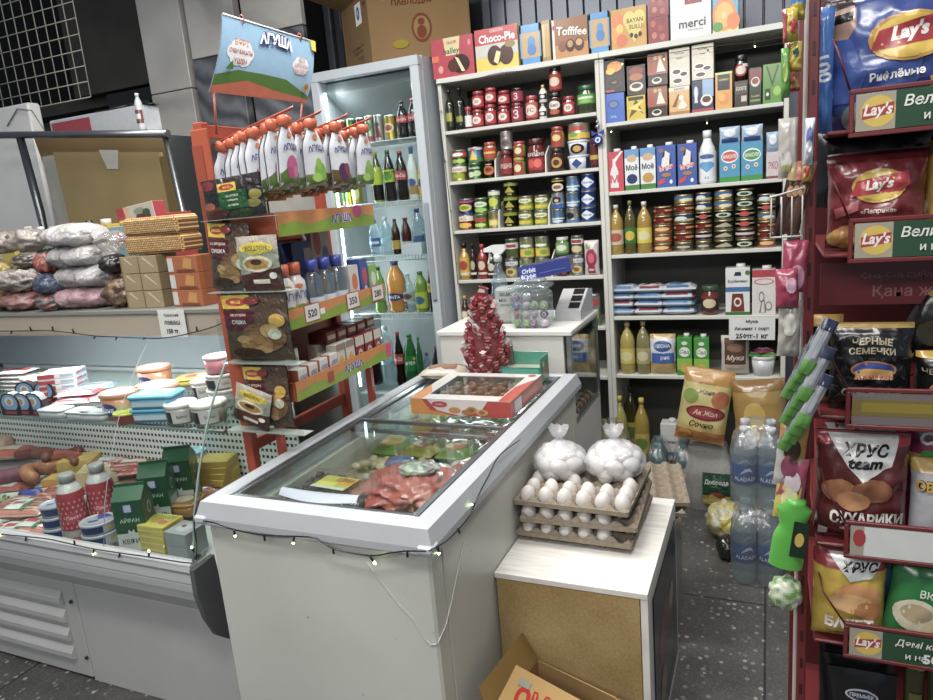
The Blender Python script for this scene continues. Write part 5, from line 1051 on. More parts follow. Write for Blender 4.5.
# pouches on the hooks: spout pouches facing the aisle (+x)
def pouch_spec(kind):
    b = B('film', '#e4e8ee')
    def f(u, v, e, s=1):
        w = .088*(1 if v < .72 else 1-.55*(v-.72)/.28); a = max(0, 1-abs(2*u-1)**2.4)**.6; c_ = (1-v)**.35*min(1, v*14)
        return (s*(.002+.016*a*c_+e), (u-.5)*w, v*.15)
    b.grid(lambda u, v: f(u, v, 0), 12, 12); b.grid(lambda u, v: f(u, v, 0, -1), 12, 12, flip=True)
    A = {'p': [('p', ((0, 0), (0, .22), (.25, .34), (.7, .3), (1, .2), (1, 0)), '#5c7a2c'), ('e', .5, .34, .3, .2, '#c8508a'), ('e', .35, .24, .14, .1, '#b8407a'), ('e', .62, .26, .14, .1, '#d8649a')],
         'g': [('p', ((0, 0), (0, .2), (1, .24), (1, 0)), '#6a8a3a'), ('e', .55, .26, .28, .17, '#7fb82c'), ('e', .5, .4, .13, .1, '#8fc43a'), ('e', .35, .15, .2, .08, '#a8cf5a')],
         'd': [('p', ((0, 0), (0, .3), (1, .2), (1, 0)), '#6a5a2c'), ('e', .45, .25, .26, .17, '#5a2a50'), ('e', .65, .3, .16, .12, '#7a3a5a')]}[kind]
    b.art(lambda u, v, e: f(u, v, e+.0006), .088, .15, A+[T('АГУША', .5, .66, .1, '#2a3a94', w=.8, arc=.3, b=.04, o='#fff'), ('e', .5, .88, .16, .05, '#e07a3a')], 12, 12, off=.0005)
    b.art(lambda u, v, e: f(1-u, v, e+.0006, -1), .088, .15, [T('АГУША', .5, .66, .1, '#2a3a94', w=.8)], 12, 12)
    c = B('gloss', '#e3601c'); c.lathe([(.008, .148), (.008, .155), (.018, .157), (.019, .174), (.014, .18), (.004, .182)], 12); 
    return [('pouch_body', b.mesh('pouch'), None), ('cap', c.mesh('pouch_cap'), None)]
PS = {k: pouch_spec(k) for k in 'pgd'}
yn = ['nearest', 'second', 'third', 'farthest']
for i, yy in enumerate((1.545, 1.67, 1.8, 1.93)):
    n_ = (8, 6, 5, 4)[i]; kinds = ('pppppppp', 'gggggg', 'ddddd', 'gggg')[i]
    for j in range(n_):
        x = -1.165-j*.03; z = 1.571+(x+1.165)*.2-.008*0
        ds = {'p': 'white spout pouch with pink fruit and orange cap', 'g': 'white spout pouch with green pear and orange cap', 'd': 'white spout pouch with dark plum and orange cap'}[kinds[j]]
        lb = f"{ds}, front of {yn[i]} hook" if j == 0 else f"{ds.replace(' and orange cap', '')}, {ORD[j]} back on {yn[i]} hook"
        put(PS[kinds[j]], 'spout_pouch', lb, 'pouch', (x, yy, z), (0, random.uniform(-.05, .1), random.uniform(-.12, .12)), 'spout pouches on the orange rack')
# drinks on the shelf facing the aisle
R90 = PI/2
KID = dict(kind='kid', liquid='#e8e4dc', cap='#d8581c', m='gloss', capr=.62, art=[('e', .35, .2, .3, .2, '#7fae2c'), ('e', .65, .3, .2, .15, '#e0762c'), T('АГУША', .5, .66, .2, '#2a3a94', w=.7), ('e', .3, .9, .14, .06, '#e0762c')], band=(.08, .68))
KIB = dict(kind='kid', liquid='#8aa0b0', cap='#2440b0', m='pet', capr=.62, art=[('r', 0, 0, 1, 1, '#dfe6ee'), ('e', .3, .3, .16, .3, '#7fae4a'), T('АГУША', .55, .55, .35, '#2a3a94', w=.7)], band=(.06, .36))
for j, yy in enumerate((1.555, 1.62)):
    put(bottle(.058, .172, **KID), 'kids_drink_bottle', f"white baby drink bottle with orange cap, {['nearest the shop front', 'beside the blue capped bottles'][j]} on orange rack", 'bottle', (-1.235-.01*j, yy, 1.194), R90, 'orange capped drink bottles')
for j, yy in enumerate((1.69, 1.755, 1.82)):
    put(bottle(.056, .172, **KIB), 'kids_drink_bottle', f"clear baby water bottle with big blue cap, {['left', 'middle', 'right'][j]} of three on orange rack", 'bottle', (-1.235, yy, 1.194), R90, 'blue capped water bottles')
def rk(w, h, d, y, x, z, name, label, cat, **k): put(boxk(w, h, d=d, **k), name, label, cat, (x, y, z), R90+random.uniform(-.06, .06))
rk(.09, .22, .05, 1.79, -1.36, 1.1945, 'carton_box', 'tall dark blue carton behind the blue capped bottles', 'box', base='#1c4f94', art=[('r', .6, .1, .95, .9, '#d8c8b0'), ('e', .75, .5, .1, .1, '#c84a3a')])
rk(.05, .13, .05, 1.885, -1.24, 1.1945, 'baby_food_box', 'small white and orange baby food box right of the blue caps', 'box', base='#e2ddd2', art=[('e', .5, .6, .3, .2, '#e0762c'), ('r', 0, 0, 1, .2, '#8a5a3a')])
rk(.05, .145, .05, 1.945, -1.24, 1.1945, 'baby_food_box', 'blue and red baby food box beside the orange soda', 'box', base='#2a5ab0', art=[('e', .5, .6, .3, .2, '#d8403a'), ('r', 0, 0, 1, .3, '#c0342c'), ('e', .5, .3, .2, .1, '#f0e0d0')])
rk(.045, .12, .05, 2.0, -1.24, 1.1945, 'baby_food_box', 'pale green baby food box at the far end of the shelf', 'box', base='#9ac06a', art=[('e', .5, .6, .3, .2, '#e8f0d8')])
rk(.1, .3, .04, 1.93, -1.38, 1.1945, 'carton_box', 'tall white carton with coloured patches at back of rack', 'box', base='#d8d4cc', art=[('e', .3, .7, .2, .15, '#c8423a'), ('e', .7, .5, .2, .15, '#3a78b8'), ('e', .4, .25, .2, .12, '#e0a030')])
b = B('paper', '#dcd6cc'); b.box(-.001, .001, -.09, .09, 0, .13); b.art(lambda u, v, e: (.001+e, (u-.5)*.18, v*.13), .18, .13, [T('Балақай', .5, .7, .13, '#8a8078'), T('250', .5, .3, .13, '#a05a4a')])
tag(link('price_card', b.mesh('price_card'), None, (-1.36, 1.6, 1.27)), 'white card with faint lettering behind the orange capped bottles', 'sign')
AJ = dict(base='#e6e2dc', side='#d8702c', art=[('p', ((0, 0), (0, .4), (.5, .3), (1, .5), (1, 0)), '#d8702c'), ('e', .5, .32, .2, .16, '#e8a03c'), ('e', .72, .2, .12, .12, '#7fae2c'), T('АГУША', .5, .7, .16, '#2a3a94', w=.8, rot=.15, o='#fff')], sart=[T('АГУША', .5, .7, .14, '#2a3a94', w=.8)])
rk(.065, .125, .05, 1.57, -1.28, .9945, 'juice_box', 'tall white and orange baby juice carton on lower rack shelf', 'carton', **AJ)
for j in range(4): rk(.042, .078+.002*j, .035, 1.545+j*.052, -1.222, .9945, 'juice_box', f"small orange baby juice carton, {ORD[j]} from left at front of lower shelf", 'carton', **AJ)
YJ = dict(base='#dcd8cc', side='#c8c0b0', art=[('e', .5, .4, .3, .24, '#e0b42c'), ('r', 0, .8, 1, 1, '#9a8a7a'), ('r', .1, .06, .9, .14, '#a04a3a')])
RJ = dict(base='#8a2424', side='#6a1a1a', art=[('r', 0, .7, 1, 1, '#d8d0c4'), ('e', .5, .4, .3, .2, '#dcc8b8'), T('О', .5, .4, .2, '#5a1414')])
for j in range(5):
    K = YJ if j < 2 else RJ
    rk(.048, .105, .035, 1.745+j*.056, -1.225, .9945, 'juice_box', ('white juice carton with yellow dot' if j < 2 else 'dark red and white juice carton')+f", {ORD[j]} right of small orange cartons, front", 'carton', **K)
    rk(.048, .108, .035, 1.72+j*.058, -1.275, .9945, 'juice_box', ('white juice carton with yellow dot' if j < 2 else 'dark red and white juice carton')+f", {ORD[j]} in the row behind, lower rack shelf", 'carton', **K)
for j in range(5): rk(.05, .035, .07, 1.74+j*.058, -1.265, .9945+.1095, 'juice_box', f"dark red carton lying on top of the juices, {ORD[j]} from left", 'carton', base='#5c2420', art=[('r', .1, .3, .9, .7, '#a89888')], tart=[('r', .1, .2, .9, .8, '#7a3028')])
# seasoning packets in clear pockets on the end of the rack
def seas(kind):
    if kind == 'green': return [('r', 0, 0, 1, 1, '#332a2c'), ('e', .12, .85, .12, .12, '#7a2024'), ('e', .9, .5, .1, .12, '#c8a84a'), ('e', .85, .3, .12, .1, '#9a8a3a'), ('e', .2, .18, .22, .14, '#6a2c1a'), ('e', .1, .35, .1, .1, '#b85a30'), ('e', .65, .1, .2, .1, '#3a4a20'), ('r', .3, .22, .78, .66, '#1f5c2c'), ('r', .3, .66, .62, .86, '#e3c31f'), ('e', .46, .76, .13, .07, '#b3201c'), T('MAGGI', .46, .76, .05, '#f6e04a', w=.2), T('НА ВТОРОЕ', .54, .54, .055, '#e8e8d8'), T('говядина', .54, .43, .055, '#e8e8d8'), T('по-тайски', .54, .32, .055, '#e8e8d8')]
    if kind == 'brown': return [('r', 0, 0, 1, 1, '#5a4636'), ('r', .0, .78, .45, .98, '#e3c31f'), ('e', .24, .88, .17, .06, '#b3201c'), T('MAGGI', .24, .88, .045, '#f6e04a', w=.28), ('r', .0, .46, .5, .76, '#5c1620'), T('на второе', .26, .68, .05, '#e8dcc8', w=.44), T('СУШКА', .26, .58, .06, '#fff', w=.44), ('e', .62, .35, .34, .22, '#8a5a34'), ('e', .5, .25, .25, .13, '#b07c48'), ('e', .3, .32, .1, .06, '#c89860'), ('e', .6, .16, .14, .05, '#c0905c'), ('e', .72, .45, .14, .1, '#c89a5a'), ('e', .85, .6, .12, .1, '#d8a83a'), ('e', .8, .4, .1, .08, '#e2ddc8'), ('e', .35, .12, .25, .07, '#4a2c18'), ('e', .5, .9, .12, .06, '#7a2018')]
    return [('r', 0, 0, 1, 1, '#b8b0a0'), ('p', ((0, 0), (0, .3), (1, .42), (1, 0)), '#5c2c20'), ('e', .5, .78, .42, .11, '#e3c81f'), ('e', .5, .78, .36, .07, '#c8bc2a'), T('ROLLTON', .5, .78, .08, '#7a1c18', w=.66), ('e', .48, .5, .38, .15, '#e0d8b8'), ('e', .48, .5, .3, .1, '#a8803a'), ('e', .48, .53, .14, .05, '#3a2c1c'), ('r', .35, .14, .75, .22, '#dcd0c0'), ('e', .85, .28, .09, .06, '#e6e2da')]
pocks = [(205, 265, 176, 218, 'green', 'dark herb seasoning packet with green panel on rack end', 1.452, -.05, 0), (209, 250, 222, 290, 'brown', 'brown seasoning packet with yellow badge left in middle pocket', 1.47, .08, 1), (240, 281, 235, 291, 'roll', 'soup packet with yellow oval in middle pocket', 1.452, .0, 2),
         (226, 291, 293, 359, 'brown', 'wide brown seasoning packet with yellow badge in third pocket', 1.46, 0, 3), (247, 291, 366, 425, 'brown', 'brown seasoning packet with yellow badge in the lowest pocket', 1.472, 0, 4), (231, 266, 386, 424, 'roll', 'tilted soup packet with yellow oval in the lowest pocket', 1.45, .3, 5)]
for p0, p1, t_, b_, kd, lb, yy, tl, sd in pocks:
    pa = aty(p0, (t_+b_)/2, yy); pb = aty(p1, (t_+b_)/2, yy); zt2 = aty((p0+p1)/2, t_, yy)[2]; zb2 = aty((p0+p1)/2, b_, yy)[2]
    w, h = pb[0]-pa[0], zt2-zb2
    put(bag(w, h, t=.014, base='#4a3a30', art=seas(kd), seed=sd, nu=14, nv=14, wr=.0015, crimp=.04, m='softfilm'), 'seasoning_packet', lb, 'packet', ((pa[0]+pb[0])/2, yy, zb2), (0, tl, 0))
for i, (p0, p1, t_, b_, lb) in enumerate(((200, 268, 190, 221, 'top'), (207, 289, 252, 293, 'second'), (223, 297, 318, 363, 'third'), (226, 303, 398, 430, 'lowest'))):
    pa = aty(p0, b_, 1.44); pb = aty(p1, b_, 1.44); zt2 = aty(p0, t_, 1.44)[2]; w = pb[0]-pa[0]; h = zt2-pa[2]
    q = B('tint', '#c8c8c4'); q.m_ = 0
    q.box(0, w, 0, .0015, 0, h, m='pane'); q.box(0, w, .0015, .044, 0, .002); 
    o = part('clear_pocket', q, g); o.location = (pa[0]-ox, 1.44-oy, pa[2]-.003)
# poster above the rack
P0 = [atx(222, 14, -1.3), atx(313, 42, -1.3), atx(306, 103, -1.3), atx(209, 92, -1.3)]
g2 = thing('poster', 'pale blue baby food poster with white clouds hanging above the orange rack', 'poster', (-1.3, P0[3][1], P0[3][2]))
def pf(u, v, e):
    a = Vector(P0[3]).lerp(Vector(P0[2]), u); c = Vector(P0[0]).lerp(Vector(P0[1]), u); p = a.lerp(c, v); bow = .012*math.sin(PI*v)
    return (p.x+bow+e+1.3, p.y-P0[3][1], p.z-P0[3][2])
b = B('gloss', '#8ab4d0'); b.grid(lambda u, v: pf(u, v, 0), 16, 10); b.grid(lambda u, v: pf(u, v, -.002), 16, 10, flip=True, col='#ddd')
cl = lambda cx, cy, r: [('e', cx+dx*r, cy+dy*r*1.4, r*.5, r*.8, '#e8ecee') for dx, dy in ((0, 0), (-.5, 0), (.5, 0), (-.25, .4), (.3, .4), (-.25, -.4), (.3, -.4))]
b.art(pf, .41, .2, [('r', 0, 0, 1, 1, '#8fb9d6'), ('p', ((0, 0), (0, .22), (.2, .32), (.45, .32), (.7, .3), (1, .1), (1, 0)), '#4f7a2a'), ('p', ((0, 0), (0, .08), (.3, .2), (.6, .12), (1, .05), (1, 0)), '#c2603a')]+cl(.19, .54, .13)+cl(.84, .54, .1)
      +[T('БӘРІ', .19, .68, .09, '#d8863c'), T('СӘБИ БАҚЫТЫ', .19, .55, .07, '#b8402c', w=.22), T('ҮШІН', .19, .43, .07, '#b8402c'), T('ВСЁ', .84, .64, .08, '#d8863c'), T('ДЛЯ СЧАСТЬЯ', .84, .53, .06, '#b8402c', w=.17), T('МАЛЫША', .84, .44, .06, '#b8402c', w=.15), T('АГУША', .53, .8, .17, '#f4f6fa', arc=.25, b=.05, o='#1f2c78', ow=.09), ('p', ((1, 1), (.93, 1), (.95, .84), (1, .82)), '#e8c83c'), ('p', ((.06, .3), (.13, .3), (.11, .42)), '#3a7a2c'), ('e', .92, .22, .03, .07, '#c88a3c'), ('e', .92, .22, .012, .03, '#8a5a2a')], 16, 10, off=.0008)
b.tube([pf(0, 1, .002), pf(1, 1, .002)], .003, 5, '#e8e8e8'); part('sheet', b, g2)
b = B('gloss', '#b8482c')
for u in (.18, .82): c_ = pf(u, 1, .002); b.tube([(c_[0]+.008*math.cos(a), c_[1], c_[2]+.012*math.sin(a)) for a in [i*PI/4 for i in range(8)]], .002, 5, closed=True); part('ring', b, g2); b = B('gloss', '#b8482c')
b.tube([pf(.04, 0, 0), (pf(.04, 0, 0)[0]-.02, pf(.04, 0, 0)[1]+.01, pf(.04, 0, 0)[2]-.1)], .003, 5); part('stay', b, g2)
b = B('gloss', '#b8482c'); b.tube([pf(.95, 0, 0), (pf(.95, 0, 0)[0]-.02, pf(.95, 0, 0)[1]-.01, pf(.95, 0, 0)[2]-.1)], .003, 5); part('stay', b, g2)
# ================================================================ chilled display case
DX0, DX1 = -3.4, -1.447
g = thing('display_case', 'long white glass fronted chilled display case of cheeses and sausages on left', 'display case', ((DX0+DX1)/2, 1.75, 0))
ox, oy = g.location.x, g.location.y
def yz(b, pts, xa=DX0, xb=DX1, col=None, m=None): return b.prism([(y-oy, z) for y, z in pts], xa-ox, xb-ox, 'yz', col, m)
b = B('paint', '#bfc0bd'); yz(b, [(1.372, .03), (2.14, .03), (2.14, .48), (1.372, .48)]); part('base', b, g)
b = B('paint', '#c6c7c4'); b.rbox(-2.105, DX1-.004, 1.352, 1.37, 0.0, .37, .003, T=L_); part('front_panel', b, g)
b = B('paint', '#c4c5c2'); b.rbox(DX0, -2.11, 1.352, 1.37, .01, .37, .003, T=L_)
for z in (.07, .14, .21, .28): yz(b, [(1.351, z), (1.336, z+.012), (1.336, z+.03), (1.351, z+.052)], DX0+.02, -2.17)
part('louvre_panel', b, g)
b = B('metal', '#555'); 
for xx, zz in ((-2.13, .3), (-2.115, .09)): b.lathe([(.006, 0), (.006, .006)], 10, T=lambda p, xx=xx, zz=zz: L_((xx+p[0], 1.35-p[2], zz+p[1])))
part('screw', b, g)
b = B('paint', '#c9cac8'); yz(b, [(1.352, .37), (1.37, .37), (1.37, .45), (1.30, .45)]); part('shoulder', b, g)
b = B('paint', '#c2c4c5')
yz(b, [(1.30, .45), (1.268, .465), (1.262, .49), (1.266, .493), (1.258, .498), (1.256, .52), (1.261, .523), (1.254, .528), (1.256, .552), (1.258, .572), (1.264, .584), (1.276, .584), (1.30, .46)]); part('bumper', b, g)
b = B('paint', '#c5c7c8'); yz(b, [(1.256, .553), (1.25, .565), (1.253, .582), (1.26, .59), (1.278, .59), (1.278, .5), (1.276, .5), (1.276, .584), (1.264, .584)]); part('top_rail', b, g)
b = B('paint', '#5e6163'); P = [(1.25, .575), (1.248, .5), (1.262, .42), (1.29, .35), (1.335, .305), (1.35, .31), (1.34, .4), (1.335, .5), (1.33, .58)]
yz(b, P, DX1, DX1+.016); P2 = [(1.262, .57), (1.26, .5), (1.276, .41), (1.31, .34), (1.35, .315)]; part('end_cap', b, g)
b = B('paint', '#d6d8d6'); yz(b, [(1.278, .486), (1.83, .55), (1.83, .56), (1.278, .496)]); b.box(DX0, DX1, 2.09, 2.13, .48, 1.19, '#cfd2d4', T=L_); part('deck', b, g)
b = B('perforated'); b.box(DX0-ox, -1.49-ox, 1.835-oy, 1.84-oy, .56, .9); part('perforated_panel', b, g)
b = B('paint', '#9aa2a8'); b.box(DX0, DX1-.02, 2.07, 2.085, .92, 1.18, T=L_); part('mirror_back', b, g)
b = B('paint', '#dde0df'); b.box(DX0, -1.5, 1.84, 2.07, .885, .9, T=L_); part('rear_ledge', b, g)
b = B('pane', '#cde'); b.box(DX0, -1.49, 1.45, 2.05, .9, .905, T=L_); b.box(DX0, -1.49, 1.447, 1.45, .899, .906, '#7d8f8c', 'paint', T=L_); part('glass_shelf', b, g)
b = B('metal', '#aaa'); b.tube([L_((-1.9, 1.5, .885)), L_((-1.48, 1.5, .885))], .008, 8); part('shelf_rod', b, g)
b = B('paint', '#b5a893'); yz(b, [(1.56, 1.165), (1.575, 1.165), (1.58, 1.195), (2.14, 1.195), (2.14, 1.243), (1.56, 1.243)]); yz(b, [(1.553, 1.236), (2.14, 1.236), (2.14, 1.246), (1.553, 1.246)], col='#8d9088'); part('top_board', b, g)
GC = [(1.268, .59), (1.302, .72), (1.345, .83), (1.393, .929), (1.43, .99), (1.469, 1.045), (1.51, 1.095), (1.56, 1.15), (1.562, 1.188)]
for xa, xb in ((DX0, -1.798), (-1.792, DX1)):
    b = B('pane')
    for (ya, za), (yb, zb) in zip(GC, GC[1:]):
        k = len(b.v); b.v += [L_((xa, ya, za)), L_((xb, ya, za)), L_((xb, yb, zb)), L_((xa, yb, zb))]; b.F([k, k+1, k+2, k+3], sm=True)
    part('front_glass', b, g)
b = B('pane'); yz(b, GC+[(2.09, 1.188), (2.09, .592)], DX1-.006, DX1-.002); part('side_glass', b, g)
b = B('paint', '#8aa09a'); b.tube([L_((DX1, y, z)) for y, z in GC], .0035, 6); part('glass_edge', b, g)
b = B('paint', '#a8b0ae'); b.tube([L_((-1.795, y-.001, z)) for y, z in GC], .0012, 5); part('glass_joint', b, g)
b = B('tube'); b.tube([L_((DX0+.1, 1.6, 1.186)), L_((DX1-.1, 1.6, 1.186))], .006, 8); part('lamp_tube', b, g)
area('case_light', (-2.15, 1.66, 1.168), 1.3, .1, 9, (math.radians(8), 0, 0), (.95, .98, 1))
b = B('paper', '#e2e2dc'); b.box(0, .108, -.001, 0, 0, .085); b.art(lambda u, v, e: (u*.108, -.001-e, v*.085), .108, .085, [T('Арнаский', .5, .8, .15, '#3a3a3a', w=.8), T('лаваш', .5, .53, .15, '#3a3a3a'), T('150 тг.', .5, .22, .17, '#22232a', w=.7, b=.03)])
p = aty(162, 337, 1.55); o = link('price_sign', b.mesh('sign'), None, (p[0], 1.55, p[2])); tag(o, 'small white flatbread price sign on the top edge of display case', 'sign')
# ---- goods on the glass shelf
def gs(px, py, z=.906): return atz(px, py, z)
def wz(p0, p1, py, z=.906): return atz(p1, py, z)[0]-atz(p0, py, z)[0]
def atgs(spec, name, label, cat, px, py, z=.906, rot=0., group=None, dy=0.): p = atz(px, py, .906); put(spec, name, label, cat, (p[0], p[1]+dy+.03, z), rot, group)
for i in range(5):
    atgs(flatpack(.14, .09, .016, base='#e3dcd8', seed=i, art=[('r', .1, .3, .9, .7, '#b03a3a'), ('r', .3, .35, .7, .65, '#3c2a30')], nu=8, nv=6, wr=.002), 'meat_pack', f"flat red and white sliced meat pack, {['bottom','second','third','fourth','top'][i]} of far left pile", 'packet', 14, 391, .906+.0165*i, .05*i, 'sliced meat packs piled on the glass shelf')
for i in range(3):
    atgs(flatpack(.12, .1, .02, base='#e8e2d2', seed=i+9, art=[('r', .1, .6, .9, .8, '#d8c070')], nu=8, nv=6, wr=.002), 'cheese_pack', f"flat cream cheese pack, {['bottom','middle','top'][i]} of the pile beside the red meat packs", 'packet', 34, 392, .906+.021*i, -.1*i, 'cream cheese packs on the glass shelf')
b_ = boxk(.13, .02, d=.1, base='#e6e4e2', art=[('r', 0, .15, .45, .85, '#b82c34'), ('r', .6, .3, .95, .7, '#9db4cf')], sart=[('r', .1, .3, .9, .7, '#7fa0c8'), ('r', .1, .5, .5, .8, '#c03a40')])
for i in range(5): atgs(b_, 'fish_stick_box', f"white flat box with red end, {['bottom','second','third','fourth','top'][i]} of the five high stack", 'box', 60, 400, .906+.0213*i, .45+.02*i, 'stack of white flat boxes on the glass shelf')
def tri():
    b = B('gloss', '#3a2a2c'); n = 8
    arc = [(-.045, 0), (.045, 0), (.045, .035)]+[(.045*math.cos(a), .04+.04*math.sin(a)) for a in [PI*i/n for i in range(1, n)]]+[(-.045, .035)]
    b.prism(arc, -.012, .012); b.art(lambda u, v, e: ((u-.5)*.09, -.012-e, v*.08), .09, .08, [('e', .5, .55, .4, .38, '#7fa8d8'), ('e', .5, .62, .22, .2, '#e8e4dc'), ('e', .5, .6, .12, .14, '#c8946a'), ('r', .08, 0, .92, .26, '#2a2022'), ('r', .2, .06, .8, .2, '#9c2a34')])
    return [('carton', b.mesh('tri'), None)]
TR = tri()
for i in range(3): atgs(TR, 'cheese_portion_pack', f"blue topped arched cheese portion pack, {['left', 'middle', 'right'][i]} of the front three", 'packet', 7+i*11.5, 417, rot=.1, group='arched cheese packs on the glass shelf')
for i in range(2): atgs(TR, 'cheese_portion_pack', f"blue topped arched cheese portion pack standing behind the front three, {['left', 'right'][i]}", 'packet', 22+i*19, 404, rot=.2, group='arched cheese packs on the glass shelf')
for i, (px, py, dz, rt, c2) in enumerate(((70, 406, 0, .3, '#c8303a'), (83, 403, 0, .5, '#7a96b8'), (74, 404, .022, .4, '#d8404a'), (88, 398, .02, .6, '#8aa2c0'), (92, 404, 0, .2, '#c8303a'))):
    atgs(flatpack(.15, .08, .024, base='#e4e6e8', seed=20+i, art=[('r', .1, .1, .9, .35, c2), ('r', .2, .55, .8, .8, '#c9d2da')], ends=c2, nu=10, nv=6, wr=.003), 'crab_stick_pack', ['red edged crab stick pack lying in front left of tubs', 'grey blue pack beneath the crab stick packs', 'red edged crab stick pack on top of the left one', 'grey blue pack topmost beside the orange tubs', 'red edged pack touching the orange tubs'][i], 'packet', px, py, .906+dz, rt)
for i, (px, py) in enumerate(((49, 419), (77, 421), (92, 422))):
    atgs(boxtub(.115, .07, .03, base='#c8ccce', lid='#b9bec2', tart=[('r', .1, .2, .9, .8, '#d6dadc')]), 'foil_tray', f"low grey foil tray at the shelf front, {['left', 'middle', 'right'][i]} of three", 'tray', px, py, rot=.05, group='grey trays at the front of the glass shelf')
OT = dict(base='#c87c50', lid='#cf8a62', oval=.85, art=[('r', 0, .2, 1, .75, '#cfc09a'), ('e', .5, .5, .2, .3, '#2c3c8c'), T('Ваня', .5, .5, .25, '#fff', w=.3)], tart=[('e', .5, .5, .48, .48, '#dcd8dc')])
for px, py, w_, lb, dz, dy in ((115, 419, .13, 'round pale orange processed cheese tub, left one', 0, .0), (149, 413, .15, 'oval pale orange cheese tub with blue logo, right one', 0, .02), (138, 401, .13, 'white lidded orange cheese tub behind the other two', .02, .06)):
    atgs(tub(w_, .085, **OT), 'cheese_tub', lb, 'tub', px, py, .906+dz, 0., dy=dy)
atgs(tub(.09, .035, base='#b0603c', lid='#c8d040', art=[('r', 0, 0, 1, 1, '#8a3a2c')]), 'spread_tub', 'low tub with lime green lid under the orange tubs', 'tub', 122, 424, dy=-.0)
atgs(boxtub(.15, .1, .03, base='#d9c050', lid='#e0cc3a', tart=[('r', .1, .2, .9, .8, '#e8dca0'), ('e', .4, .5, .2, .2, '#cf4a3a'), ('e', .65, .5, .15, .2, '#e8e8e8')]), 'spread_tub', 'yellow rectangular spread tub behind the blue one', 'tub', 193, 392, .93, .5)
for i in range(2): atgs(boxtub(.155, .1, .042, base='#5f9cc0', lid='#58b4d4', art=[('r', .05, .2, .95, .7, '#cfe0ea')], tart=[('r', .1, .15, .9, .85, '#bfe0ea'), ('e', .5, .5, .3, .2, '#8cc4dc')]), 'spread_tub', ['pale blue rectangular spread tub, lower of two', 'pale blue rectangular spread tub, upper of two'][i], 'tub', 153, 421, .906+.0425*i, .25)
SM = dict(base='#a8a098', lid='#e0dcd4', art=[('r', .1, .1, .5, .8, '#2c2e38'), ('r', .5, .1, .9, .8, '#d8d4cc'), T('Salmo', .72, .5, .2, '#5a5a6a', w=.3)], tart=[('e', .5, .5, .4, .4, '#e8e2da')])
for px, py, lb, dz, w_ in ((176, 424, 'cream lidded salad tub left of two at the front right', 0, .1), (204, 424, 'cream lidded salad tub with dark label at front right corner', 0, .11), (199, 402, 'small cream lidded tub behind the front pair', .01, .08), (220, 408, 'tall stack base tub with dark olive band right edge', 0, .11)):
    atgs(tub(w_, .062, **SM), 'salad_tub', lb, 'tub', px, py, .906+dz, .1)
atgs(tub(.11, .05, **SM), 'salad_tub', 'cream lidded tub with dark label, second up of right edge stack', 'tub', 220, 408, .97, .3)
atgs(tub(.1, .055, base='#c8707a', lid='#c8a0a4', tart=[('e', .5, .5, .4, .4, '#d8c0c0')]), 'salad_tub', 'pink tub on top of the right edge stack', 'tub', 220, 408, 1.022, .1)
# ---- goods on the deck
def zd(y): return .5+(y-1.312)*.116
def dk(px, py, up=0.):
    r = ray(px, py); t_ = (H-.5+1.312*.116-up)/( .116*r[1]-r[2]); y = r[1]*t_; return (r[0]*t_, y, zd(y)+up)
SCL = 1.14
def atdk(spec, name, label, cat, px, py, up=0., rot=0., group=None):
    if name in ('yoghurt_bottle', 'cottage_cheese_tub', 'kefir_carton', 'butter_pack', 'processed_cheese_box'): up += .026
    p = dk(px, py); put(spec, name, label, cat, (p[0], min(max(p[1]+.01, 1.326), 1.765), p[2]+.003+up), rot, group, (SCL, SCL, SCL))
def sausage(pts, r, col, ends=.6, n=12, m='food', tip=None):
    P = []; 
    q = [Vector(p) for p in pts]; N = 26; L = []
    for i in range(N+1):
        t_ = i/N*(len(q)-1); k_ = min(int(t_), len(q)-2); f_ = t_-k_
        a = q[max(k_-1, 0)]; b1 = q[k_]; c1 = q[k_+1]; d1 = q[min(k_+2, len(q)-1)]
        L.append(.5*((2*b1)+(c1-a)*f_+(2*a-5*b1+4*c1-d1)*f_*f_+(3*b1-a-3*c1+d1)*f_**3))
    rr = [r*max(.12, min(1, (1-abs(2*i/N-1)**10)**.5))*(1+.05*noise.noise((i*.4, r*100, 0))) for i in range(N+1)]
    b = B(m, col); b.tube(L, rr, n); return b
def sput(b, name, label, cat, px, py, up=0., rot=0., group=None): atdk([('casing', b.mesh(name), None)], name, label, cat, px, py, up, rot, group)
def ring(r, R_, a0, a1, col): return sausage([(R_*math.cos(a), R_*math.sin(a)*.8, r+.01*math.sin(a*2)) for a in [a0+(a1-a0)*i/9 for i in range(10)]], r, col)
sput(ring(.023, .075, 1.4, 5.0, '#b06a34'), 'smoked_sausage', 'big curved shiny brown smoked sausage in front of the cheese', 'sausage', 50, 486, .03)
sput(ring(.02, .065, 1.2, 4.4, '#7c3a24'), 'smoked_sausage', 'dark curved smoked sausage lying behind the big brown one', 'sausage', 68, 472, .04)
sput(sausage([(-.07, 0, .02), (0, .02, .024), (.07, -.01, .02)], .016, '#8a4a2a'), 'smoked_sausage', 'short brown sausage resting over the cheese block', 'sausage', 66, 478, .045)
sput(sausage([(-.06, -.02, .02), (0, .01, .022), (.06, .03, .02)], .018, '#7a2f28'), 'smoked_sausage', 'dark red sausage end poking up behind the ring sausages', 'sausage', 58, 455, .02)
sput(sausage([(-.05, 0, .02), (0, .02, .024), (.05, .01, .02)], .018, '#8c4428'), 'smoked_sausage', 'small brown sausage below the perforated panel', 'sausage', 76, 452, .02)
sput(sausage([(-.075, 0, .03), (0, .005, .03), (.075, 0, .03)], .03, '#c2452a'), 'cooked_sausage', 'thick orange red sausage lying below the perforated panel', 'sausage', 97, 455, .0)
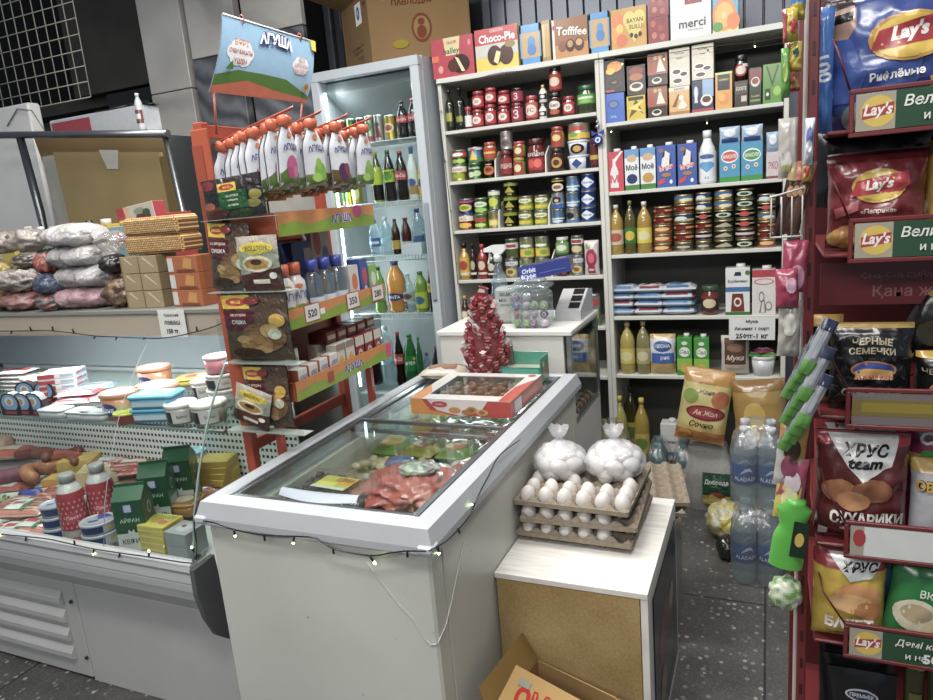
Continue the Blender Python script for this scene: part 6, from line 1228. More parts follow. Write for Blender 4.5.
sput(sausage([(-.09, -.04, .04), (0, 0, .04), (.09, .04, .045)], .042, '#c49a80'), 'cooked_sausage', 'big pale pink boiled sausage at the far left', 'sausage', 6, 455, .01)
sput(sausage([(-.08, -.02, .03), (.08, .02, .03)], .028, '#7a3a4a'), 'salami', 'dark pink salami stick with yellow tie above blue one', 'sausage', 14, 490, .02, .45)
def chub(c1, c2, L=.2, r=.022):
    b = B('gloss', c1); b.lathe([(.004, 0), (r*.6, .006), (r, .02, c1), (r, L*.62, c2), (r, L-.02, c2), (r*.6, L-.006, c2), (.004, L, '#999')], 14)
    b.art(cyl(r, .03, L*.6), r*PI, L*.5, [('r', .1, .1, .9, .9, '#c8cdb8'), ('e', .3, .3, .14, .1, '#6a8a3a'), ('e', .6, .6, .2, .14, '#e8e8e0'), ('r', .3, .45, .8, .55, '#7a2430')], 8); return [('casing', b.mesh('chub'), None)]
p = dk(-4, 505); put(chub('#3a4452', '#2440a0', .2), 'sausage_chub', 'dark sausage tube with bright blue end at far left', 'sausage', (p[0], p[1], p[2]+.025), (0, PI/2-.05, .35))
p = dk(-6, 489); put(chub('#5a3a44', '#d8b030', .18, .02), 'sausage_chub', 'dark plum sausage tube with yellow band above the blue ended one', 'sausage', (p[0], p[1], p[2]+.03), (0, PI/2-.05, .4))
SP = dict(base='#d2a290', m='film', wr=.004)
for i, (px, py, rt, up, lb) in enumerate(((18, 462, .3, .03, 'red and green labelled sausage pack at far left top'), (14, 540, .25, .0, 'clear frankfurter pack lying at the front left corner'), (36, 535, .2, .0, 'pink frankfurter pack with green stripe at the front'), (24, 525, .3, .03, 'pink frankfurter pack with red label lying on top'))):
    A_ = [('r', .02, k/6+.03, .98, k/6+.13, c_) for k, c_ in enumerate(('#c07c68', '#d09a86', '#bb7462', '#cf9684', '#c17d6b', '#d09a88'))]+[('r', .3, .15, .6, .85, '#dcdcd2'), ('r', .62, .1, .68, .9, '#3f8a5a'), ('r', .34, .4, .56, .6, '#b8303a')]
    atdk(flatpack(.17, .1, .038, art=A_ if i else [('r', 0, 0, 1, 1, '#b8543c'), ('p', ((0, 0), (.5, 0), (.3, 1), (0, 1)), '#c8c896'), ('r', .4, .3, .8, .7, '#e0d0c0')], seed=i+60, nu=12, nv=8, **SP), 'frankfurter_pack', lb, 'packet', px, py, up, rt)
def cheese(w, d, h, c1, c2, mk=None):
    b = B('food', c1); b.rbox(-w/2, w/2, -d/2, d/2, 0, h, .004, m='film'); b.art(flat(w, h, d), w, h, [('r', .01, .02, .99, .98, c2)], m='film')
    if mk: b.art(topf(w, h, d), w, d, mk, m='film')
    return [('block', b.mesh('cheese'), None)]
atdk(cheese(.12, .09, .04, '#d9b24c', '#dcb85a'), 'cheese_block', 'bright yellow cheese block lying behind the others', 'cheese', 88, 470, .02, .5)
atdk(cheese(.1, .06, .035, '#dba84a', '#d9a03c'), 'cheese_block', 'orange yellow cheese block in front of smoked sausage', 'cheese', 61, 490, .012, .35)
atdk(cheese(.13, .09, .05, '#e2cf98', '#e6d6a6'), 'cheese_block', 'pale cream cheese wedge behind the red dotted bottles', 'cheese', 101, 484, .01, .6)
for i, (px, py, rt, up) in enumerate(((108, 458, .3, 0), (124, 468, .35, .02), (140, 462, .4, .01), (135, 478, .3, .03), (158, 470, .45, .01), (160, 480, .4, .03))):
    A_ = [('r', .03, .08, .97, .3, '#a8483c'), ('r', .03, .4, .97, .6, '#b85c4c'), ('r', .03, .7, .97, .9, '#a8483c'), ('r', .3, .3, .7, .62, '#d8d4cc'), ('e', .8, .5, .1, .2, '#d9a890')]
    atdk(flatpack(.14, .08, .035, base='#c47a6c', art=A_, seed=i+70, nu=10, nv=8, wr=.004), 'sliced_meat_pack', ['clear red ham pack just right of the orange sausage', 'red smoked meat pack left of centre behind bottles', 'pink bacon pack below the perforated panel', 'red bacon pack in front of the pink one', 'red meat pack behind the green cartons', 'dark red meat pack touching the green cartons'][i], 'packet', px, py, up, rt)
for i in range(16):
    k = i % 4; px, py = 8+14.5*i, (494, 507, 500, 515)[k] if i < 9 else (486, 500, 492, 508)[k]
    A_ = [('r', .05, .1, .95, .35, ('#a8483c', '#c07c68', '#b06050', '#c89078')[k]), ('r', .05, .5, .95, .8, ('#b85c4c', '#d09a86', '#9c4a40', '#d8a890')[k]), ('r', .3, .3, .7, .6, '#d0ccc4')]
    atdk(flatpack(.15, .1, .03, base=('#c47a6c', '#d2a290', '#b86a5c', '#d0a080')[k], art=A_, seed=i+300, nu=10, nv=8, wr=.005), 'sliced_meat_pack', f"flat {('red', 'pale pink', 'dark red', 'peach')[k]} meat pack under the sausages, cheeses and cartons, {ORD[i]} from left", 'packet', px, py, -.003, .3+.1*k, 'meat packs covering the case floor')
def kumis():
    b = B('gloss', '#c9c8c4'); r = .036; b.lathe([(.032, 0), (r, .008), (r, .135), (.033, .15), (.024, .168), (.019, .174), (.019, .182)], 22)
    dots = [('r', 0, .26, 1, 1, '#a3202c')]+[('e', .08+.12*(i % 8)+.06*((i//8) % 2), .32+.1*(i//8), .025, .028, '#d98a8c') for i in range(48) if .32+.1*(i//8) < .96]+[('e', .5, .52, .16, .11, '#b83440'), T('Лакт', .5, .52, .07, '#e8c8c8'), ('r', .3, .04, .7, .12, '#b05050')]
    b.art(cyl(r, .006, .152, rf=lambda z: .0372 if z < .135 else .0372-(z-.135)*.21), r*2.95, .146, dots, 16, 10)
    c = B('gloss', '#a8a8a6'); c.lathe([(.0205, .176), (.021, .196), (.019, .2)], 16)
    h = B('gloss', '#b8b6b2'); h.tube([(.02*math.cos(a)+.018, -.012, .13-.03*(a)) for a in (0, .4, .8, 1.2, 1.6)], .0035, 6)
    return [('bottle_body', b.mesh('kumis'), None), ('cap', c.mesh('kcap'), None), ('handle', h.mesh('khandle'), None)]
KU = kumis()
atdk(KU, 'yoghurt_bottle', 'red dotted drinking yoghurt bottle, left one behind the front glass', 'bottle', 79, 549, rot=.8); atdk(KU, 'yoghurt_bottle', 'red dotted drinking yoghurt bottle, right one beside the green cartons', 'bottle', 108, 538, rot=.8)
CT = dict(base='#c9cdd2', lid='#b9bfc6', oval=.9, art=[('r', 0, .3, .6, .95, '#22346e'), ('r', .6, .3, 1, .95, '#c8ccd0'), ('r', .7, .4, .8, .8, '#d8c030')], tart=[('e', .5, .5, .44, .44, '#aab2c0'), ('p', ((.5, .5), (.95, .6), (.75, .92), (.45, .95)), '#2a48b0'), ('r', .2, .35, .5, .5, '#3a4a7a')])
for i, (px, py, up, lb) in enumerate(((102, 552, 0, 'blue and white cottage cheese tub, lower of front pair'), (102, 552, .038, 'blue and white cottage cheese tub, upper of front pair'), (60, 546, 0, 'grey cottage cheese tub, bottom of the stack left of the bottles'), (60, 546, .038, 'grey cottage cheese tub, second up in stack left of bottles'), (61, 546, .078, 'blue cottage cheese tub on top of stack left of bottles'))):
    atdk(tub(.098 if i < 2 else .08, .037, **CT), 'cottage_cheese_tub', lb, 'tub', px, py, up, .8)
GRN = dict(base='#1c5230', side='#1e5a34', kind='gable', cap=None, art=[('r', 0, 0, 1, .36, '#c9ccc8'), T('АЙРАН', .5, .62, .1, '#c8d8c8', w=.7), T('КЕФИР', .5, .2, .11, '#3a3c44', w=.7), ('p', ((.38, .36), (.42, .44), (.5, .38), (.58, .44), (.62, .36)), '#d0d4d0'), ('e', .5, .84, .2, .1, '#2c3c7a'), ('r', .38, .78, .62, .92, '#bcc4d0')], sart=[('r', .15, .18, .85, .5, '#8fa89a'), ('r', .2, .22, .8, .46, '#a9b8aa'), ('e', .5, .75, .16, .12, '#c8d4c8'), ('e', .5, .75, .12, .09, '#1e5a34')])
for i, (px, py) in enumerate(((138, 556), (161, 530), (184, 513))):
    atdk(carton(.078, .18, d=.075, **GRN), 'kefir_carton', f"dark green gable top kefir carton, {['front and nearest', 'middle', 'rearmost'][i]} of three", 'carton', px+2, py-2, 0, .5, 'green gable top cartons in the case')
    p = dk(px+4, py-2); q = B('gloss', '#9aa88c')
for i in range(4): atdk(boxk(.09, .02, d=.075, base='#c8b84a', art=[('r', .02, .3, .98, .6, '#d8cc7a')], tart=[('r', 0, 0, 1, 1, '#d2c454'), ('e', .4, .5, .2, .2, '#b89a3c'), ('e', .7, .4, .15, .15, '#c86a3c'), ('r', .1, .7, .9, .9, '#a8b04a')]), 'butter_pack', f"yellow butter pack in front of green cartons, {['bottom', 'second up', 'third up', 'top'][i]}", 'packet', 164, 556, .0203*i, -.05+.03*i, 'yellow butter packs at the case front')
for i in range(2): atdk(boxk(.075, .036, d=.07, base='#8f9698', art=[('r', .05, .1, .95, .9, '#9aa2a4')], tart=[('r', 0, 0, 1, 1, '#a8aeb0'), ('e', .5, .5, .3, .3, '#c8ccd0'), ('e', .4, .6, .1, .1, '#8a3a3a')]), 'processed_cheese_box', f"silver grey cheese box at the case end, {['lower', 'upper'][i]} of two", 'box', 188, 562, .037*i, .0, 'silver boxes at the case end')
atdk(boxtub(.1, .09, .04, base='#a8742c', lid='#b8843a', tart=[('r', .05, .05, .95, .95, '#8c6a3a'), ('e', .5, .5, .3, .3, '#c8b89a')]), 'cheese_tray', 'copper coloured tray pack between silver boxes and green cartons', 'tray', 186, 522, .03, .3)
atdk(tub(.1, .07, base='#c85a68', lid='#dc9aa0', tart=[('e', .5, .5, .4, .4, '#e0a8ac')], taper=.7), 'dessert_tub', 'pink tub tilted behind the green cartons', 'tub', 196, 482, .03)
for i in range(4): atdk(boxk(.11, .022, d=.08, base='#d0ac38', tart=[('r', .1, .1, .9, .9, '#d8bc48')]), 'butter_pack', f"golden butter pack behind freezer corner, {['bottom', 'second up', 'third up', 'top'][i]}", 'packet', 222, 488, .0223*i, .1*i, 'golden butter packs at right end')
atdk(tub(.08, .05, base='#cfe4ea', lid='#8ac4d4'), 'dessert_tub', 'small pale turquoise tub at the right end of the case', 'tub', 234, 462, .06)
# ---- goods piled on top of the case
ZC = 1.2462
PB = ['#c8c2c2', '#bdb8b6', '#c2baba', '#c4aeb0']
def lumpy(rx, ry, rz, col, seed, m='softfilm', amp=.25, sc=3., col2=None, knot=False):
    b = B(m, col)
    def f(u, v):
        th = u*2*PI; ph = (v-.5)*PI; d = Vector((math.cos(ph)*math.cos(th), math.cos(ph)*math.sin(th), math.sin(ph)))
        k_ = 1+amp*noise.noise(d*sc+Vector((seed*7.3, 0, 0)))
        return (d.x*rx*k_, d.y*ry*k_, rz+max(d.z*rz*k_, -rz*.97))
    def cf(u, v):
        if not col2: return hx(col)
        k_ = min(1, max(0, .5+noise.noise((math.cos(u*6.28)*2.2+seed, math.sin(u*6.28)*2.2, v*6))*1.6)); return tuple(a*(1-k_)+b_*k_ for a, b_ in zip(hx(col), hx(col2)))
    b.grid(f, 40, 22, cf=cf)
    if knot:
        b.tube([(0, 0, rz*1.85), (.004, 0, rz*2.1), (.01, .004, rz*2.35)], [rx*.14, rx*.07, rx*.2], 8)
    return [('bag_body', b.mesh('lumpy'), None)]
def loaf(w, d, h, c1, c2, seed):
    b = B('softfilm', c1)
    def f(u, v):
        a = u*2*PI; e = 2*v-1; k_ = max(.0, 1-abs(e)**4.5)**.42; c_, s_ = math.cos(a), math.sin(a)
        n_ = noise.noise((e*3+seed, c_*1.2, s_*1.2))*.16-abs(noise.noise((e*7, c_*3+seed, s_*3)))*.16+.05
        return (e*w/2*(1+.03*c_), c_*d/2*k_*(1+n_), max(.0, h/2+s_*h/2*k_*(1.04+n_)))
    b.grid(lambda u, v: f(u, v), 36, 30, flip=True, cf=lambda u, v: (lambda k_: tuple(a*(1-k_)+q*k_ for a, q in zip(hx(c1), hx(c2))))(min(1, max(0, .5+noise.noise((u*5+seed, v*5, 1))*1.5))))
    for s_ in (-1, 1): b.tube([(s_*w*.47, 0, h*.5), (s_*w*.52, .004, h*.46), (s_*w*.565, .0, h*.5)], [h*.22, h*.1, h*.28], 8)
    return [('bag_body', b.mesh('loaf'), None)]
for i, (py, c_) in enumerate(zip((299, 278, 258, 238), ('#c9a9ae', '#b9b4b4', '#b7b2b0', '#bcb6ba'))):
    p = aty(86+(0, 4, 0, -2)[i], 300, 1.66); z_ = ZC+.069*i
    b = flatpack(.25-.01*i, .16, .066, base=c_, seed=80+i, m='softfilm', wr=.012, nu=20, nv=14, art=[('e', .3, .4, .14, .2, '#cfc8cb'), ('e', .7, .5, .12, .2, '#b9a8a8' if i != 3 else '#a8b894'), ('e', .5, .75, .2, .1, '#d0cacc')])
    b = loaf(.24-.01*i, .16, .076, c_, ['#b88a92', '#a9a4a6', '#aaa6a4', '#c3c6bc'][i], 80+i)
    put(b, 'frozen_food_bag', f"whitish plastic bag of frozen food, {['bottom, pinkest', 'second up', 'third up', 'topmost'][i]} of the tall pile", 'bag', (p[0]+.02, 1.66, z_), .06*(-1)**i, 'frozen food bags piled on the display case')
def tp(px, y, dz, spec, name, label, cat, rot=0., group=None): p = aty(px, 300, y); put(spec, name, label, cat, (p[0], y, ZC+dz), rot, group)
tp(122, 1.64, .11, lumpy(.04, .05, .032, '#2c2420', 3), 'dried_fruit_bag', 'near black bag of prunes wedged beside the white bags', 'bag')
tp(124, 1.64, .0, lumpy(.055, .06, .05, '#5a4430', 5, col2='#8a6c50'), 'dried_fruit_bag', 'brown bag of dried fruit below the black one', 'bag')
tp(124, 1.66, .18, lumpy(.055, .05, .035, '#8c8884', 8, m='filmwhite', col2='#aaa6a2'), 'crumpled_film_bag', 'crumpled clear bag resting on top of the prunes', 'bag')
tp(56, 1.62, .12, lumpy(.03, .05, .04, '#9a4f40', 11), 'sweets_bag', 'small rusty red bag left of the white pile', 'bag')
tp(54, 1.6, .055, lumpy(.055, .05, .035, '#5c6a80', 12, col2='#3a4560'), 'sweets_bag', 'blue grey bag below the rusty red bag', 'bag')
tp(52, 1.6, .0, lumpy(.055, .05, .03, '#6a7a80', 14, col2='#a85a44'), 'sweets_bag', 'teal and red bag at base beside the white pile', 'bag')
tp(24, 1.62, .0, lumpy(.09, .06, .035, '#b58a88', 15, col2='#a86a60'), 'pastry_bag', 'pinkish bag lying at bottom left of the pile', 'bag')
tp(26, 1.62, .068, lumpy(.1, .07, .04, '#8c8680', 16, col2='#b4aaa0', amp=.35, sc=5), 'mushroom_bag', 'grey lumpy bag of mushrooms in the left heap', 'bag')
tp(-4, 1.62, .1, lumpy(.08, .07, .045, '#b8a260', 17, amp=.15), 'pasta_bag', 'yellow pasta bag at the far left edge', 'bag')
tp(2, 1.62, .0, lumpy(.06, .06, .045, '#9a7a4a', 18, col2='#7a5a34'), 'nut_bag', 'tan nut bag at the bottom left corner', 'bag')
tp(36, 1.64, .15, lumpy(.05, .05, .025, '#3c3230', 19, col2='#8a7e76'), 'sweets_bag', 'dark and white mottled bag right of the yellow pasta', 'bag')
tp(14, 1.68, .2, lumpy(.07, .06, .04, '#8f857c', 21, col2='#a89c92'), 'cereal_bag', 'grey brown bag on top of the left heap', 'bag')
tp(40, 1.7, .2, lumpy(.075, .06, .042, '#8f857c', 22, col2='#b0a8a0'), 'cereal_bag', 'grey brown bag beside the green juice pack', 'bag')
# wafers and biscuits
for i in range(2):
    p = aty(174, 300, 1.68); b = B(m='wicker'); b.rbox(-.112, .125, -.05, .05, 0, .057, .01); k_ = B('filmclear'); 
    put([('wafer_sheets', b.mesh('wafer'), None)], 'wafer_bread_pack', f"long tan wafer bread pack, {['lower', 'upper'][i]} of the two woven textured packs", 'packet', (p[0]+.005, 1.67, ZC+.168+.058*i), (0, 0, .05-.06*i), 'long wafer bread packs')
for i in range(3):
    p = aty(156, 300, 1.65)
    put(boxk(.15, .054, d=.09, base='#a8946c', m='film', art=[('r', .0, .02, .03, .98, '#8a7850'), ('r', .49, .02, .52, .98, '#7a6844'), ('p', ((.1, .9), (.3, .5), (.34, .52), (.15, .95)), '#cfc4a8'), ('p', ((.6, .9), (.9, .3), (.92, .34), (.66, .95)), '#cfc4a8')]), 'crispbread_pack', f"beige wrapped crispbread pack, {['bottom', 'middle', 'top'][i]} of three under the wafers", 'packet', (p[0], 1.65, ZC+.0555*i), .05, 'beige crispbread packs')
    p = aty(197, 300, 1.65)
    put(boxk(.13, .052, d=.07, base='#b0602c', art=[('r', .02, .1, .2, .9, '#d8d4cc'), ('p', ((.5, .3), (.6, .9), (.85, .8), (.8, .2)), '#c8903c'), ('r', .3, .05, .9, .2, '#7a3a1c')]), 'rusk_pack', f"orange brown rusk pack with white barcode, {['bottom', 'middle', 'top'][i]} of three", 'packet', (p[0], 1.65, ZC+.0525*i), -.06, 'orange rusk packs')
# cartons behind
def bk(p0, p1, pt, pb, y, d, name, label, cat, kf=boxk, **k):
    a = aty(p0, (pt+pb)/2, y); c_ = aty(p1, (pt+pb)/2, y); zt3 = aty((p0+p1)/2, pt, y)[2]
    h = zt3-ZC-.001; put(kf(c_[0]-a[0], h, d=d, **k), name, label, cat, ((a[0]+c_[0])/2, y+d/2, ZC+.0005))
bk(109, 128, 221, 246, 1.95, .06, 'juice_carton', 'pale blue juice carton with red disc behind the white bags', 'carton', kf=carton, base='#8fb0b8', cap='#c8b83c', art=[('e', .5, .82, .36, .1, '#a82a28'), ('r', .2, .8, .8, .84, '#e0c8c0'), ('r', 0, .0, 1, .5, '#a8c8b0')])
bk(90, 108.5, 219, 246, 1.95, .06, 'juice_carton', 'yellow juice carton with white emblem behind the white bags', 'carton', kf=carton, base='#c8a830', cap='#d8d8d0', art=[('r', .2, .7, .8, .9, '#e8d870'), ('e', .7, .8, .2, .06, '#4a4a4a')])
bk(76, 89.5, 221, 246, 1.97, .06, 'juice_carton', 'yellow carton with black cap left of the emblem carton', 'carton', kf=carton, base='#b8a030', cap='#22201c')
bk(62, 75.5, 224, 246, 1.97, .06, 'juice_carton', 'lime green carton beside the black capped one', 'carton', kf=carton, base='#6a9a3c', cap='#1f3a2a')
for i in range(3): bk(14+i*12.5, 26+i*12.5, 227, 246, 1.9, .07, 'juice_carton', f"dark green juice carton with white cap, {['left', 'middle', 'right'][i]} of three", 'carton', kf=carton, base='#1c4030', cap='#d8dcd6', art=[('r', .1, .86, .9, .9, '#6a8a78'), T('добрый', .5, .78, .07, '#e8ece8', w=.9)])
bk(-2, 12, 232, 246, 1.88, .06, 'juice_carton', 'yellow and red carton at the far left edge', 'carton', kf=boxk, base='#c8b030', art=[('e', .6, .86, .4, .08, '#b02a30'), T('94', .6, .86, .05, '#fff')])
a_ = aty(120, 215, 2.03); c_ = aty(162, 215, 2.03)
put(boxk(.2, .085, d=.06, base='#c8bcae', side='#a82430', art=[('r', 0, 0, .25, 1, '#a82430'), ('p', ((.25, 0), (.45, 0), (.3, 1), (.2, 1)), '#d8a880'), ('e', .7, .4, .2, .3, '#6a2a2c'), ('e', .62, .7, .15, .15, '#8a9a7a'), ('e', .8, .6, .1, .14, '#3a5a3a')]), 'sweets_box', 'white and dark red sweets box lying above the wafer bread', 'box', ((a_[0]+c_[0])/2-.01, 2.05, ZC+.255), (0, -.1, 0))
put(boxk(.16, .255, d=.07, base='#6a4c30'), 'carton_box', 'plain brown carton carrying the white and dark red sweets box', 'box', ((a_[0]+c_[0])/2-.01, 2.05, ZC))
put(boxk(.1, .3, d=.03, base='#a82430', art=[T('PACOTTI', .5, .93, .05, '#d89a50', w=.8)]), 'sweets_box', 'small red carton with gold lettering right of the sweets box', 'box', (aty(173, 205, 2.06)[0], 2.08, ZC), .1)
# ================================================================ stored things behind the case
g = thing('pipe_stand', 'grey steel pipe rail stand leaning with boards behind the display case', 'stand', (-2.8, 2.25, 0))
ox, oy = -2.8, 2.25
b = B('metal', '#8a8d90'); b.tube([L_((-3.4, 2.25, 1.985)), L_((-2.262, 2.25, 1.865))], .016, 10); part('rail', b, g)
for xx, zz in ((-3.18, 1.96), (-2.29, 1.868)): b = B('metal', '#7d8083'); b.tube([L_((xx, 2.26, zz)), L_((xx+.12, 2.28, 0))], .013, 10); part('leg', b, g)
b = B('metal', '#6d7073'); b.tube([L_((-3.16, 2.255, 1.97)), L_((-3.05, 2.2, 1.6)), L_((-3.0, 2.16, 1.2)), L_((-2.95, 2.14, 0))], .014, 8); part('leg', b, g)
g = thing('plywood_sheet', 'large thin brown hardboard sheet standing behind the pipe rail', 'board', (-2.75, 2.34, 0))
ox, oy = -2.75, 2.34; b = B('cardboard', '#7a6648'); b.prism([(-3.19-ox, 1.96), (-2.36-ox, 1.86), (-2.34-ox, 0), (-3.02-ox, 0), (-3.1-ox, 1.55)], .0, .012); part('sheet', b, g)
g = thing('wooden_panel', 'thick tan panel with torn white paper patch leaning behind the display case', 'board', (-2.72, 2.29, 0))
ox, oy = -2.72, 2.29; b = B('cardboard', '#8c7b58'); P = [aty(53, 152, 2.29), aty(158, 152, 2.29), aty(172, 212, 2.29), aty(70, 222, 2.29)]
b.prism([(P[0][0]-ox, P[0][2]), (P[1][0]-ox, P[1][2]), (P[2][0]-ox+.02, 0), (P[3][0]-ox+.06, 0)], -.0, .025); part('board', b, g)
b = B('paper', '#b9b9b0'); Q = [aty(99, 150, 2.289), aty(118, 150, 2.289), aty(118.5, 169, 2.289), aty(108, 169, 2.289)]
b.prism([(q[0]-ox, q[2]) for q in Q], -.0035, -.0005); part('paper_patch', b, g)
b = B('cardboard', '#6a5a3a'); b.box(P[1][0]-ox+.005, P[1][0]-ox+.05, .0, .03, 0, P[1][2]-.02); part('batten', b, g)
g = thing('storage_box', 'white tray box with red end and film lid lying behind pipe rail', 'box', (-2.97, 2.5, 1.93))
ox, oy = -2.97, 2.5
def LS(q): return (q[0]+2.97, q[1]-2.5, q[2]-1.93)
b = B('gloss', '#c9cdd2'); P = aty(48, 118, 2.5); b.rbox(P[0], -2.64, 2.5, 2.6, 1.93, P[2]-.014, .006, T=LS); part('tray', b, g)
b = B('gloss', '#a82436'); b.box(P[0]+.02, -2.99, 2.496, 2.4995, 1.95, P[2]-.03, T=LS); part('red_panel', b, g)
b = B('softfilm', '#6f7274'); b.grid(lambda u, v: LS((-2.95+.33*u, 2.5+.1*v, P[2]-.012+.012*math.sin(PI*u)*math.sin(PI*v)+.008*noise.noise((u*5, v*5, 0)))), 10, 8); part('film_cover', b, g)
put(boxk(.5, 1.925, d=.3, base='#3a3c3e'), 'cabinet', 'dark grey cabinet behind the boards carrying the white tray box', 'cabinet', (-2.92, 2.66, 0))
p = aty(143, 131, 2.42); b = bottle(.035, .16, kind='water', liquid='#c8cfd2', cap='#d8dcdc', m='gloss', art=[('r', 0, 0, 1, 1, '#7a3a3a'), ('r', .2, .3, .8, .7, '#d8d4cc')], band=(.2, .55), capr=.5)
put(boxk(.05, p[2]-.0, d=.05, base='#54504a'), 'post', 'slim brown post behind the boards carrying the spray can', 'post', (p[0], 2.42, 0)); put(b, 'spray_can', 'tall white spray bottle standing at the right end of pipe rail', 'bottle', (p[0], 2.42, p[2]+.001))
g = thing('white_appliance', 'white appliance with cable at the far left edge', 'appliance', (-3.3, 2.45, 0)); ox, oy = -3.3, 2.45
p = aty(27, 102, 2.45); b = B('paint', '#efefec'); b.rbox(-3.9, p[0], 2.45, 2.52, 0, p[2], .01, T=L_); part('body', b, g)
b = B('matte', '#888'); b.tube([L_((-3.5, 2.44, 2.05)), L_((-3.4, 2.44, 2.12)), L_((-3.3, 2.44, 2.1)), L_((-3.24, 2.44, 2.0)), L_((-3.22, 2.44, 1.8))], .003, 5); part('cable', b, g)
g = thing('perforated_board', 'off white perforated board standing left of the wooden panel', 'board', (-3.06, 2.31, 0)); b = B('paper', '#a9a89e'); b.box(-.06, .08, 0, .01, 0, 1.86); part('board', b, g)
b = B('paper', '#b8a0a0'); b.box(-.05, .07, -.004, -.001, 1.5, 1.56); part('edge_strip', b, g)
# ================================================================ inside the freezer
g = thing('frozen_dumplings', 'loose pale beige frozen dumplings heaped in the front of the freezer', 'frozen food'); tag(g, kind='stuff')
b = B('food', '#c8b896')
for i in range(230):
    x = random.uniform(-1.16, -.74); y = random.uniform(1.26, 1.78); z = .715+.02*noise.noise((x*8, y*8, 0))+random.uniform(-.012, .012); r = random.uniform(.012, .018)
    a = random.uniform(0, 3); ca, sa = math.cos(a), math.sin(a)
    b.lathe([(r*.3, -r*.7), (r, -r*.3), (r*1.05, r*.2), (r*.5, r*.65), (r*.1, r*.75)], 8, T=lambda p: (x+p[0]*ca*1.3-p[1]*sa, y+p[0]*sa*1.3+p[1]*ca, z+p[2]), col=random.choice(['#cdbd9a', '#d6c8a8', '#c2ac84', '#dccfb2']))
b.box(-1.19, -.71, 1.215, 1.8, .66, .705, '#b8a888'); part('dumpling_heap', b, g)
b = B('food', '#2c1c1e'); b.rbox(-.11, .11, -.07, .07, .004, .035, .012)
for i in range(110):
    x = random.uniform(-.1, .1); y = random.uniform(-.06, .06); r = .009
    b.lathe([(r*.3, -r), (r, 0), (r*.3, r)], 6, T=lambda p: (x+p[0], y+p[1], .036+p[2]), col=random.choice(['#2c1a1c', '#4a2a2a', '#3a2420', '#6a4a40']))
c = B('filmclear', '#c8ccca'); c.rbox(-.12, .12, -.08, .08, 0, .052, .014); l = B('paper', '#c8c46a'); l.art(lambda u, v, e: (-.045+.1*u, -.04+.07*v, .0535+e), .1, .07, [('r', 0, 0, 1, 1, '#c8c05a'), ('r', .55, .4, 1, 1, '#d8a03a'), ('r', .04, .1, .6, .5, '#e8dc5a'), T('СЛИВА', .7, .75, .28, '#6a2430', w=.5), ('r', 0, 0, 1, .16, '#d8dcd4')])
put([('tray', c.mesh('t'), None), ('berries', b.mesh('t'), None), ('label', l.mesh('t'), None)], 'berry_tray', 'clear plastic tray of dark frozen berries with yellow green label in freezer', 'tray', (-1.06, 1.43, .738), -.08, None, (1.1, 1.1, 1))
put(lumpy(.13, .13, .035, '#b8463c', 31, m='film', amp=.45, sc=4, col2='#c45a4c'), 'frozen_meat_bag', 'large translucent red mesh bag lying on the dumplings in freezer', 'bag', (-.87, 1.5, .732), .5)
put(lumpy(.06, .1, .012, '#b54238', 33, m='film', amp=.4, sc=4), 'frozen_meat_bag', 'smaller red mesh bag tail reaching back toward the frozen vegetables', 'bag', (-.76, 1.66, .745), -.2)
put(lumpy(.055, .04, .014, '#d8d6d0', 34, m='film', amp=.2, col2='#8a8a88'), 'frozen_food_pack', 'white printed packet on top of the red mesh bag', 'packet', (-.85, 1.52, .796), .2)
VG = [('#5a8a3a', '#c8a040', 'green'), ('#b8a83c', '#8a3a24', 'yellow'), ('#7a9a3c', '#c86a30', 'lime'), ('#4a6a3a', '#d8c8a0', 'dark green'), ('#8a9a4a', '#b83a2c', 'olive')]
for r_ in range(3):
    for i in range(4):
        c1, c2, nm = VG[(i+r_*2) % 5]
        put(flatpack(.11, .15, .05, base=c1, seed=i+r_*7, m='film', wr=.006, art=[('e', .5, .45, .36, .3, c2), ('e', .35, .35, .14, .12, '#d8cfa0'), ('e', .65, .5, .12, .12, '#9ab04a'), ('r', .1, .78, .9, .94, '#dcdcc0')], nu=10, nv=10), 'frozen_vegetable_pack', f"{nm} frozen vegetable pack, {['front', 'middle', 'back'][r_]} row, {ORD[i]} from left in freezer basket", 'packet', (-1.12+i*.115, 1.86+r_*.17, .704+.0*r_), random.uniform(-.1, .1), 'frozen vegetable packs in the freezer basket')
for i in range(4): put(boxk(.1, .14, d=.2, base='#8a9298'), 'frozen_food_box', 'grey frozen food box under the vegetable packs in freezer', 'box', (-1.12+i*.115, 2.03, .556), 0, 'boxes under the vegetable packs')
put(flatpack(.09, .05, .03, base='#3a5a9a', seed=9), 'ice_pack', 'small blue ice pack left of the red mesh bag', 'packet', (-1.02, 1.71, .725), .3)
# ---- things on the freezer
ZF = .8465
g = thing('cookie_box', 'white orange and red open top gingerbread box lying across the freezer lid', 'box', (-.872, 2.012, ZF)); w, d, h = .34, .315, .05
b = B('gloss', '#d9d2cc'); b.rbox(-w/2, w/2, -d/2, -d/2+.004, 0, h, .001); b.rbox(-w/2, w/2, d/2-.004, d/2, 0, h, .001); b.rbox(-w/2, -w/2+.004, -d/2+.004, d/2-.004, 0, h, .001); b.rbox(w/2-.004, w/2, -d/2+.004, d/2-.004, 0, h, .001, '#a8321e'); b.box(-w/2+.004, w/2-.004, -d/2+.004, d/2-.004, 0, .004)
for q in ((-w/2, w/2, -d/2, -d/2+.05), (-w/2, w/2, d/2-.04, d/2), (-w/2, -w/2+.045, -d/2+.05, d/2-.04), (w/2-.045, w/2, -d/2+.05, d/2-.04)): b.box(*q, h, h+.0015, '#dcd8d4')
tf = lambda u, v, e: (-w/2+u*w, -d/2+v*d, h+.0015+e)
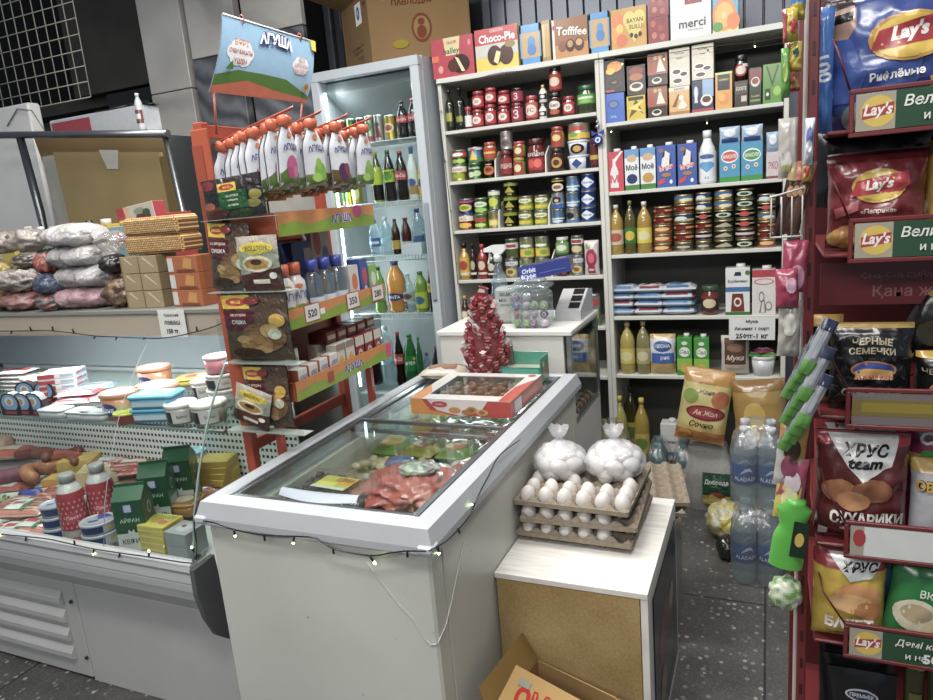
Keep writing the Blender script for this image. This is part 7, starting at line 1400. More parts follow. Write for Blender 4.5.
b.art(tf, w, d, [('p', ((.88, 0), (1, 0), (1, .8), (.88, .5)), '#c0402a'), ('p', ((0, 0), (.12, 0), (.12, .25), (0, .5)), '#d88a2c'), ('e', .92, .93, .04, .04, '#b8242c')])
b.art(flat(w, h, d), w, h, [('r', 0, 0, 1, 1, '#dcd6d0'), ('p', ((0, 0), (0, 1), (.12, 1), (.22, .3), (.45, 0)), '#d88a2c'), ('p', ((.12, 1), (.17, 1), (.27, .3), (.5, .0), (.42, 0), (.2, .3)), '#b8302a'), ('p', ((.55, 0), (.72, .45), (.78, 1), (1, 1), (1, 0)), '#b8321e'), ('e', .3, .7, .08, .2, '#b8242c'), T('Сладко', .3, .7, .14, '#f0dcd4', w=.12), ('e', .45, .35, .06, .2, '#c8843a'), ('e', .62, .4, .055, .22, '#b8864a'), ('e', .72, .28, .06, .2, '#c89a5c'), ('e', .57, .25, .05, .18, '#a8743a'), ('e', .62, .4, .03, .12, '#8a5c2c'), ('e', .72, .28, .03, .12, '#96682f')])
b.art(sideR(w, h, d), d, h, [('r', 0, 0, 1, 1, '#b03520'), ('r', .1, .1, .3, .9, '#d8d4ce'), ('r', .35, .3, .8, .7, '#c8543c')])
part('carton', b, g)
b = B('pane'); b.box(-w/2+.045, w/2-.045, -d/2+.05, d/2-.04, h-.002, h-.001); part('film_window', b, g)
for i in range(5):
    for j in range(4):
        q = B('food', '#8a5f3c'); q.lathe([(.014, .005), (.024, .012), (.024, .024), (.012, .034), (.002, .036)], 12, T=lambda p: (p[0], p[1]*1.15, p[2])); q.art(lambda u, v, e: ((u-.5)*.03, (v-.5)*.03, .036+e), .03, .03, [('e', .5, .5, .36, .3, '#c8a888')])
        if (i, j) == (0, 0): ck = q.mesh('cookie')
        o = link('gingerbread', ck, None, (-.878-.105+i*.0525, 2.012-.088+j*.058, ZF+.0)); tag(o, 'brown glazed gingerbread inside the open gingerbread box', 'cookie', 'gingerbread in the box')
g = thing('gum_box', 'open teal display box standing behind the gingerbread box', 'box', (-.80, 2.28, ZF)); b = B('gloss', '#4fa08a')
b.rbox(-.075, .075, -.05, -.046, 0, .06, .001, '#3c8c7a'); b.rbox(-.075, .075, .046, .05, 0, .095, .001); b.rbox(-.075, -.071, -.046, .046, 0, .06, .001); b.rbox(.071, .075, -.046, .046, 0, .09, .001); b.box(-.071, .071, -.046, .046, 0, .003)
b.box(-.071, .071, -.046, .046, .04, .045, '#c9b8a0'); b.art(flat(.15, .06, .1), .15, .06, [('r', .05, .1, .95, .9, '#56b09a'), ('r', .2, .3, .8, .6, '#8a4a3a')]); b.art(lambda u, v, e: (.0755+e, -.046+u*.092, v*.09), .1, .09, [('r', .1, .2, .9, .8, '#3c8070'), ('e', .5, .4, .2, .2, '#a8642c'), ('e', .3, .7, .12, .12, '#d8d8c0')])
part('carton', b, g)
put(boxk(.06, .12, d=.1, base='#6a6a54', side='#4a4a3c'), 'sweets_box', 'small olive grey box leaning behind the candy tree', 'box', (-.9, 2.35, ZF), .4)
put(flatpack(.18, .11, .045, base='#c9b9a8', seed=51, m='film', wr=.008, art=[('e', .3, .5, .16, .3, '#a87850'), ('e', .62, .5, .16, .3, '#9c6c48'), ('r', .1, .75, .9, .95, '#e4e0dc'), ('r', .3, .78, .6, .9, '#3a4a9a')]), 'cookie_pack', 'clear cookie packet lying at the back left of the freezer', 'packet', (-1.12, 2.28, ZF), .1)
# candy tree
g = thing('candy_tree', 'cone tree of red wrapped sweets standing behind the gingerbread box', 'candy tree', (-.94, 2.27, ZF))
b = B('paper', '#7a3030'); b.lathe([(.045, 0), (.05, .02), (.075, .06), (.07, .14), (.045, .22), (.02, .28), (.004, .3)], 16); part('cone', b, g)
b = B('gloss', '#8c1626'); b.prism([(-.006, -.012), (.006, -.012), (.013, 0), (.006, .022), (-.006, .022), (-.013, 0)], -.007, .007, 'xz'); b.art(lambda u, v, e: ((u-.5)*.02, -.007-e, -.012+v*.034), .02, .034, [('p', ((.1, .6), (.9, .7), (.8, .9), (.2, .9)), '#d8ccc8'), ('r', .3, .2, .7, .4, '#c8444c')])
b.prism([(-.012, .022), (.012, .022), (.002, .016)], -.002, .002, 'xz', '#b86a6a')
cm = b.mesh('candy'); n_ = 0
b = B('gloss', '#c8bcb8'); b.prism([(-.006, -.012), (.006, -.012), (.012, 0), (.006, .022), (-.006, .022), (-.012, 0)], -.006, .006, 'xz'); b.art(lambda u, v, e: ((u-.5)*.02, -.006-e, -.012+v*.034), .02, .034, [('r', .2, .3, .8, .7, '#a82c38'), ('e', .5, .2, .2, .1, '#4a7a3a')]); cm2 = b.mesh('candy2')
for ring_ in range(12):
    z = .04+ring_*.0225; R_ = .078*(1-abs(ring_-3)/13.) if ring_ > 3 else .066+.004*ring_; k_ = max(3, int(11-ring_*.62))
    for i in range(k_):
        a = 2*PI*(i/k_)+ring_*.5; o = link('wrapped_sweet', cm2 if random.random() < .2 else cm, g, (R_*math.cos(a), R_*math.sin(a), z), (.5+random.uniform(-.2, .2), random.uniform(-.4, .4), a+PI/2)); n_ += 1
o = link('wrapped_sweet', cm, g, (0, 0, .31), (0, .3, 0), (1.7, 1.7, 1.5))
# ---- things on the counter
g = thing('lollipop_jar', 'clear square plastic jar of round lollipops on the counter front', 'jar', (-.845, 2.545, CZ)); b = B('pet', '#c8c8c8')
b.rbox(-.075, .075, -.055, .055, .002, .15, .02); b.rbox(-.08, .08, -.06, .06, .15, .17, .01, '#b8bcc0'); b.rbox(-.055, .055, -.045, .045, .17, .19, .01); part('jar', b, g)
LC = ['#5f9a3a', '#8ab04a', '#8a4a8a', '#c8b8c8', '#a83a5a', '#c8c4c0', '#b89ab8', '#6a3a5a', '#3a5aa8', '#b8a8b0']
sph = {}
def ball(col, r=.017, ring_=None):
    if (col, r) not in sph:
        q = B('gloss', col); q.lathe([(r*math.sin(PI*i/8)+.0005, -r*math.cos(PI*i/8), '#d8d0d0' if i in (3, 4) else col) for i in range(9)], 14, T=lambda p: (p[0], -p[2], p[1])); q.art(lambda u, v, e: ((u-.5)*r, -r-.0006-e, (v-.5)*r), r, r, [('e', .5, .5, .45, .45, '#ddd8dc'), ('e', .5, .5, .3, .3, col)]); sph[col, r] = q.mesh('ball')
    return sph[col, r]
k_ = 0
for z_, ys in ((.022, (-.036,)), (.055, (-.03,)), (.088, (-.03,)), (.12, (-.02,))):
    for i in range(4):
        if z_ > .1 and i > 1: continue
        o = link('lollipop', ball(LC[k_ % 10]), None, (-.845-.052+.035*i+.004*(k_ % 2), 2.545+ys[0], CZ+z_), (0, random.uniform(-.4, .4), random.uniform(-.4, .4)))
        tag(o, f"round wrapped lollipop in the clear jar, {ORD[i]} from left, {['bottom', 'second', 'third', 'top'][round((z_-.022)/.033)]} layer", 'lollipop', 'lollipops in the clear jar'); k_ += 1
g = thing('sweets_tub', 'white patterned clear tub of green sweets between candy tree and lollipop jar', 'tub', (-.965, 2.63, CZ)); b = B('tint', '#c8ccc8'); b.rbox(-.055, .055, -.04, .04, 0, .15, .012); part('tub', b, g)
b = B('gloss', '#ccc'); b.art(lambda u, v, e: ((u-.5)*.1, -.0405-e, .07+v*.07), .1, .07, [T('SELEKT', .5, .75, .2, '#4a4a54', w=.9), T('MIX · 70', .5, .4, .2, '#5a5a64', w=.9), T('ассорти', .5, .12, .15, '#5a5a64', w=.8)]); part('print', b, g)
for i in range(7): tag(link('sweet', ball(['#3f7a34', '#8a2a2c', '#5a8a3c', '#4a3020'][i % 4], .014), None, (-.965-.036+.024*(i % 4), 2.625, CZ+.018+.026*(i//4))), f"small ball sweet in the patterned tub, {ORD[i]}", 'sweet', 'sweets in the patterned tub')
g = thing('spray_bottle', 'clear spray bottle with white trigger standing on the counter behind candy tree', 'bottle', (-1.01, 2.64, CZ)); b = B('pet', '#a8b8c4'); b.lathe([(.03, 0), (.036, .01), (.036, .12), (.03, .17), (.014, .23), (.013, .25)], 20); part('bottle_body', b, g)
b = B('liquid', '#5a6c7c'); b.lathe([(.03, .005), (.033, .01), (.033, .06)], 18); part('liquid', b, g)
b = B('gloss', '#e2e4e4'); b.lathe([(.017, .25), (.017, .275), (.012, .28)], 14); b.prism([(-.055, .292), (-.055, .306), (-.02, .318), (.035, .318), (.04, .3), (.018, .28), (-.012, .28), (-.018, .29)], -.011, .011); b.prism([(-.03, .29), (-.036, .25), (-.042, .24), (-.044, .246), (-.036, .27), (-.034, .292)], -.006, .006); part('trigger', b, g)
b = B('paper', '#ccd'); b.art(cyl(.0365, .04, .1), .1, .06, [('r', .2, 0, .8, 1, '#d8d4dc'), ('e', .5, .5, .16, .3, '#7a4a8a')], 10); part('label', b, g)
put(boxk(.2, .055, d=.1, base='#1f2f86', art=[('r', 0, 0, .34, 1, '#1f3c9c'), T('Orbit', .2, .66, .34, '#e8eef8', b=.03, sh=.2), T('Orbit', .2, .26, .3, '#e8eef8', b=.03, sh=.2), ('e', .05, .3, .03, .15, '#e8eef8'), ('r', .4, .3, .9, .36, '#4a6ac0')], tart=[('r', .05, .1, .95, .9, '#1a2870'), ('r', .7, .4, .9, .6, '#c8d4ec')]), 'gum_box', 'dark blue chewing gum display box lying over the lollipop jar', 'box', (-.79, 2.6, CZ+.193), (0, -.16, .12))
g = thing('cash_register', 'white cash register with dark display windows on the counter', 'cash register', (-.735, 2.74, CZ)); b = B('gloss', '#c9cac8'); b.prism([(-.09, 0), (.12, 0), (.12, .1), (.05, .11), (-.09, .04)], -.05, .055, 'yz'); part('housing', b, g)
b = B('gloss', '#16181a')
for i in range(3): k = len(b.v); y0 = -.075+.043*i; b.v += [(x, y, .04+(y+.09)*.5+.0015) for x, y in ((.0, y0), (.045, y0), (.045, y0+.035), (.0, y0+.035))]; b.F([k, k+1, k+2, k+3])
part('display_window', b, g)
for i in range(6): put([('orange', ball('#b8642c', .02), None)], 'orange', f"orange fruit behind the cabinet glass, {ORD[i]} of six", 'fruit', (-.7, 2.5+.055*i, .645), 0, 'oranges in the glass cabinet')
for i in range(4): put(bottle(.05, .13, kind='cola', liquid=['#5a3a1c', '#4a5a2c', '#8a5a2c', '#3a4a3a'][i], cap='#4a6a3a', art=[('r', 0, 0, 1, 1, ['#a86a2c', '#5a8a3c', '#b8a83c', '#7a3a2c'][i])], band=(.15, .5)), 'cabinet_bottle', f"small bottle on the upper glass shelf inside the counter cabinet, {ORD[i]} from front", 'bottle', (-.72, 2.52+.09*i, .807), PI/2, 'bottles inside the counter cabinet')
# ================================================================ eggs
def egg_mesh():
    b = B('paint', '#dcd6d0'); P = []
    for i in range(11): a = PI*i/10; z = -math.cos(a); P.append((max(.0005, .0218*math.sin(a)*(1-.12*z)), .0285*z))
    b.lathe(P, 16); return b.mesh('egg')
EG = egg_mesh(); TW = .315; NC = 5
def tray():
    b = B('pulp', '#8c8172')
    def f(u, v, s=0):
        x, y = (u-.5)*TW, (v-.5)*TW; p = TW/6.0
        cx = math.cos(2*PI*(u*6)); cy = math.cos(2*PI*(v*6)); z = .028+.0125*(cx+cy)-.006*cx*cy
        e = min(u, 1-u, v, 1-v)
        if e < .02: z = .03
        return (x, y, z-s)
    b.grid(lambda u, v: f(u, v), 48, 48); b.grid(lambda u, v: f(u, v, .0025), 48, 48, flip=True)
    R_ = TW/2
    for sx, sy, L_x, L_y in ((0, -1, 1, 0), (0, 1, 1, 0), (-1, 0, 0, 1), (1, 0, 0, 1)):
        x0, x1 = (-R_, R_) if L_x else ((R_-.002, R_+.003) if sx > 0 else (-R_-.003, -R_+.002)); y0, y1 = (-R_, R_) if L_y else ((R_-.002, R_+.003) if sy > 0 else (-R_-.003, -R_+.002))
        b.box(x0, x1, y0, y1, .018, .031)
    return b.mesh('tray')
TM = tray(); ex, ey = -.478, 1.822
tz = [EZ+.001, EZ+.047, EZ+.093]
for i, z in enumerate(tz):
    o = link('egg_tray', TM, None, (ex+(0, .006, -.004)[i], ey, z), (0, 0, (-.02, .03, -.03)[i])); tag(o, f"brown pulp egg tray, {['bottom', 'middle', 'top'][i]} of the stack on the white topped box", 'egg tray', 'stacked egg trays')
cw = TW/6
rows = {0: [0], 1: [0], 2: [0, 1, 2]}
nm = {0: 'bottom', 1: 'middle', 2: 'top'}
for L__, rr in rows.items():
    for r_ in rr:
        for c_ in range(6):
            if r_ == 2 and c_ not in (0, 2, 5): continue
            if L__ < 2 and c_ == 5: continue
            o = link('egg', EG, None, (ex-TW/2+cw*(c_+.5), ey-TW/2+cw*(r_+.5), tz[L__]+(.04 if L__ == 2 else .036)), (random.uniform(-.2, .2), random.uniform(-.2, .2), random.uniform(0, 3)))
            tag(o, f"white egg in the {nm[L__]} tray, {['front', 'second', 'third'][r_]} row, {ORD[c_]} from left", 'egg', 'white eggs in the trays')
for side in range(3):
    o = link('egg', EG, None, (ex+TW/2-cw*.5, ey-TW/2+cw*(2.5+side), tz[0]+.045)); tag(o, f"white egg at the right side of the bottom tray, {ORD[side]} from front", 'egg', 'white eggs in the trays')
def eggbag(cx, cy, rx, ry, name, side):
    b = B('filmwhite', '#dcdde2'); rz = .054
    def f(u, v):
        th = u*2*PI; ph = (v-.5)*PI; d = Vector((math.cos(ph)*math.cos(th), math.cos(ph)*math.sin(th), math.sin(ph)))
        k_ = 1+.1*noise.noise(d*4+Vector((cx*9, 0, 0)))+.04*noise.noise(d*11); return (d.x*rx*k_, d.y*ry*k_, rz+d.z*rz*k_)
    b.grid(f, 36, 20)
    t = B('filmwhite', '#e4e6ea'); n = 20
    for j, (z, r) in enumerate(((.095, .04), (.115, .016), (.122, .01), (.135, .022), (.155, .03))):
        for i in range(n): a = 2*PI*i/n; q = r*(1+.35*noise.noise((i*.9, j, cx*5))); t.v.append((q*math.cos(a), q*math.sin(a), z+.012*noise.noise((i*.7, j*3, 1)) if j > 3 else z))
    for j in range(4):
        for i in range(n): t.F([j*n+i, j*n+(i+1) % n, (j+1)*n+(i+1) % n, (j+1)*n+i], sm=True)
    put([('film', b.mesh('film'), None), ('knot', t.mesh('knot'), None)], 'egg_bag', name, 'bag', (cx, cy, tz[2]+.034))
    k_ = 0
    for lz, n_, fr in ((.03, 6, .6), (.056, 7, .68), (.08, 5, .4)):
        for i in range(n_):
            a = 2*PI*i/n_+lz*40; o = link('egg', EG, None, (cx+rx*fr*math.cos(a), cy+ry*fr*math.sin(a), tz[2]+.032+lz), (random.uniform(.5, 1.5), random.uniform(-.6, .6), a)); k_ += 1
            tag(o, f"white egg inside the {side} knotted clear bag", 'egg', f"eggs inside the {side} bag")
eggbag(-.556, 1.84, .078, .085, 'knotted clear bag of white eggs, left one on the egg trays', 'left')
eggbag(-.402, 1.87, .086, .095, 'knotted clear bag of white eggs, right one on the egg trays', 'right')
p = aty(662, 470, 2.12)
put(boxk(.28, .44, d=.28, base='#8f8d86'), 'crate', 'grey crate behind the plinth carrying an empty egg tray', 'crate', (-.42, 2.24, 0))
for i in range(2): tag(link('egg_tray', TM, None, (-.41, 2.24, .442+.03*i), (0, 0, .1+.1*i)), f"empty dark pulp egg tray behind the white topped box, {['lower', 'upper'][i]}", 'egg tray', 'empty egg trays')
# ---- cardboard carton at the bottom
g = thing('cardboard_box', 'open brown cardboard carton with red lettering at the bottom edge', 'box', (-.46, 1.33, 0)); b = B('cardboard', '#9c7e54')
cx, cy = -.46, 1.33; F4 = [(-.585, 1.25), (-.36, 1.155), (-.315, 1.40), (-.54, 1.48)]; zt4 = .325
for i in range(4):
    (xa, ya), (xb, yb) = F4[i], F4[(i+1) % 4]; d = Vector((xb-xa, yb-ya, 0)).normalized(); n_ = Vector((-d.y, d.x, 0))*.004; k = len(b.v); P = [(xa, ya), (xb, yb), (xb+n_.x, yb+n_.y), (xa+n_.x, ya+n_.y)]
    b.v += [(x-cx, y-cy, .002) for x, y in P]+[(x-cx, y-cy, zt4) for x, y in P]
    for q in ((0, 1, 5, 4), (1, 2, 6, 5), (2, 3, 7, 6), (3, 0, 4, 7), (4, 5, 6, 7)): b.F([k+j for j in q])
k = len(b.v); b.v += [(x-cx, y-cy, .003) for x, y in F4]; b.F([k, k+1, k+2, k+3]); part('carton', b, g)
def flap(pts, art_=None, col='#a88a5c'):
    b = B('cardboard', col); A_, B_, C_, D_ = [Vector(p)-Vector((cx, cy, 0)) for p in pts]; nn = (B_-A_).cross(D_-A_).normalized()
    f = lambda u, v, e: tuple(A_.lerp(B_, u).lerp(D_.lerp(C_, u), v)+nn*e)
    b.grid(lambda u, v: f(u, v, 0), 1, 1, sm=False); b.grid(lambda u, v: f(u, v, -.004), 1, 1, sm=False, flip=True)
    for a, c in (((0, 0), (1, 0)), ((1, 0), (1, 1)), ((1, 1), (0, 1)), ((0, 1), (0, 0))):
        k = len(b.v); b.v += [f(*a, 0), f(*c, 0), f(*c, -.004), f(*a, -.004)]; b.F([k, k+1, k+2, k+3])
    if art_: b.art(f, .24, .13, art_, off=.0007)
    part('flap', b, g)
a0, a1, a2 = atz(490, 712, .3), atz(612, 716, .3), None
flap([(-.585, 1.25, .325), (-.36, 1.155, .325), (-.33, 1.28, .385), (-.555, 1.37, .385)], [T('ОМО', .42, .6, .36, '#a8302c', b=.05, rot=.1), T('24×17 гр', .66, .25, .16, '#3a3020', rot=.1), ('r', .12, .72, .26, .84, '#8a8a80')])
flap([(-.36, 1.155, .325), (-.315, 1.40, .325), (-.25, 1.37, .24), (-.29, 1.13, .24)], None, '#8f7348')
flap([(-.54, 1.48, .325), (-.585, 1.25, .325), (-.615, 1.27, .38), (-.58, 1.485, .39)], None, '#7c6238')
put(lumpy(.06, .05, .04, '#c8ccd0', 44, m='filmwhite', amp=.4, sc=5), 'crumpled_film_bag', 'crumpled white film inside the open carton at the bottom edge', 'bag', (-.40, 1.32, .2), 0)
# ================================================================ goods on the floor by the shelves
for i, (px, y, t_, c1, c2) in enumerate(((619, 3.36, 396, '#a8a050', '#d9c23a'), (641, 3.36, 398, '#a08a30', '#d9c23a'), (630, 3.5, 386, '#4a4420', '#3a3420'))):
    x, _, z = aty(px, t_, y); put(bottle(.075, z-.1, kind='oil', liquid=c1, cap=c2, art=[('r', .05, 0, .95, 1, '#c8b050'), ('e', .5, .5, .3, .3, '#6a8a3a')], band=(.2, .5), capr=.36), 'oil_bottle', ['oil bottle with yellow cap on bottom shelf, left one', 'oil bottle with yellow cap on bottom shelf, right one', 'dark oil bottle at the back of the bottom shelf'][i], 'bottle', (x, y, .101))
def wrapped(cx, cy, nx, ny, spec, pw, h, nmz, bl, wl, group, z0=0., film='filmclear', sp=1.):
    for i in range(nx):
        for j in range(ny):
            put(spec, nmz, bl % (f"{['front', 'second', 'third', 'fourth'][j]} row {['left', 'right', 'far right'][i]}"), 'bottle', (cx+(i-(nx-1)/2)*pw*sp, cy+(j-(ny-1)/2)*pw, z0+.001), random.uniform(-.2, .2), group)
    b = B(film, '#ccd4d8'); W_, D_ = nx*pw*sp/2+.004, ny*pw/2+.004
    def f(u, v):
        a = u*2*PI; c_, s_ = math.cos(a), math.sin(a); k_ = 1/max(abs(c_), abs(s_), .76)
        sh = 1 if v < .72 else 1-.55*((v-.72)/.28)**1.3
        n_ = .004*noise.noise((c_*4, s_*4+z0*5, v*9)); return (cx+(W_*c_*k_+n_*c_*2)*sh, cy+(D_*s_*k_+n_*s_*2)*sh, z0+.003+v*(h+.008))
    b.grid(f, 36, 14); c0 = len(b.v); b.v.append((cx, cy, z0+.003+h+.008)); k0 = c0-37
    for i in range(36): b.F([k0+i, k0+i+1, c0], sm=True)
    tag(link('shrink_film', b.mesh('film')), wl, 'film wrap')
WB = bottle(.086, .3, kind='water', liquid='#a8b4b8', cap='#c8ccd0', m='pet', art=[('r', 0, 0, 1, 1, '#1f3f78'), ('r', 0, .42, 1, 1, '#24508c'), ('p', ((.35, .5), (.5, .8), (.62, .84), (.7, .62), (.6, .7), (.5, .64)), '#b8cce0'), T('ALADASH', .5, .3, .2, '#c8d8ec', w=.6)], band=(.3, .56), n=18, fill=('#8f9ca2', .5))
WB = [q for q in WB if q[0] != 'liquid']
wrapped(-.03, 2.6, 2, 2, WB, .088, .3, 'water_bottle', 'clear water bottle with dark blue label, lower pack, %s', 'shrink wrap film around the lower pack of water bottles', 'water bottles in the lower pack', 0.)
wrapped(-.03, 2.6, 2, 2, WB, .088, .3, 'water_bottle', 'clear water bottle with dark blue label, upper pack, %s', 'shrink wrap film around the upper pack of water bottles', 'water bottles in the upper pack', .312)
OB = bottle(.07, .27, kind='oil', liquid='#a89c58', cap='#c8a83a', capr=.36, art=[('r', .05, 0, .95, 1, '#b8a860')], band=(.2, .5))
wrapped(-.67, 3.05, 2, 2, OB, .072, .27, 'oil_bottle', 'pale oil bottle with yellow cap in wrapped pack, %s', 'clear film around the oil bottles behind the egg bags', 'wrapped oil bottles', .16)
put(boxk(.3, .155, d=.3, base='#5a5650'), 'crate', 'low dark crate carrying the wrapped oil bottles', 'crate', (-.67, 3.08, 0))
for i in range(2): put(bottle(.06, .25, kind='cola', liquid='#7a2a30', cap='#b83a4a', art=[('r', 0, 0, 1, 1, '#9a3a40')], band=(.3, .6)), 'drink_bottle', f"small red drink bottle beside the wrapped oil bottles, {['left', 'right'][i]}", 'bottle', (-.585+.05*i, 2.93, .115), 0, 'red bottles by the oil bottles')
put(boxk(.16, .11, d=.12, base='#4a4844'), 'crate', 'small dark crate carrying the two red bottles', 'crate', (-.56, 2.93, 0))
TB = bottle(.085, .3, kind='water', liquid='#3f6468', cap='#5a8a8c', art=[('r', .1, 0, .9, 1, '#4f7c80'), ('e', .5, .5, .2, .3, '#a8c4c4')], band=(.3, .6))
for i, px in enumerate((657, 683)):
    x = aty(px, 450, 3.16)[0]; wrapped(x, 3.2, 1, 2, TB, .09, .3, 'mineral_water_bottle', f"dark teal mineral water bottle in the {['left', 'right'][i]} wrap, %s", f"glossy film around the {['left', 'right'][i]} pair of dark teal bottles", f"teal bottles, {['left', 'right'][i]} pair", .0)
x = aty(669, 420, 3.34)[0]; put(carton(.085, .25, d=.08, base='#dcdcd8', cap='#e4e4e0', art=[T('Бурёнкино', .5, .6, .1, '#22406e', w=.8), ('r', 0, .3, 1, .38, '#3a70a8'), ('r', .2, 0, .8, .2, '#7c2a20')]), 'milk_carton', 'white milk carton on the bottom shelf above the teal bottles', 'carton', (x, 3.38, .101))
# white sack with green print, snack bag on it
x = aty(708, 480, 3.2)[0]
b = B('cloth', '#a9a8a2')
def sk(u, v):
    a = u*2*PI; c_, s_ = math.cos(a), math.sin(a); k_ = 1/max(abs(c_), abs(s_), .8); r = (.13 if v < .6 else .13-.05*((v-.6)/.4))*(1+.06*noise.noise((c_*2, s_*2, v*4)))*(.9+.1*min(1, v*6)); return (r*c_*k_, r*.7*s_*k_, v*.3)
b.grid(sk, 30, 14); c0 = len(b.v); b.v.append((0, 0, .31)); [b.F([c0-31+i, c0-30+i, c0], sm=True) for i in range(30)]
b2 = B('softfilm', '#1f4a34'); b2.grid(lambda u, v: (-.015+.12*u, -.112-.004*math.sin(PI*u)-.012*math.sin(v*PI), .05+.15*v), 8, 8)
b2.art(lambda u, v, e: (-.015+.12*u, -.114-.004*math.sin(PI*u)-.012*math.sin(v*PI)-e, .05+.15*v), .12, .15, [('r', 0, 0, 1, .3, '#c8b83c'), T('Добрада', .5, .72, .17, '#c8d4c8', w=.85, b=.03), ('e', .5, .25, .3, .18, '#a83a2c'), ('p', ((0, 0), (.3, .35), (1, .1), (1, 0)), '#d8c850')], 8, 8)
put([('sack', b.mesh('sack'), None), ('printed_panel', b2.mesh('panel'), None)], 'flour_sack', 'grey white woven sack with green printed panel standing on the floor', 'sack', (x, 3.2, 0))
w_ = aty(727, 400, 3.07)[0]-aty(676, 400, 3.07)[0]
put(bag(w_, .335, t=.09, base='#c8a84a', seed=61, foil='#b8862c', art=[('r', 0, .0, 1, 1, '#cfc078'), ('r', 0, .8, 1, 1, '#b8862c'), ('r', 0, 0, 1, .16, '#b8742c'), ('p', ((0, .16), (.4, .3), (.7, .18), (1, .3), (1, .16)), '#d8b86a'), ('e', .2, .62, .16, .1, '#8aa04a'), ('e', .8, .62, .18, .12, '#b8683c'), ('e', .55, .42, .4, .1, '#7a1c24'), ('e', .55, .42, .34, .075, '#9a2a30'), T('Ак Жол', .55, .42, .07, '#e8d8c0', w=.5, sh=.3), T('Жаңа', .5, .7, .07, '#4a3420', sh=.3), T('Сочно', .5, .26, .08, '#4a3420', sh=.3, w=.6), ('e', .2, .1, .14, .06, '#d8a04a'), ('e', .5, .07, .16, .05, '#c88a3a')], nu=18, nv=22, wr=.006), 'snack_bag', 'large golden snack bag with dark red oval standing on the white sack', 'bag', (aty(699, 437, 3.07)[0]-.005, 3.1, .345), (-.12, .16, .0))
put(boxk(.2, .33, d=.2, base='#6a5a48'), 'carton_box', 'brown carton behind the water bottles carrying a kraft bag', 'box', (aty(760, 450, 3.2)[0], 3.2, 0))
put(bag(.22, .3, t=.12, base='#a8863c', seed=63, art=[('e', .4, .5, .2, .2, '#c8a84a'), ('r', 0, .85, 1, 1, '#8a6428')], m='film'), 'snack_bag', 'golden bag half hidden behind the water bottles', 'bag', (aty(764, 430, 3.08)[0], 3.1, .335), (-.1, -.1, 0))
put(lumpy(.09, .1, .08, '#c8c8bc', 64, m='softfilm', amp=.2, col2='#c8b83c'), 'sugar_bag', 'white and yellow bag on the floor left of water bottles', 'bag', (aty(728, 470, 2.85)[0], 2.88, 0))
put(lumpy(.04, .05, .05, '#2a2c24', 66, m='film', amp=.2), 'charcoal_bag', 'small dark bag at the foot of the white and yellow bag', 'bag', (aty(727, 520, 2.72)[0]+.0, 2.7, 0))
# ================================================================ red snack rack on the right
QX0, QX1, QY0, QY1 = .048, .72, 1.1, 1.5
g = thing('snack_shelf_rack', 'red metal snack rack with price rails along the right side', 'display rack', ((QX0+QX1)/2, (QY0+QY1)/2, 0)); ox, oy = g.location.x, g.location.y; RD = '#6e1318'
for xx, yy in ((QX0, QY0+.012), (QX0, QY1-.025), (QX1-.025, QY0+.012), (QX1-.025, QY1-.025)):
    b = B('paint', RD); b.rbox(xx, xx+.014, yy, yy+.01, 0, 2.1, .002, T=L_)
    if yy < 1.2:
        for k in range(34): b.box(xx+.005, xx+.009, yy-.0012, yy-.0002, .3+k*.05, .318+k*.05, '#3a0c10', T=L_)
    part('post', b, g)
b = B('paint', '#b9b6b0'); b.rbox(QX0-.004, QX0+.004, QY0+.03, QY0+.06, .02, 2.1, .002, T=L_); part('side_panel', b, g)
b = B('paint', '#5a1216'); b.box(QX0+.02, QX1, QY1-.012, QY1-.004, .1, 2.1, T=L_); part('back_panel', b, g)
SH = [(1.548, 'l'), (1.378, 'l'), (1.135, 'c'), (.925, 'w'), (.752, 'k'), (.45, 'l')]
GR_ = [('r', 0, 0, 1, 1, '#2a4f34'), ('r', 0, 0, .14, 1, '#a8a08c'), ('e', .068, .5, .05, .42, '#d8b83c'), ('p', ((.022, .3), (.115, .42), (.115, .7), (.022, .58)), '#a81f28'), T("Lay's", .068, .5, .36, '#f4ece4', w=.085, sh=.25, b=.03)]
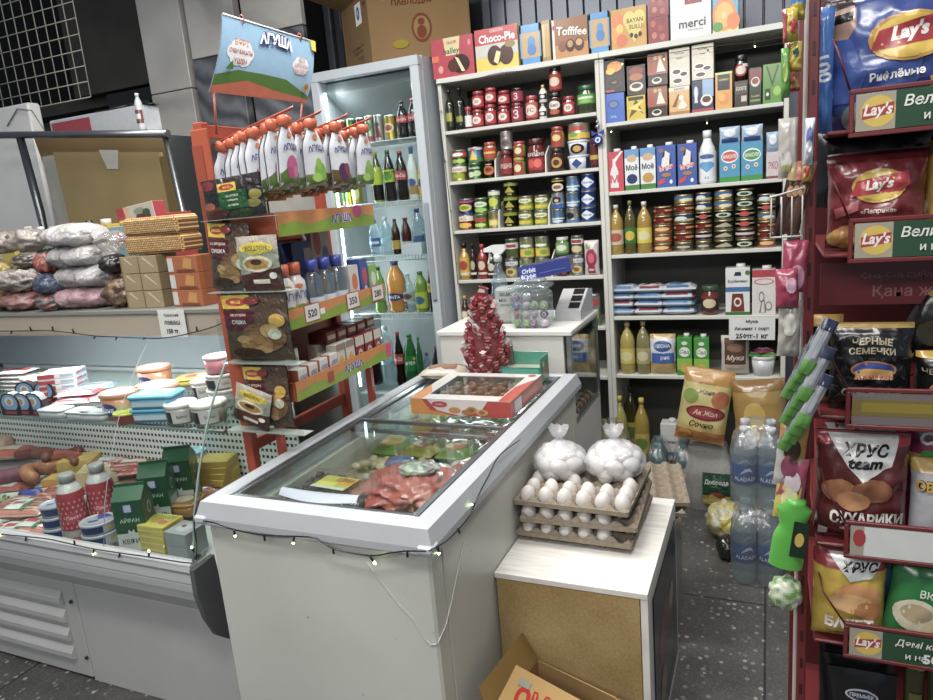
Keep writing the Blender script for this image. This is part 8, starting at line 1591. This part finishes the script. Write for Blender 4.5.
for i, (z, kd) in enumerate(SH):
    b = B('paint', RD); b.rbox(QX0+.025, QX1-.03, QY0+.02, QY1-.02, z-.006, z, .002, T=L_); sh_ = part('shelf', b, g)
    b = B('paint', RD); x0 = .098+.004*i; b.rbox(x0, QX1, QY0, QY0+.006, z-.012, z-.006, .001, T=L_); b.rbox(x0, QX1, QY0, QY0+.006, z+.044, z+.05, .001, T=L_); b.rbox(x0, x0+.006, QY0, QY0+.006, z-.006, z+.044, .001, T=L_); part('rail_frame', b, sh_)
    if kd == 'c': b = B('tint', '#8a8080')
    else: b = B('gloss', '#2a4f34' if kd != 'w' else '#dadcd8')
    f = lambda u, v, e: L_((x0+.008+(QX1-x0-.01)*u, QY0+.001-e, z-.005+.048*v)); W_ = QX1-x0-.01
    b.box(x0+.008, QX1-.002, QY0+.001, QY0+.003, z-.005, z+.043, T=L_)
    s_ = .32/W_*.5
    if kd in 'lk':
        A = [('r', 0, 0, 1, 1, '#2a4f34'), ('r', 0, 0, .075, 1, '#a8a08c'), ('e', .042, .5, .033, .42, '#d8b83c'), ('p', ((.012, .3), (.072, .42), (.072, .72), (.012, .6)), '#a81f28'), T("Lay's", .042, .51, .42, '#f4ece4', w=.056, sh=.25, b=.03)]
        for r_ in range(3): A += [T('Великолепно!' if kd == 'l' else 'Дәмі керемет!', .19+.33*r_, .7, .3, '#e8ece4', w=.2, sh=.2), T('и на', .15+.33*r_, .25, .18, '#e8ece4'), T('50%', .195+.33*r_, .27, .34, '#f0f2ea', w=.06, b=.03), T('вкуснее', .245+.33*r_, .25, .16, '#e8ece4', w=.06)]
        b.art(f, W_, .048, A, off=.0003)
    if kd == 'w': b.art(f, W_, .048, [('r', 0, 0, .03, 1, '#a8a08c'), ('e', .02, .6, .014, .3, '#a81f28'), ('r', .2, 0, .202, 1, '#a8aaa6'), ('r', .45, 0, .452, 1, '#a8aaa6')], off=.0003)
    if kd == 'c': b.art(f, W_, .048, [('r', 0, .28, .38, .8, '#8a7a34'), ('r', .02, .4, .36, .7, '#a8944a'), ('r', .42, .28, 1, .8, '#7a6a30')], off=.0003)
    part('price_strip', b, sh_)
    for dz in (.1,):
        b = B('paint', RD); b.tube([L_((QX0+.03, QY0+.03, z+dz+.02)), L_((QX0+.035, QY0-.002, z+dz)), L_((x0, QY0, z+.05))], .0016, 5); part('side_wire', b, sh_)
b = B('gloss', '#7a1218'); b.box(QX0+.027, QX1-.03, 1.2, 1.204, 1.29, 1.355, T=L_); b.art(lambda u, v, e: L_((QX0+.027+.62*u, 1.2-e, 1.29+.065*v)), .62, .065, [T('Coca-Cola сыйлықтары', .2, .68, .2, '#a86a68', w=.36), T('Қана жыл', .2, .3, .32, '#a86a68', w=.3), T('Coca-Cola сыйлықтары', .7, .68, .2, '#a86a68', w=.36)]); part('shelf_card', b, g)
def snack(p0, p1, pt, pb, y, name, label, z=None, tilt=0., ry=0., t=.05, **k):
    a = aty(p0, (pt+pb)/2, y); c_ = aty(p1, (pt+pb)/2, y); zt5 = aty((p0+p1)/2, pt, y)[2]; zb = z if z is not None else aty((p0+p1)/2, pb, y)[2]
    put(bag(c_[0]-a[0], zt5-zb, t=t, **k), name, label, 'packet', ((a[0]+c_[0])/2, y, zb), (tilt, ry, 0))
LAY = lambda y, s=1.: [('e', .5, y, .27, .13*s, '#d8a82c'), ('e', .5, y, .22, .11*s, '#e8c848'), ('p', ((.22, y-.075*s), (.28, y+.045*s), (.5, y+.07*s), (.78, y+.1*s), (.8, y+.0*s), (.72, y-.05*s), (.45, y-.06*s)), '#b01c26'), T("Lay's", .5, y+.005, .1*s, '#fbf7f0', w=.44, sh=.25, b=.04, rot=.08)]
HX = dict(nu=26, nv=30, wr=.008)
snack(824, 962, -12, 118, 1.2, 'crisps_bag', 'big dark blue crisps bag with yellow disc logo on top shelf', z=1.549, t=.075, base='#1f3a86', seed=101, art=[('e', .3, .45, .4, .4, '#24458f'), ('p', ((.0, .98), (.2, .98), (.22, .75), (.12, .6), (0, .7)), '#b08a74'), ('p', ((.0, .98), (.18, 1), (.22, .9), (0, .88)), '#2a1a18'), ('p', ((.02, .84), (.2, .86), (.19, .79), (.04, .78)), '#15161a'), ('p', ((0, .68), (.18, .66), (.3, .4), (.24, .2), (0, .2)), '#274c9c')]+[(q if q[0] != 't' else q) for q in [('e', .6, .62, .3, .17, '#c8922c'), ('e', .6, .62, .26, .15, '#e8c23c'), ('p', ((.32, .55), (.38, .68), (.6, .72), (.86, .76), (.88, .65), (.78, .58), (.5, .55)), '#b01c26'), T("Lay's", .6, .645, .13, '#fbf7f0', w=.46, sh=.25, b=.05, rot=.1)]]+[T('Рифлёные', .52, .36, .075, '#f2f2f2', w=.62, b=.03, rot=.06), T('«Сметана и лук»', .52, .27, .045, '#d8dce8', w=.6, rot=.06), ('p', ((.75, .32), (1, .42), (1, .2), (.8, .18)), '#d8a83c'), ('e', .82, .12, .2, .09, '#c8963a'), ('e', .9, .24, .14, .08, '#dcb050'), ('e', .25, .1, .12, .1, '#8aa8a0'), ('e', .27, .12, .07, .06, '#c8d0c8'), ('p', ((.6, 1), (.98, .9), (1, .96), (.8, 1)), '#b8408a'), T('ХРУСТИ ВМЕСТЕ', .82, .955, .03, '#f4e4ee', w=.3, rot=-.2)], **HX)
snack(811, 834, 8, 116, 1.17, 'crisps_bag', 'bright blue crisps bag side edge with the number 100', z=1.549, t=.04, base='#1f6ac0', seed=103, art=[('r', 0, 0, 1, 1, '#2470c4'), T('100', .5, .5, .12, '#e8eef4', w=1.6, rot=-1.4, b=.03)], nu=14, nv=20, wr=.006)
snack(826, 926, 150, 256, 1.17, 'crisps_bag', 'dark red paprika crisps bag with yellow disc logo on second shelf', z=1.379, t=.07, base='#7a1a24', seed=105, art=[('r', 0, .9, 1, 1, '#5a1018')]+LAY(.65, 1.3)+[T('«Паприка»', .5, .4, .06, '#e8d8cc', w=.6), ('e', .3, .14, .3, .13, '#c8963a'), ('e', .45, .1, .24, .1, '#d8b060'), ('e', .2, .2, .12, .07, '#b87a2c'), ('p', ((.06, .44), (.3, .5), (.3, .42), (.08, .34)), '#b8505a')], **HX)
snack(814, 934, 122, 160, 1.22, 'crisps_bag', 'black crisps bag lying folded behind the dark red one', z=1.44, t=.05, base='#17181c', seed=107, art=[T('100', .28, .4, .3, '#a8a8a8', w=.2)], nu=18, nv=8, wr=.006)
snack(924, 975, 140, 255, 1.19, 'crisps_bag', 'orange yellow crisps bag at the right edge of second shelf', z=1.379, t=.06, base='#c8902c', seed=109, art=[('e', .3, .5, .3, .3, '#e0b040')], nu=10, nv=14)
SEED = [('r', 0, 0, 1, 1, '#121214'), ('r', 0, .94, 1, 1, '#b8902c')]+[('e', .07+.13*(i % 8)+.04*(i//8 % 2), .07+.11*(i//8), .045, .014, .9*(i % 3-1), '#303236') for i in range(64)]+[T('ЧЕРНЫЕ', .5, .8, .075, '#b8ac8c', w=.62, b=.03, o='#22201c', arc=.3), T('СЕМЕЧКИ', .5, .7, .075, '#b8ac8c', w=.66, b=.03, o='#22201c', arc=.2), ('e', .52, .5, .28, .1, '#b06a2c'), ('e', .52, .5, .25, .085, '#1f3c8c'), ('e', .52, .47, .24, .045, '#c8983c'), T('АТАМЕКЕН', .52, .42, .055, '#c8685a', w=.5, b=.03, o='#e0c890'), T('ОТБОРНЫЕ', .5, .24, .085, '#b8ac84', w=.8, b=.03, o='#1a1a1a')]
snack(829, 912, 322, 400, 1.16, 'seed_packet', 'black sunflower seed packet with blue sunset oval, front one', z=1.137, t=.045, base='#121214', seed=111, foil='#b8902c', art=SEED, nu=22, nv=22, wr=.006)
snack(808, 842, 314, 398, 1.19, 'seed_packet', 'black and gold seed packet peeking out left behind front one', z=1.137, t=.03, base='#161618', seed=113, foil='#c89a30', art=[('r', 0, .88, 1, 1, '#c89a30'), ('r', 0, 0, .12, 1, '#a83c1c'), ('e', .6, .5, .2, .1, '#8a8a80')], nu=10, nv=14)
snack(914, 975, 350, 400, 1.17, 'seed_packet', 'black seed packet at the right edge of third shelf', z=1.137, t=.045, base='#121214', seed=115, foil='#b8902c', art=[('r', 0, .9, 1, 1, '#c8a030'), T('ЧЕРНЫЕ', .4, .7, .1, '#b8ac8c', w=.7), ('e', .5, .4, .3, .16, '#b07a4c'), ('e', .5, .4, .2, .1, '#7a3a30')], nu=14, nv=12)
snack(885, 940, 285, 352, 1.21, 'seed_packet', 'tilted black and gold seed packet lying behind the front ones', z=1.2, t=.04, ry=.45, base='#1c1a14', seed=117, art=[('r', 0, .86, 1, 1, '#b8902c'), ('e', .5, .45, .3, .16, '#4a4020')], nu=14, nv=12)
KHR = lambda c2: [('r', 0, .9, 1, 1, '#a01f28'), ('p', ((.12, .98), (.88, .98), (.8, .74), (.5, .6), (.34, .72)), '#d8d8d6'), T('ХРУС', .52, .87, .11, '#15151a', w=.5, b=.04, sh=.2), T('team', .52, .76, .09, '#15151a', w=.42, b=.04, sh=.2)]+c2
snack(815, 908, 430, 530, 1.15, 'crouton_bag', 'dark red rye crouton bag with white triangle, front of fourth shelf', z=.927, t=.06, base='#6a161c', seed=119, art=[('r', 0, 0, 1, 1, '#5c1a1a')]+KHR([('e', .25, .5, .2, .11, '#a86a3c'), ('e', .6, .52, .22, .11, '#8c5430'), ('e', .4, .42, .18, .09, '#b87c48'), T('СУХАРИКИ', .55, .26, .12, '#f0ece4', w=.8, b=.04), T('«Холодец на хрен»', .5, .15, .035, '#e0c0b8', w=.5), ('r', .04, .03, .14, .12, '#d8d8d4')]), **HX)
snack(812, 905, 420, 524, 1.19, 'crouton_bag', 'red crouton bag standing just behind the dark red front one', z=.927, t=.05, base='#a01f28', seed=121, art=KHR([]), nu=14, nv=14)
snack(902, 975, 418, 500, 1.21, 'crouton_bag', 'magenta crisps bag behind the white packet on fourth shelf', z=.927, t=.05, base='#8a1450', seed=123, art=[T('Chips', .5, .84, .14, '#f4f0f0', w=.8, sh=.2, b=.04), ('r', 0, .6, 1, .72, '#b8a030'), ('e', .3, .72, .1, .04, '#3a9a3c')], nu=14, nv=14)
snack(909, 975, 458, 528, 1.16, 'nut_packet', 'silver white nut packet with gold letters, right of crouton bag', z=.927, t=.05, base='#b8b8bc', seed=125, foil='#b8902c', art=[('r', 0, .86, 1, 1, '#c8a040'), T('ОВАЛО', .4, .72, .12, '#c89a2c', w=.7, b=.04, o='#3a2a1c')], nu=14, nv=14)
snack(812, 886, 548, 622, 1.14, 'crouton_bag', 'yellow baguette crouton bag on the fifth shelf', z=.754, t=.055, base='#c8a824', seed=127, art=[('r', 0, .84, 1, 1, '#8a1a22'), ('p', ((.2, .98), (.95, .98), (.8, .78), (.5, .72)), '#d8d8d6'), T('ХРУС', .62, .88, .1, '#15151a', w=.5, b=.04, sh=.2), ('e', .6, .55, .34, .16, '#c88a48'), ('e', .5, .5, .3, .1, '#dcac6a'), ('e', .75, .42, .2, .1, '#b87838'), T('БАГЕТ', .5, .26, .13, '#f4f0e8', w=.66, b=.04), T('сухарики ржаные', .45, .14, .04, '#5a3a14', w=.5)], nu=20, nv=18, wr=.006)
snack(866, 936, 538, 600, 1.19, 'crouton_bag', 'blue crouton bag behind the yellow and green ones', z=.754, t=.05, base='#2a5a8c', seed=129, art=[('r', 0, .84, 1, 1, '#a01f28'), ('p', ((.1, .98), (.95, .98), (.8, .7), (.5, .64)), '#d8d8d6'), T('ХРУС', .52, .9, .1, '#15151a', w=.6, b=.04, sh=.2), T('team', .55, .78, .1, '#15151a', w=.5, b=.04, sh=.2)], nu=16, nv=14)
snack(880, 948, 556, 622, 1.14, 'crouton_bag', 'green crouton bag with mushroom picture on the fifth shelf', z=.754, t=.055, ry=.12, base='#1f7a3a', seed=131, art=[('r', 0, .85, 1, 1, '#166a30'), ('e', .4, .45, .34, .18, '#d8cfb0'), ('e', .4, .48, .24, .1, '#b8a47c'), ('e', .7, .3, .2, .12, '#c8b890'), T('ВКУС', .6, .7, .08, '#d8e8d0', w=.4)], nu=16, nv=14)
PER = [('r', 0, 0, 1, 1, '#141417'), ('e', .5, .82, .24, .05, '#c8ccd0'), ('e', .5, .82, .21, .038, '#2a3a5a'), T('ПРЕМЬЕР', .5, .82, .03, '#e0e4e8', w=.34), T('ПЕРЕЦ', .5, .68, .1, '#d8dadc', w=.75, b=.03), T('чёрный молотый', .5, .58, .04, '#8a8c90', w=.6)]
for i in range(3):
    snack(818+4*i, 888+4*i, 643+13*i, 730, 1.21-.026*i, 'pepper_packet', f"black pepper packet with white lettering, {['rear', 'middle', 'front'][i]} of the stepped row", z=.45, t=.02, base='#141417', seed=133+i, art=PER, nu=14, nv=14, wr=.003)
for i in range(3): snack(903+24*i, 925+24*i, 642+4*i, 740, 1.17, 'seasoning_packet', f"olive green seasoning packet at lower right of the rack, {['left', 'middle', 'right'][i]}", z=.45, t=.02, base='#3a3a1c', seed=140+i, art=[('r', .2, .3, .8, .7, '#6a6a34'), ('r', 0, .85, 1, 1, '#c8b030')], nu=8, nv=10)
# goods hanging on the outer side of the rack
HG = [
 (783, 799, 8, 42, 'noodle_packet', 'yellow and red soup packet hanging highest at the rack side', '#c8b02c', [('r', 0, 0, .25, 1, '#a8222a'), ('e', .7, .4, .3, .2, '#b8342a')]),
 (786, 802, 42, 72, 'noodle_packet', 'second yellow and red packet hanging below the highest one', '#d0b830', [('r', 0, 0, .2, 1, '#a8222a'), ('e', .6, .6, .2, .14, '#3a5a4a')]),
 (787, 800, 62, 92, 'noodle_packet', 'yellow packet with red foot hanging beside the shelf top', '#c8a040', [('e', .5, .5, .3, .25, '#c86a3c'), ('r', 0, 0, 1, .1, '#a8222a')]),
 (781, 790, 48, 98, 'chewy_packet', 'narrow green packet hanging left of the yellow ones', '#5a9a34', [('e', .5, .5, .3, .2, '#a8c85a')]),
 (789, 805, -16, 20, 'noodle_packet', 'blue and yellow packet at the very top of rack side', '#3a78b8', [('r', 0, 0, 1, .4, '#c8b02c')]),
 (778, 798, 118, 178, 'foil_packet', 'crumpled silver white foil packet hanging mid height on rack side', '#b8b4ac', [('e', .4, .3, .3, .16, '#d8d4cc'), ('r', .2, .1, .6, .22, '#c8c070')]),
 (803, 813, 118, 165, 'price_tag_card', 'small white and blue rounded card hanging beside the red post', '#c8d0dc', [('e', .5, .6, .36, .2, '#5a6ab0'), ('e', .5, .4, .3, .14, '#e4e8ee')]),
 (802, 812, 160, 182, 'chewy_packet', 'little yellow and red packet under the rounded card', '#c8a83c', [('e', .5, .5, .3, .3, '#b8402c')]),
 (781, 806, 240, 292, 'diaper_pack', 'glossy dark pink packet hanging beside the shop flour shelf', '#a82450', [('e', .6, .3, .3, .25, '#c890a8')]),
 (776, 799, 268, 308, 'diaper_pack', 'second glossy pink packet lower left of the first', '#9c2248', [('e', .7, .6, .25, .2, '#d0a0b4')]),
 (777, 800, 300, 356, 'foil_packet', 'greyish white clear packet hanging under the pink packets', '#a8a49c', [('e', .5, .6, .3, .2, '#c4c0b8')]),
]
for i, (p0, p1, pt, pb, nm_, lb, c_, ar) in enumerate(HG):
    snack(p0, p1, pt, pb, 1.075+.012*(i % 3), nm_, lb, t=.025, base=c_, seed=150+i, art=ar, nu=10, nv=12, wr=.005, ry=random.uniform(-.08, .08))
for i in range(12):
    px, py = 803-5.5*(i % 4)-2*(i//4), 330+26*(i//4)+10*(i % 4); a = aty(px, py+40, 1.08)
    put(bag(.02, .085, t=.01, base='#9a9fa6', seed=170+i, art=[('r', 0, 0, 1, .25, '#5a9a3a'), ('r', .3, .3, .6, .9, '#aab0b6'), ('r', 0, .8, 1, 1, '#2a3050')], nu=6, nv=10, wr=.003), 'chewy_packet', f"slim silver packet with green tip in the hanging fan, {ORD[i]} from the upper right", 'packet', (a[0], 1.06+.01*(i % 4), a[2]), (0, .42, .2), 'slim silver packets hanging on the rack side')
for i in range(4):
    a = aty(789-3*(i % 2), 470+16*i, 1.1); put(bag(.04, .075, t=.02, base=['#b8862c', '#b8b4ac', '#a83c5a', '#c8b840'][i], seed=185+i, art=[('e', .5, .5, .3, .25, ['#3a2a1c', '#8a3a5a', '#d8c8cc', '#e0d8a0'][i])], nu=8, nv=8, wr=.004), 'chewy_packet', ['orange packet with dark flower hanging near water bottle caps', 'clear silvery packet below the orange flower one', 'pink wrapped packet beside the water bottles', 'yellow packet just above the green pouch'][i], 'packet', (a[0], 1.1, a[2]), (0, .1, 0))
b = B('gloss', '#4fb02c')
def gp(u, v, s=1): a = u*2*PI; w = .034*(1-.28*math.exp(-((v-.62)/.12)**2))*(1 if v < .9 else .6); return (w*math.cos(a), .02*math.sin(a), .135*v)
b.grid(lambda u, v: gp(u, v), 20, 16); c0 = len(b.v); b.v.append((0, 0, .136)); [b.F([c0-21+i, c0-20+i, c0], sm=True) for i in range(20)]
l = B('gloss', '#1c3a20'); l.art(lambda u, v, e: (.002+.03*u, -.021-e, .03+.07*v), .03, .07, [('r', 0, 0, 1, 1, '#16301c'), ('e', .5, .5, .3, .2, '#c8a83c')])
a = aty(785, 562, 1.1); put([('pouch_body', b.mesh('pouch'), None), ('label', l.mesh('l'), None)], 'soap_bottle', 'bright green waisted refill bottle hanging low on the rack side', 'bottle', (a[0], 1.09, a[2]), (0, .12, 0), None, (.72, .72, .85))
a = aty(785, 605, 1.1); put(lumpy(.035, .03, .035, '#6a9a4a', 191, m='film', amp=.18, col2='#c8d0b8'), 'wrapped_bundle', 'green and white wrapped bundle under the bright green bottle', 'packet', (a[0], 1.09, a[2]), 0., None, (.7, .7, .8))
# little wire basket with brown sweets
a0, a1 = aty(771, 236, 1.09), aty(801, 236, 1.09); g2 = thing('wire_basket', 'small white wire basket of brown sweet sticks on the rack side', 'basket', ((a0[0]+a1[0])/2, 1.09, a0[2])); W2 = (a1[0]-a0[0])/2
b = B('paint', '#b8b4ac')
for z, k in ((0, 1), (.055, 1.05)): b.tube([(-W2*k, -.03, z), (W2*k, -.03, z+.01*(z > 0)), (W2*k, .05, z), (-W2*k, .05, z)], .0015, 5, closed=True)
for i in range(4): x = -W2+2*W2*i/3; b.tube([(x, .05, .055), (x, .05, 0), (x, -.03, 0), (x, -.03, .055)], .001, 4)
part('wires', b, g2)
for i in range(6): put(bag(.015, .1, t=.01, base=['#3a2218', '#5a3a24', '#4a2c1c'][i % 3], seed=200+i, art=[('r', 0, .75, 1, 1, ['#a89058', '#5a7a3a', '#a8504a'][i % 3]), ('e', .5, .6, .3, .08, '#b88a5c')], nu=6, nv=10, wr=.002), 'chocolate_stick', f"brown wrapped sweet stick in the wire basket, {ORD[i]} from left", 'sweet', (g2.location.x-W2+.01+(2*W2-.02)*i/5, 1.092+.01*(i % 2), a0[2]+.002), (0, .22, .1), 'sweet sticks in the wire basket')
# ================================================================ string lights
def lights(label, runs, bulbs, stubs, led='led'):
    g = thing('string_lights', label, 'string lights', runs[0][0]); o_ = Vector(runs[0][0])
    for r_ in runs:
        P = [Vector(p)-o_ for p in r_]; L = []
        for i in range(len(P)-1):
            a, b1, c1, d1 = P[max(i-1, 0)], P[i], P[i+1], P[min(i+2, len(P)-1)]
            for k in range(5): f_ = k/5; L.append(.5*((2*b1)+(c1-a)*f_+(2*a-5*b1+4*c1-d1)*f_*f_+(3*b1-a-3*c1+d1)*f_**3))
        L.append(P[-1]); b = B('gloss', '#14171a'); b.tube(L, .0018, 5); part('wire', b, g)
    for p, d in bulbs+stubs:
        p = Vector(p)-o_; d = Vector(d); b = B('gloss', '#14171a'); b.tube([p, p+d*.014], .0028, 6); hd = part('socket', b, g)
    for p, d in bulbs:
        p = Vector(p)-o_+Vector(d)*.014; b = B(led); b.tube([p, p+Vector(d)*.003, p+Vector(d)*.006], [.0022, .0028, .0012], 8); part('bulb', b, g)
    return g
fy = FY0-.006; q = lambda px, py: aty(px, py, fy); s_ = lambda px, py: atx(px, py, FX1+.004)
DN = (0, 0, -1)
lights('black fairy light wire with tiny lit bulbs hung round the chest freezer', [[q(203, 521), q(215, 523), q(232, 529), q(264, 535), q(309, 537), q(322, 542), q(335, 549), q(370, 555.5), q(390, 553), q(406, 551), q(426, 551)], [s_(429, 551), s_(445, 542), s_(457, 531), s_(470, 515), s_(477, 498), s_(488, 477), s_(500, 455), s_(520, 440)]],
       [(q(234, 529.5), DN), (q(294, 536.5), (-.3, 0, -1)), (q(369, 555), (.7, 0, -1)), (s_(438, 546), DN), (s_(474, 504), (0, -.8, .3))], [(q(264, 535), DN), (q(333, 548), DN), (q(407, 551), DN), (s_(458, 529), (0, .6, -1))])
e_ = lambda px, py: aty(px, py, 1.247); h_ = lambda px, py: atx(px, py, DX1+.005)
lights('black fairy light wire with lit bulbs along the display case rail', [[e_(0, 534), e_(20, 536), e_(48, 539), e_(75, 545), e_(94, 549), e_(120, 553), e_(149, 557), e_(180, 562), e_(192, 563)], [h_(196, 560), h_(197, 545), h_(194, 525), h_(197, 505), h_(201, 495)]],
       [(e_(94, 549), (-.5, 0, -1)), (e_(149, 556), (.2, 0, 1)), (e_(3, 534), (-.8, 0, -.3)), (h_(194, 552), (0, -.3, 1))], [(e_(26, 537), (-.5, 0, -1)), (e_(75, 545), (0, 0, 1)), (e_(120, 553), (-.6, 0, -1))])
t_ = lambda px, py: aty(px, py, 1.549)
lights('black fairy light wire draped across the display case top edge', [[t_(-4, 331), t_(20, 331), t_(45, 330.5), t_(72, 333), t_(95, 336), t_(115, 337), t_(140, 338), t_(165, 338), t_(195, 332), t_(218, 325), t_(228, 318)]], [], [(t_(12, 331), (-.7, 0, -.7)), (t_(31, 330.5), (-.2, 0, 1)), (t_(53, 330.5), (0, 0, 1)), (t_(74, 333), (-.3, 0, 1)), (t_(95, 336), (-.6, 0, -.7)), (t_(117, 337), (-.6, 0, -.7)), (t_(145, 338), (-.6, 0, -.3)), (t_(197, 331), (0, 0, 1))])
v_ = lambda px, py: aty(px, py, YF-.016)
rr = [[v_(437, 84), v_(470, 80), v_(500, 73), v_(540, 69), (XM-.01, YF-.016, ZT-.03), v_(640, 58), v_(700, 48), v_(760, 41), v_(783, 37)], [v_(437.5, 90), v_(441, 130), v_(447, 180), v_(453, 232), v_(458, 285)], [v_(454, 236), v_(500, 234), v_(550, 230), v_(598, 226)]]
lights('thin black fairy light wire pinned along the shelving unit edges', rr, [(v_(622, 60), DN), (v_(664, 55), DN), (v_(708, 49), DN), (v_(755, 42), DN), (v_(611, 128), DN), (v_(707, 119), DN)], [(v_(470, 80), DN), (v_(506, 72), DN), (v_(545, 68), DN), (v_(441, 110), DN), (v_(445, 160), DN), (v_(451, 210), DN), (v_(456, 262), DN), (v_(468, 236), DN), (v_(545, 231), DN)])
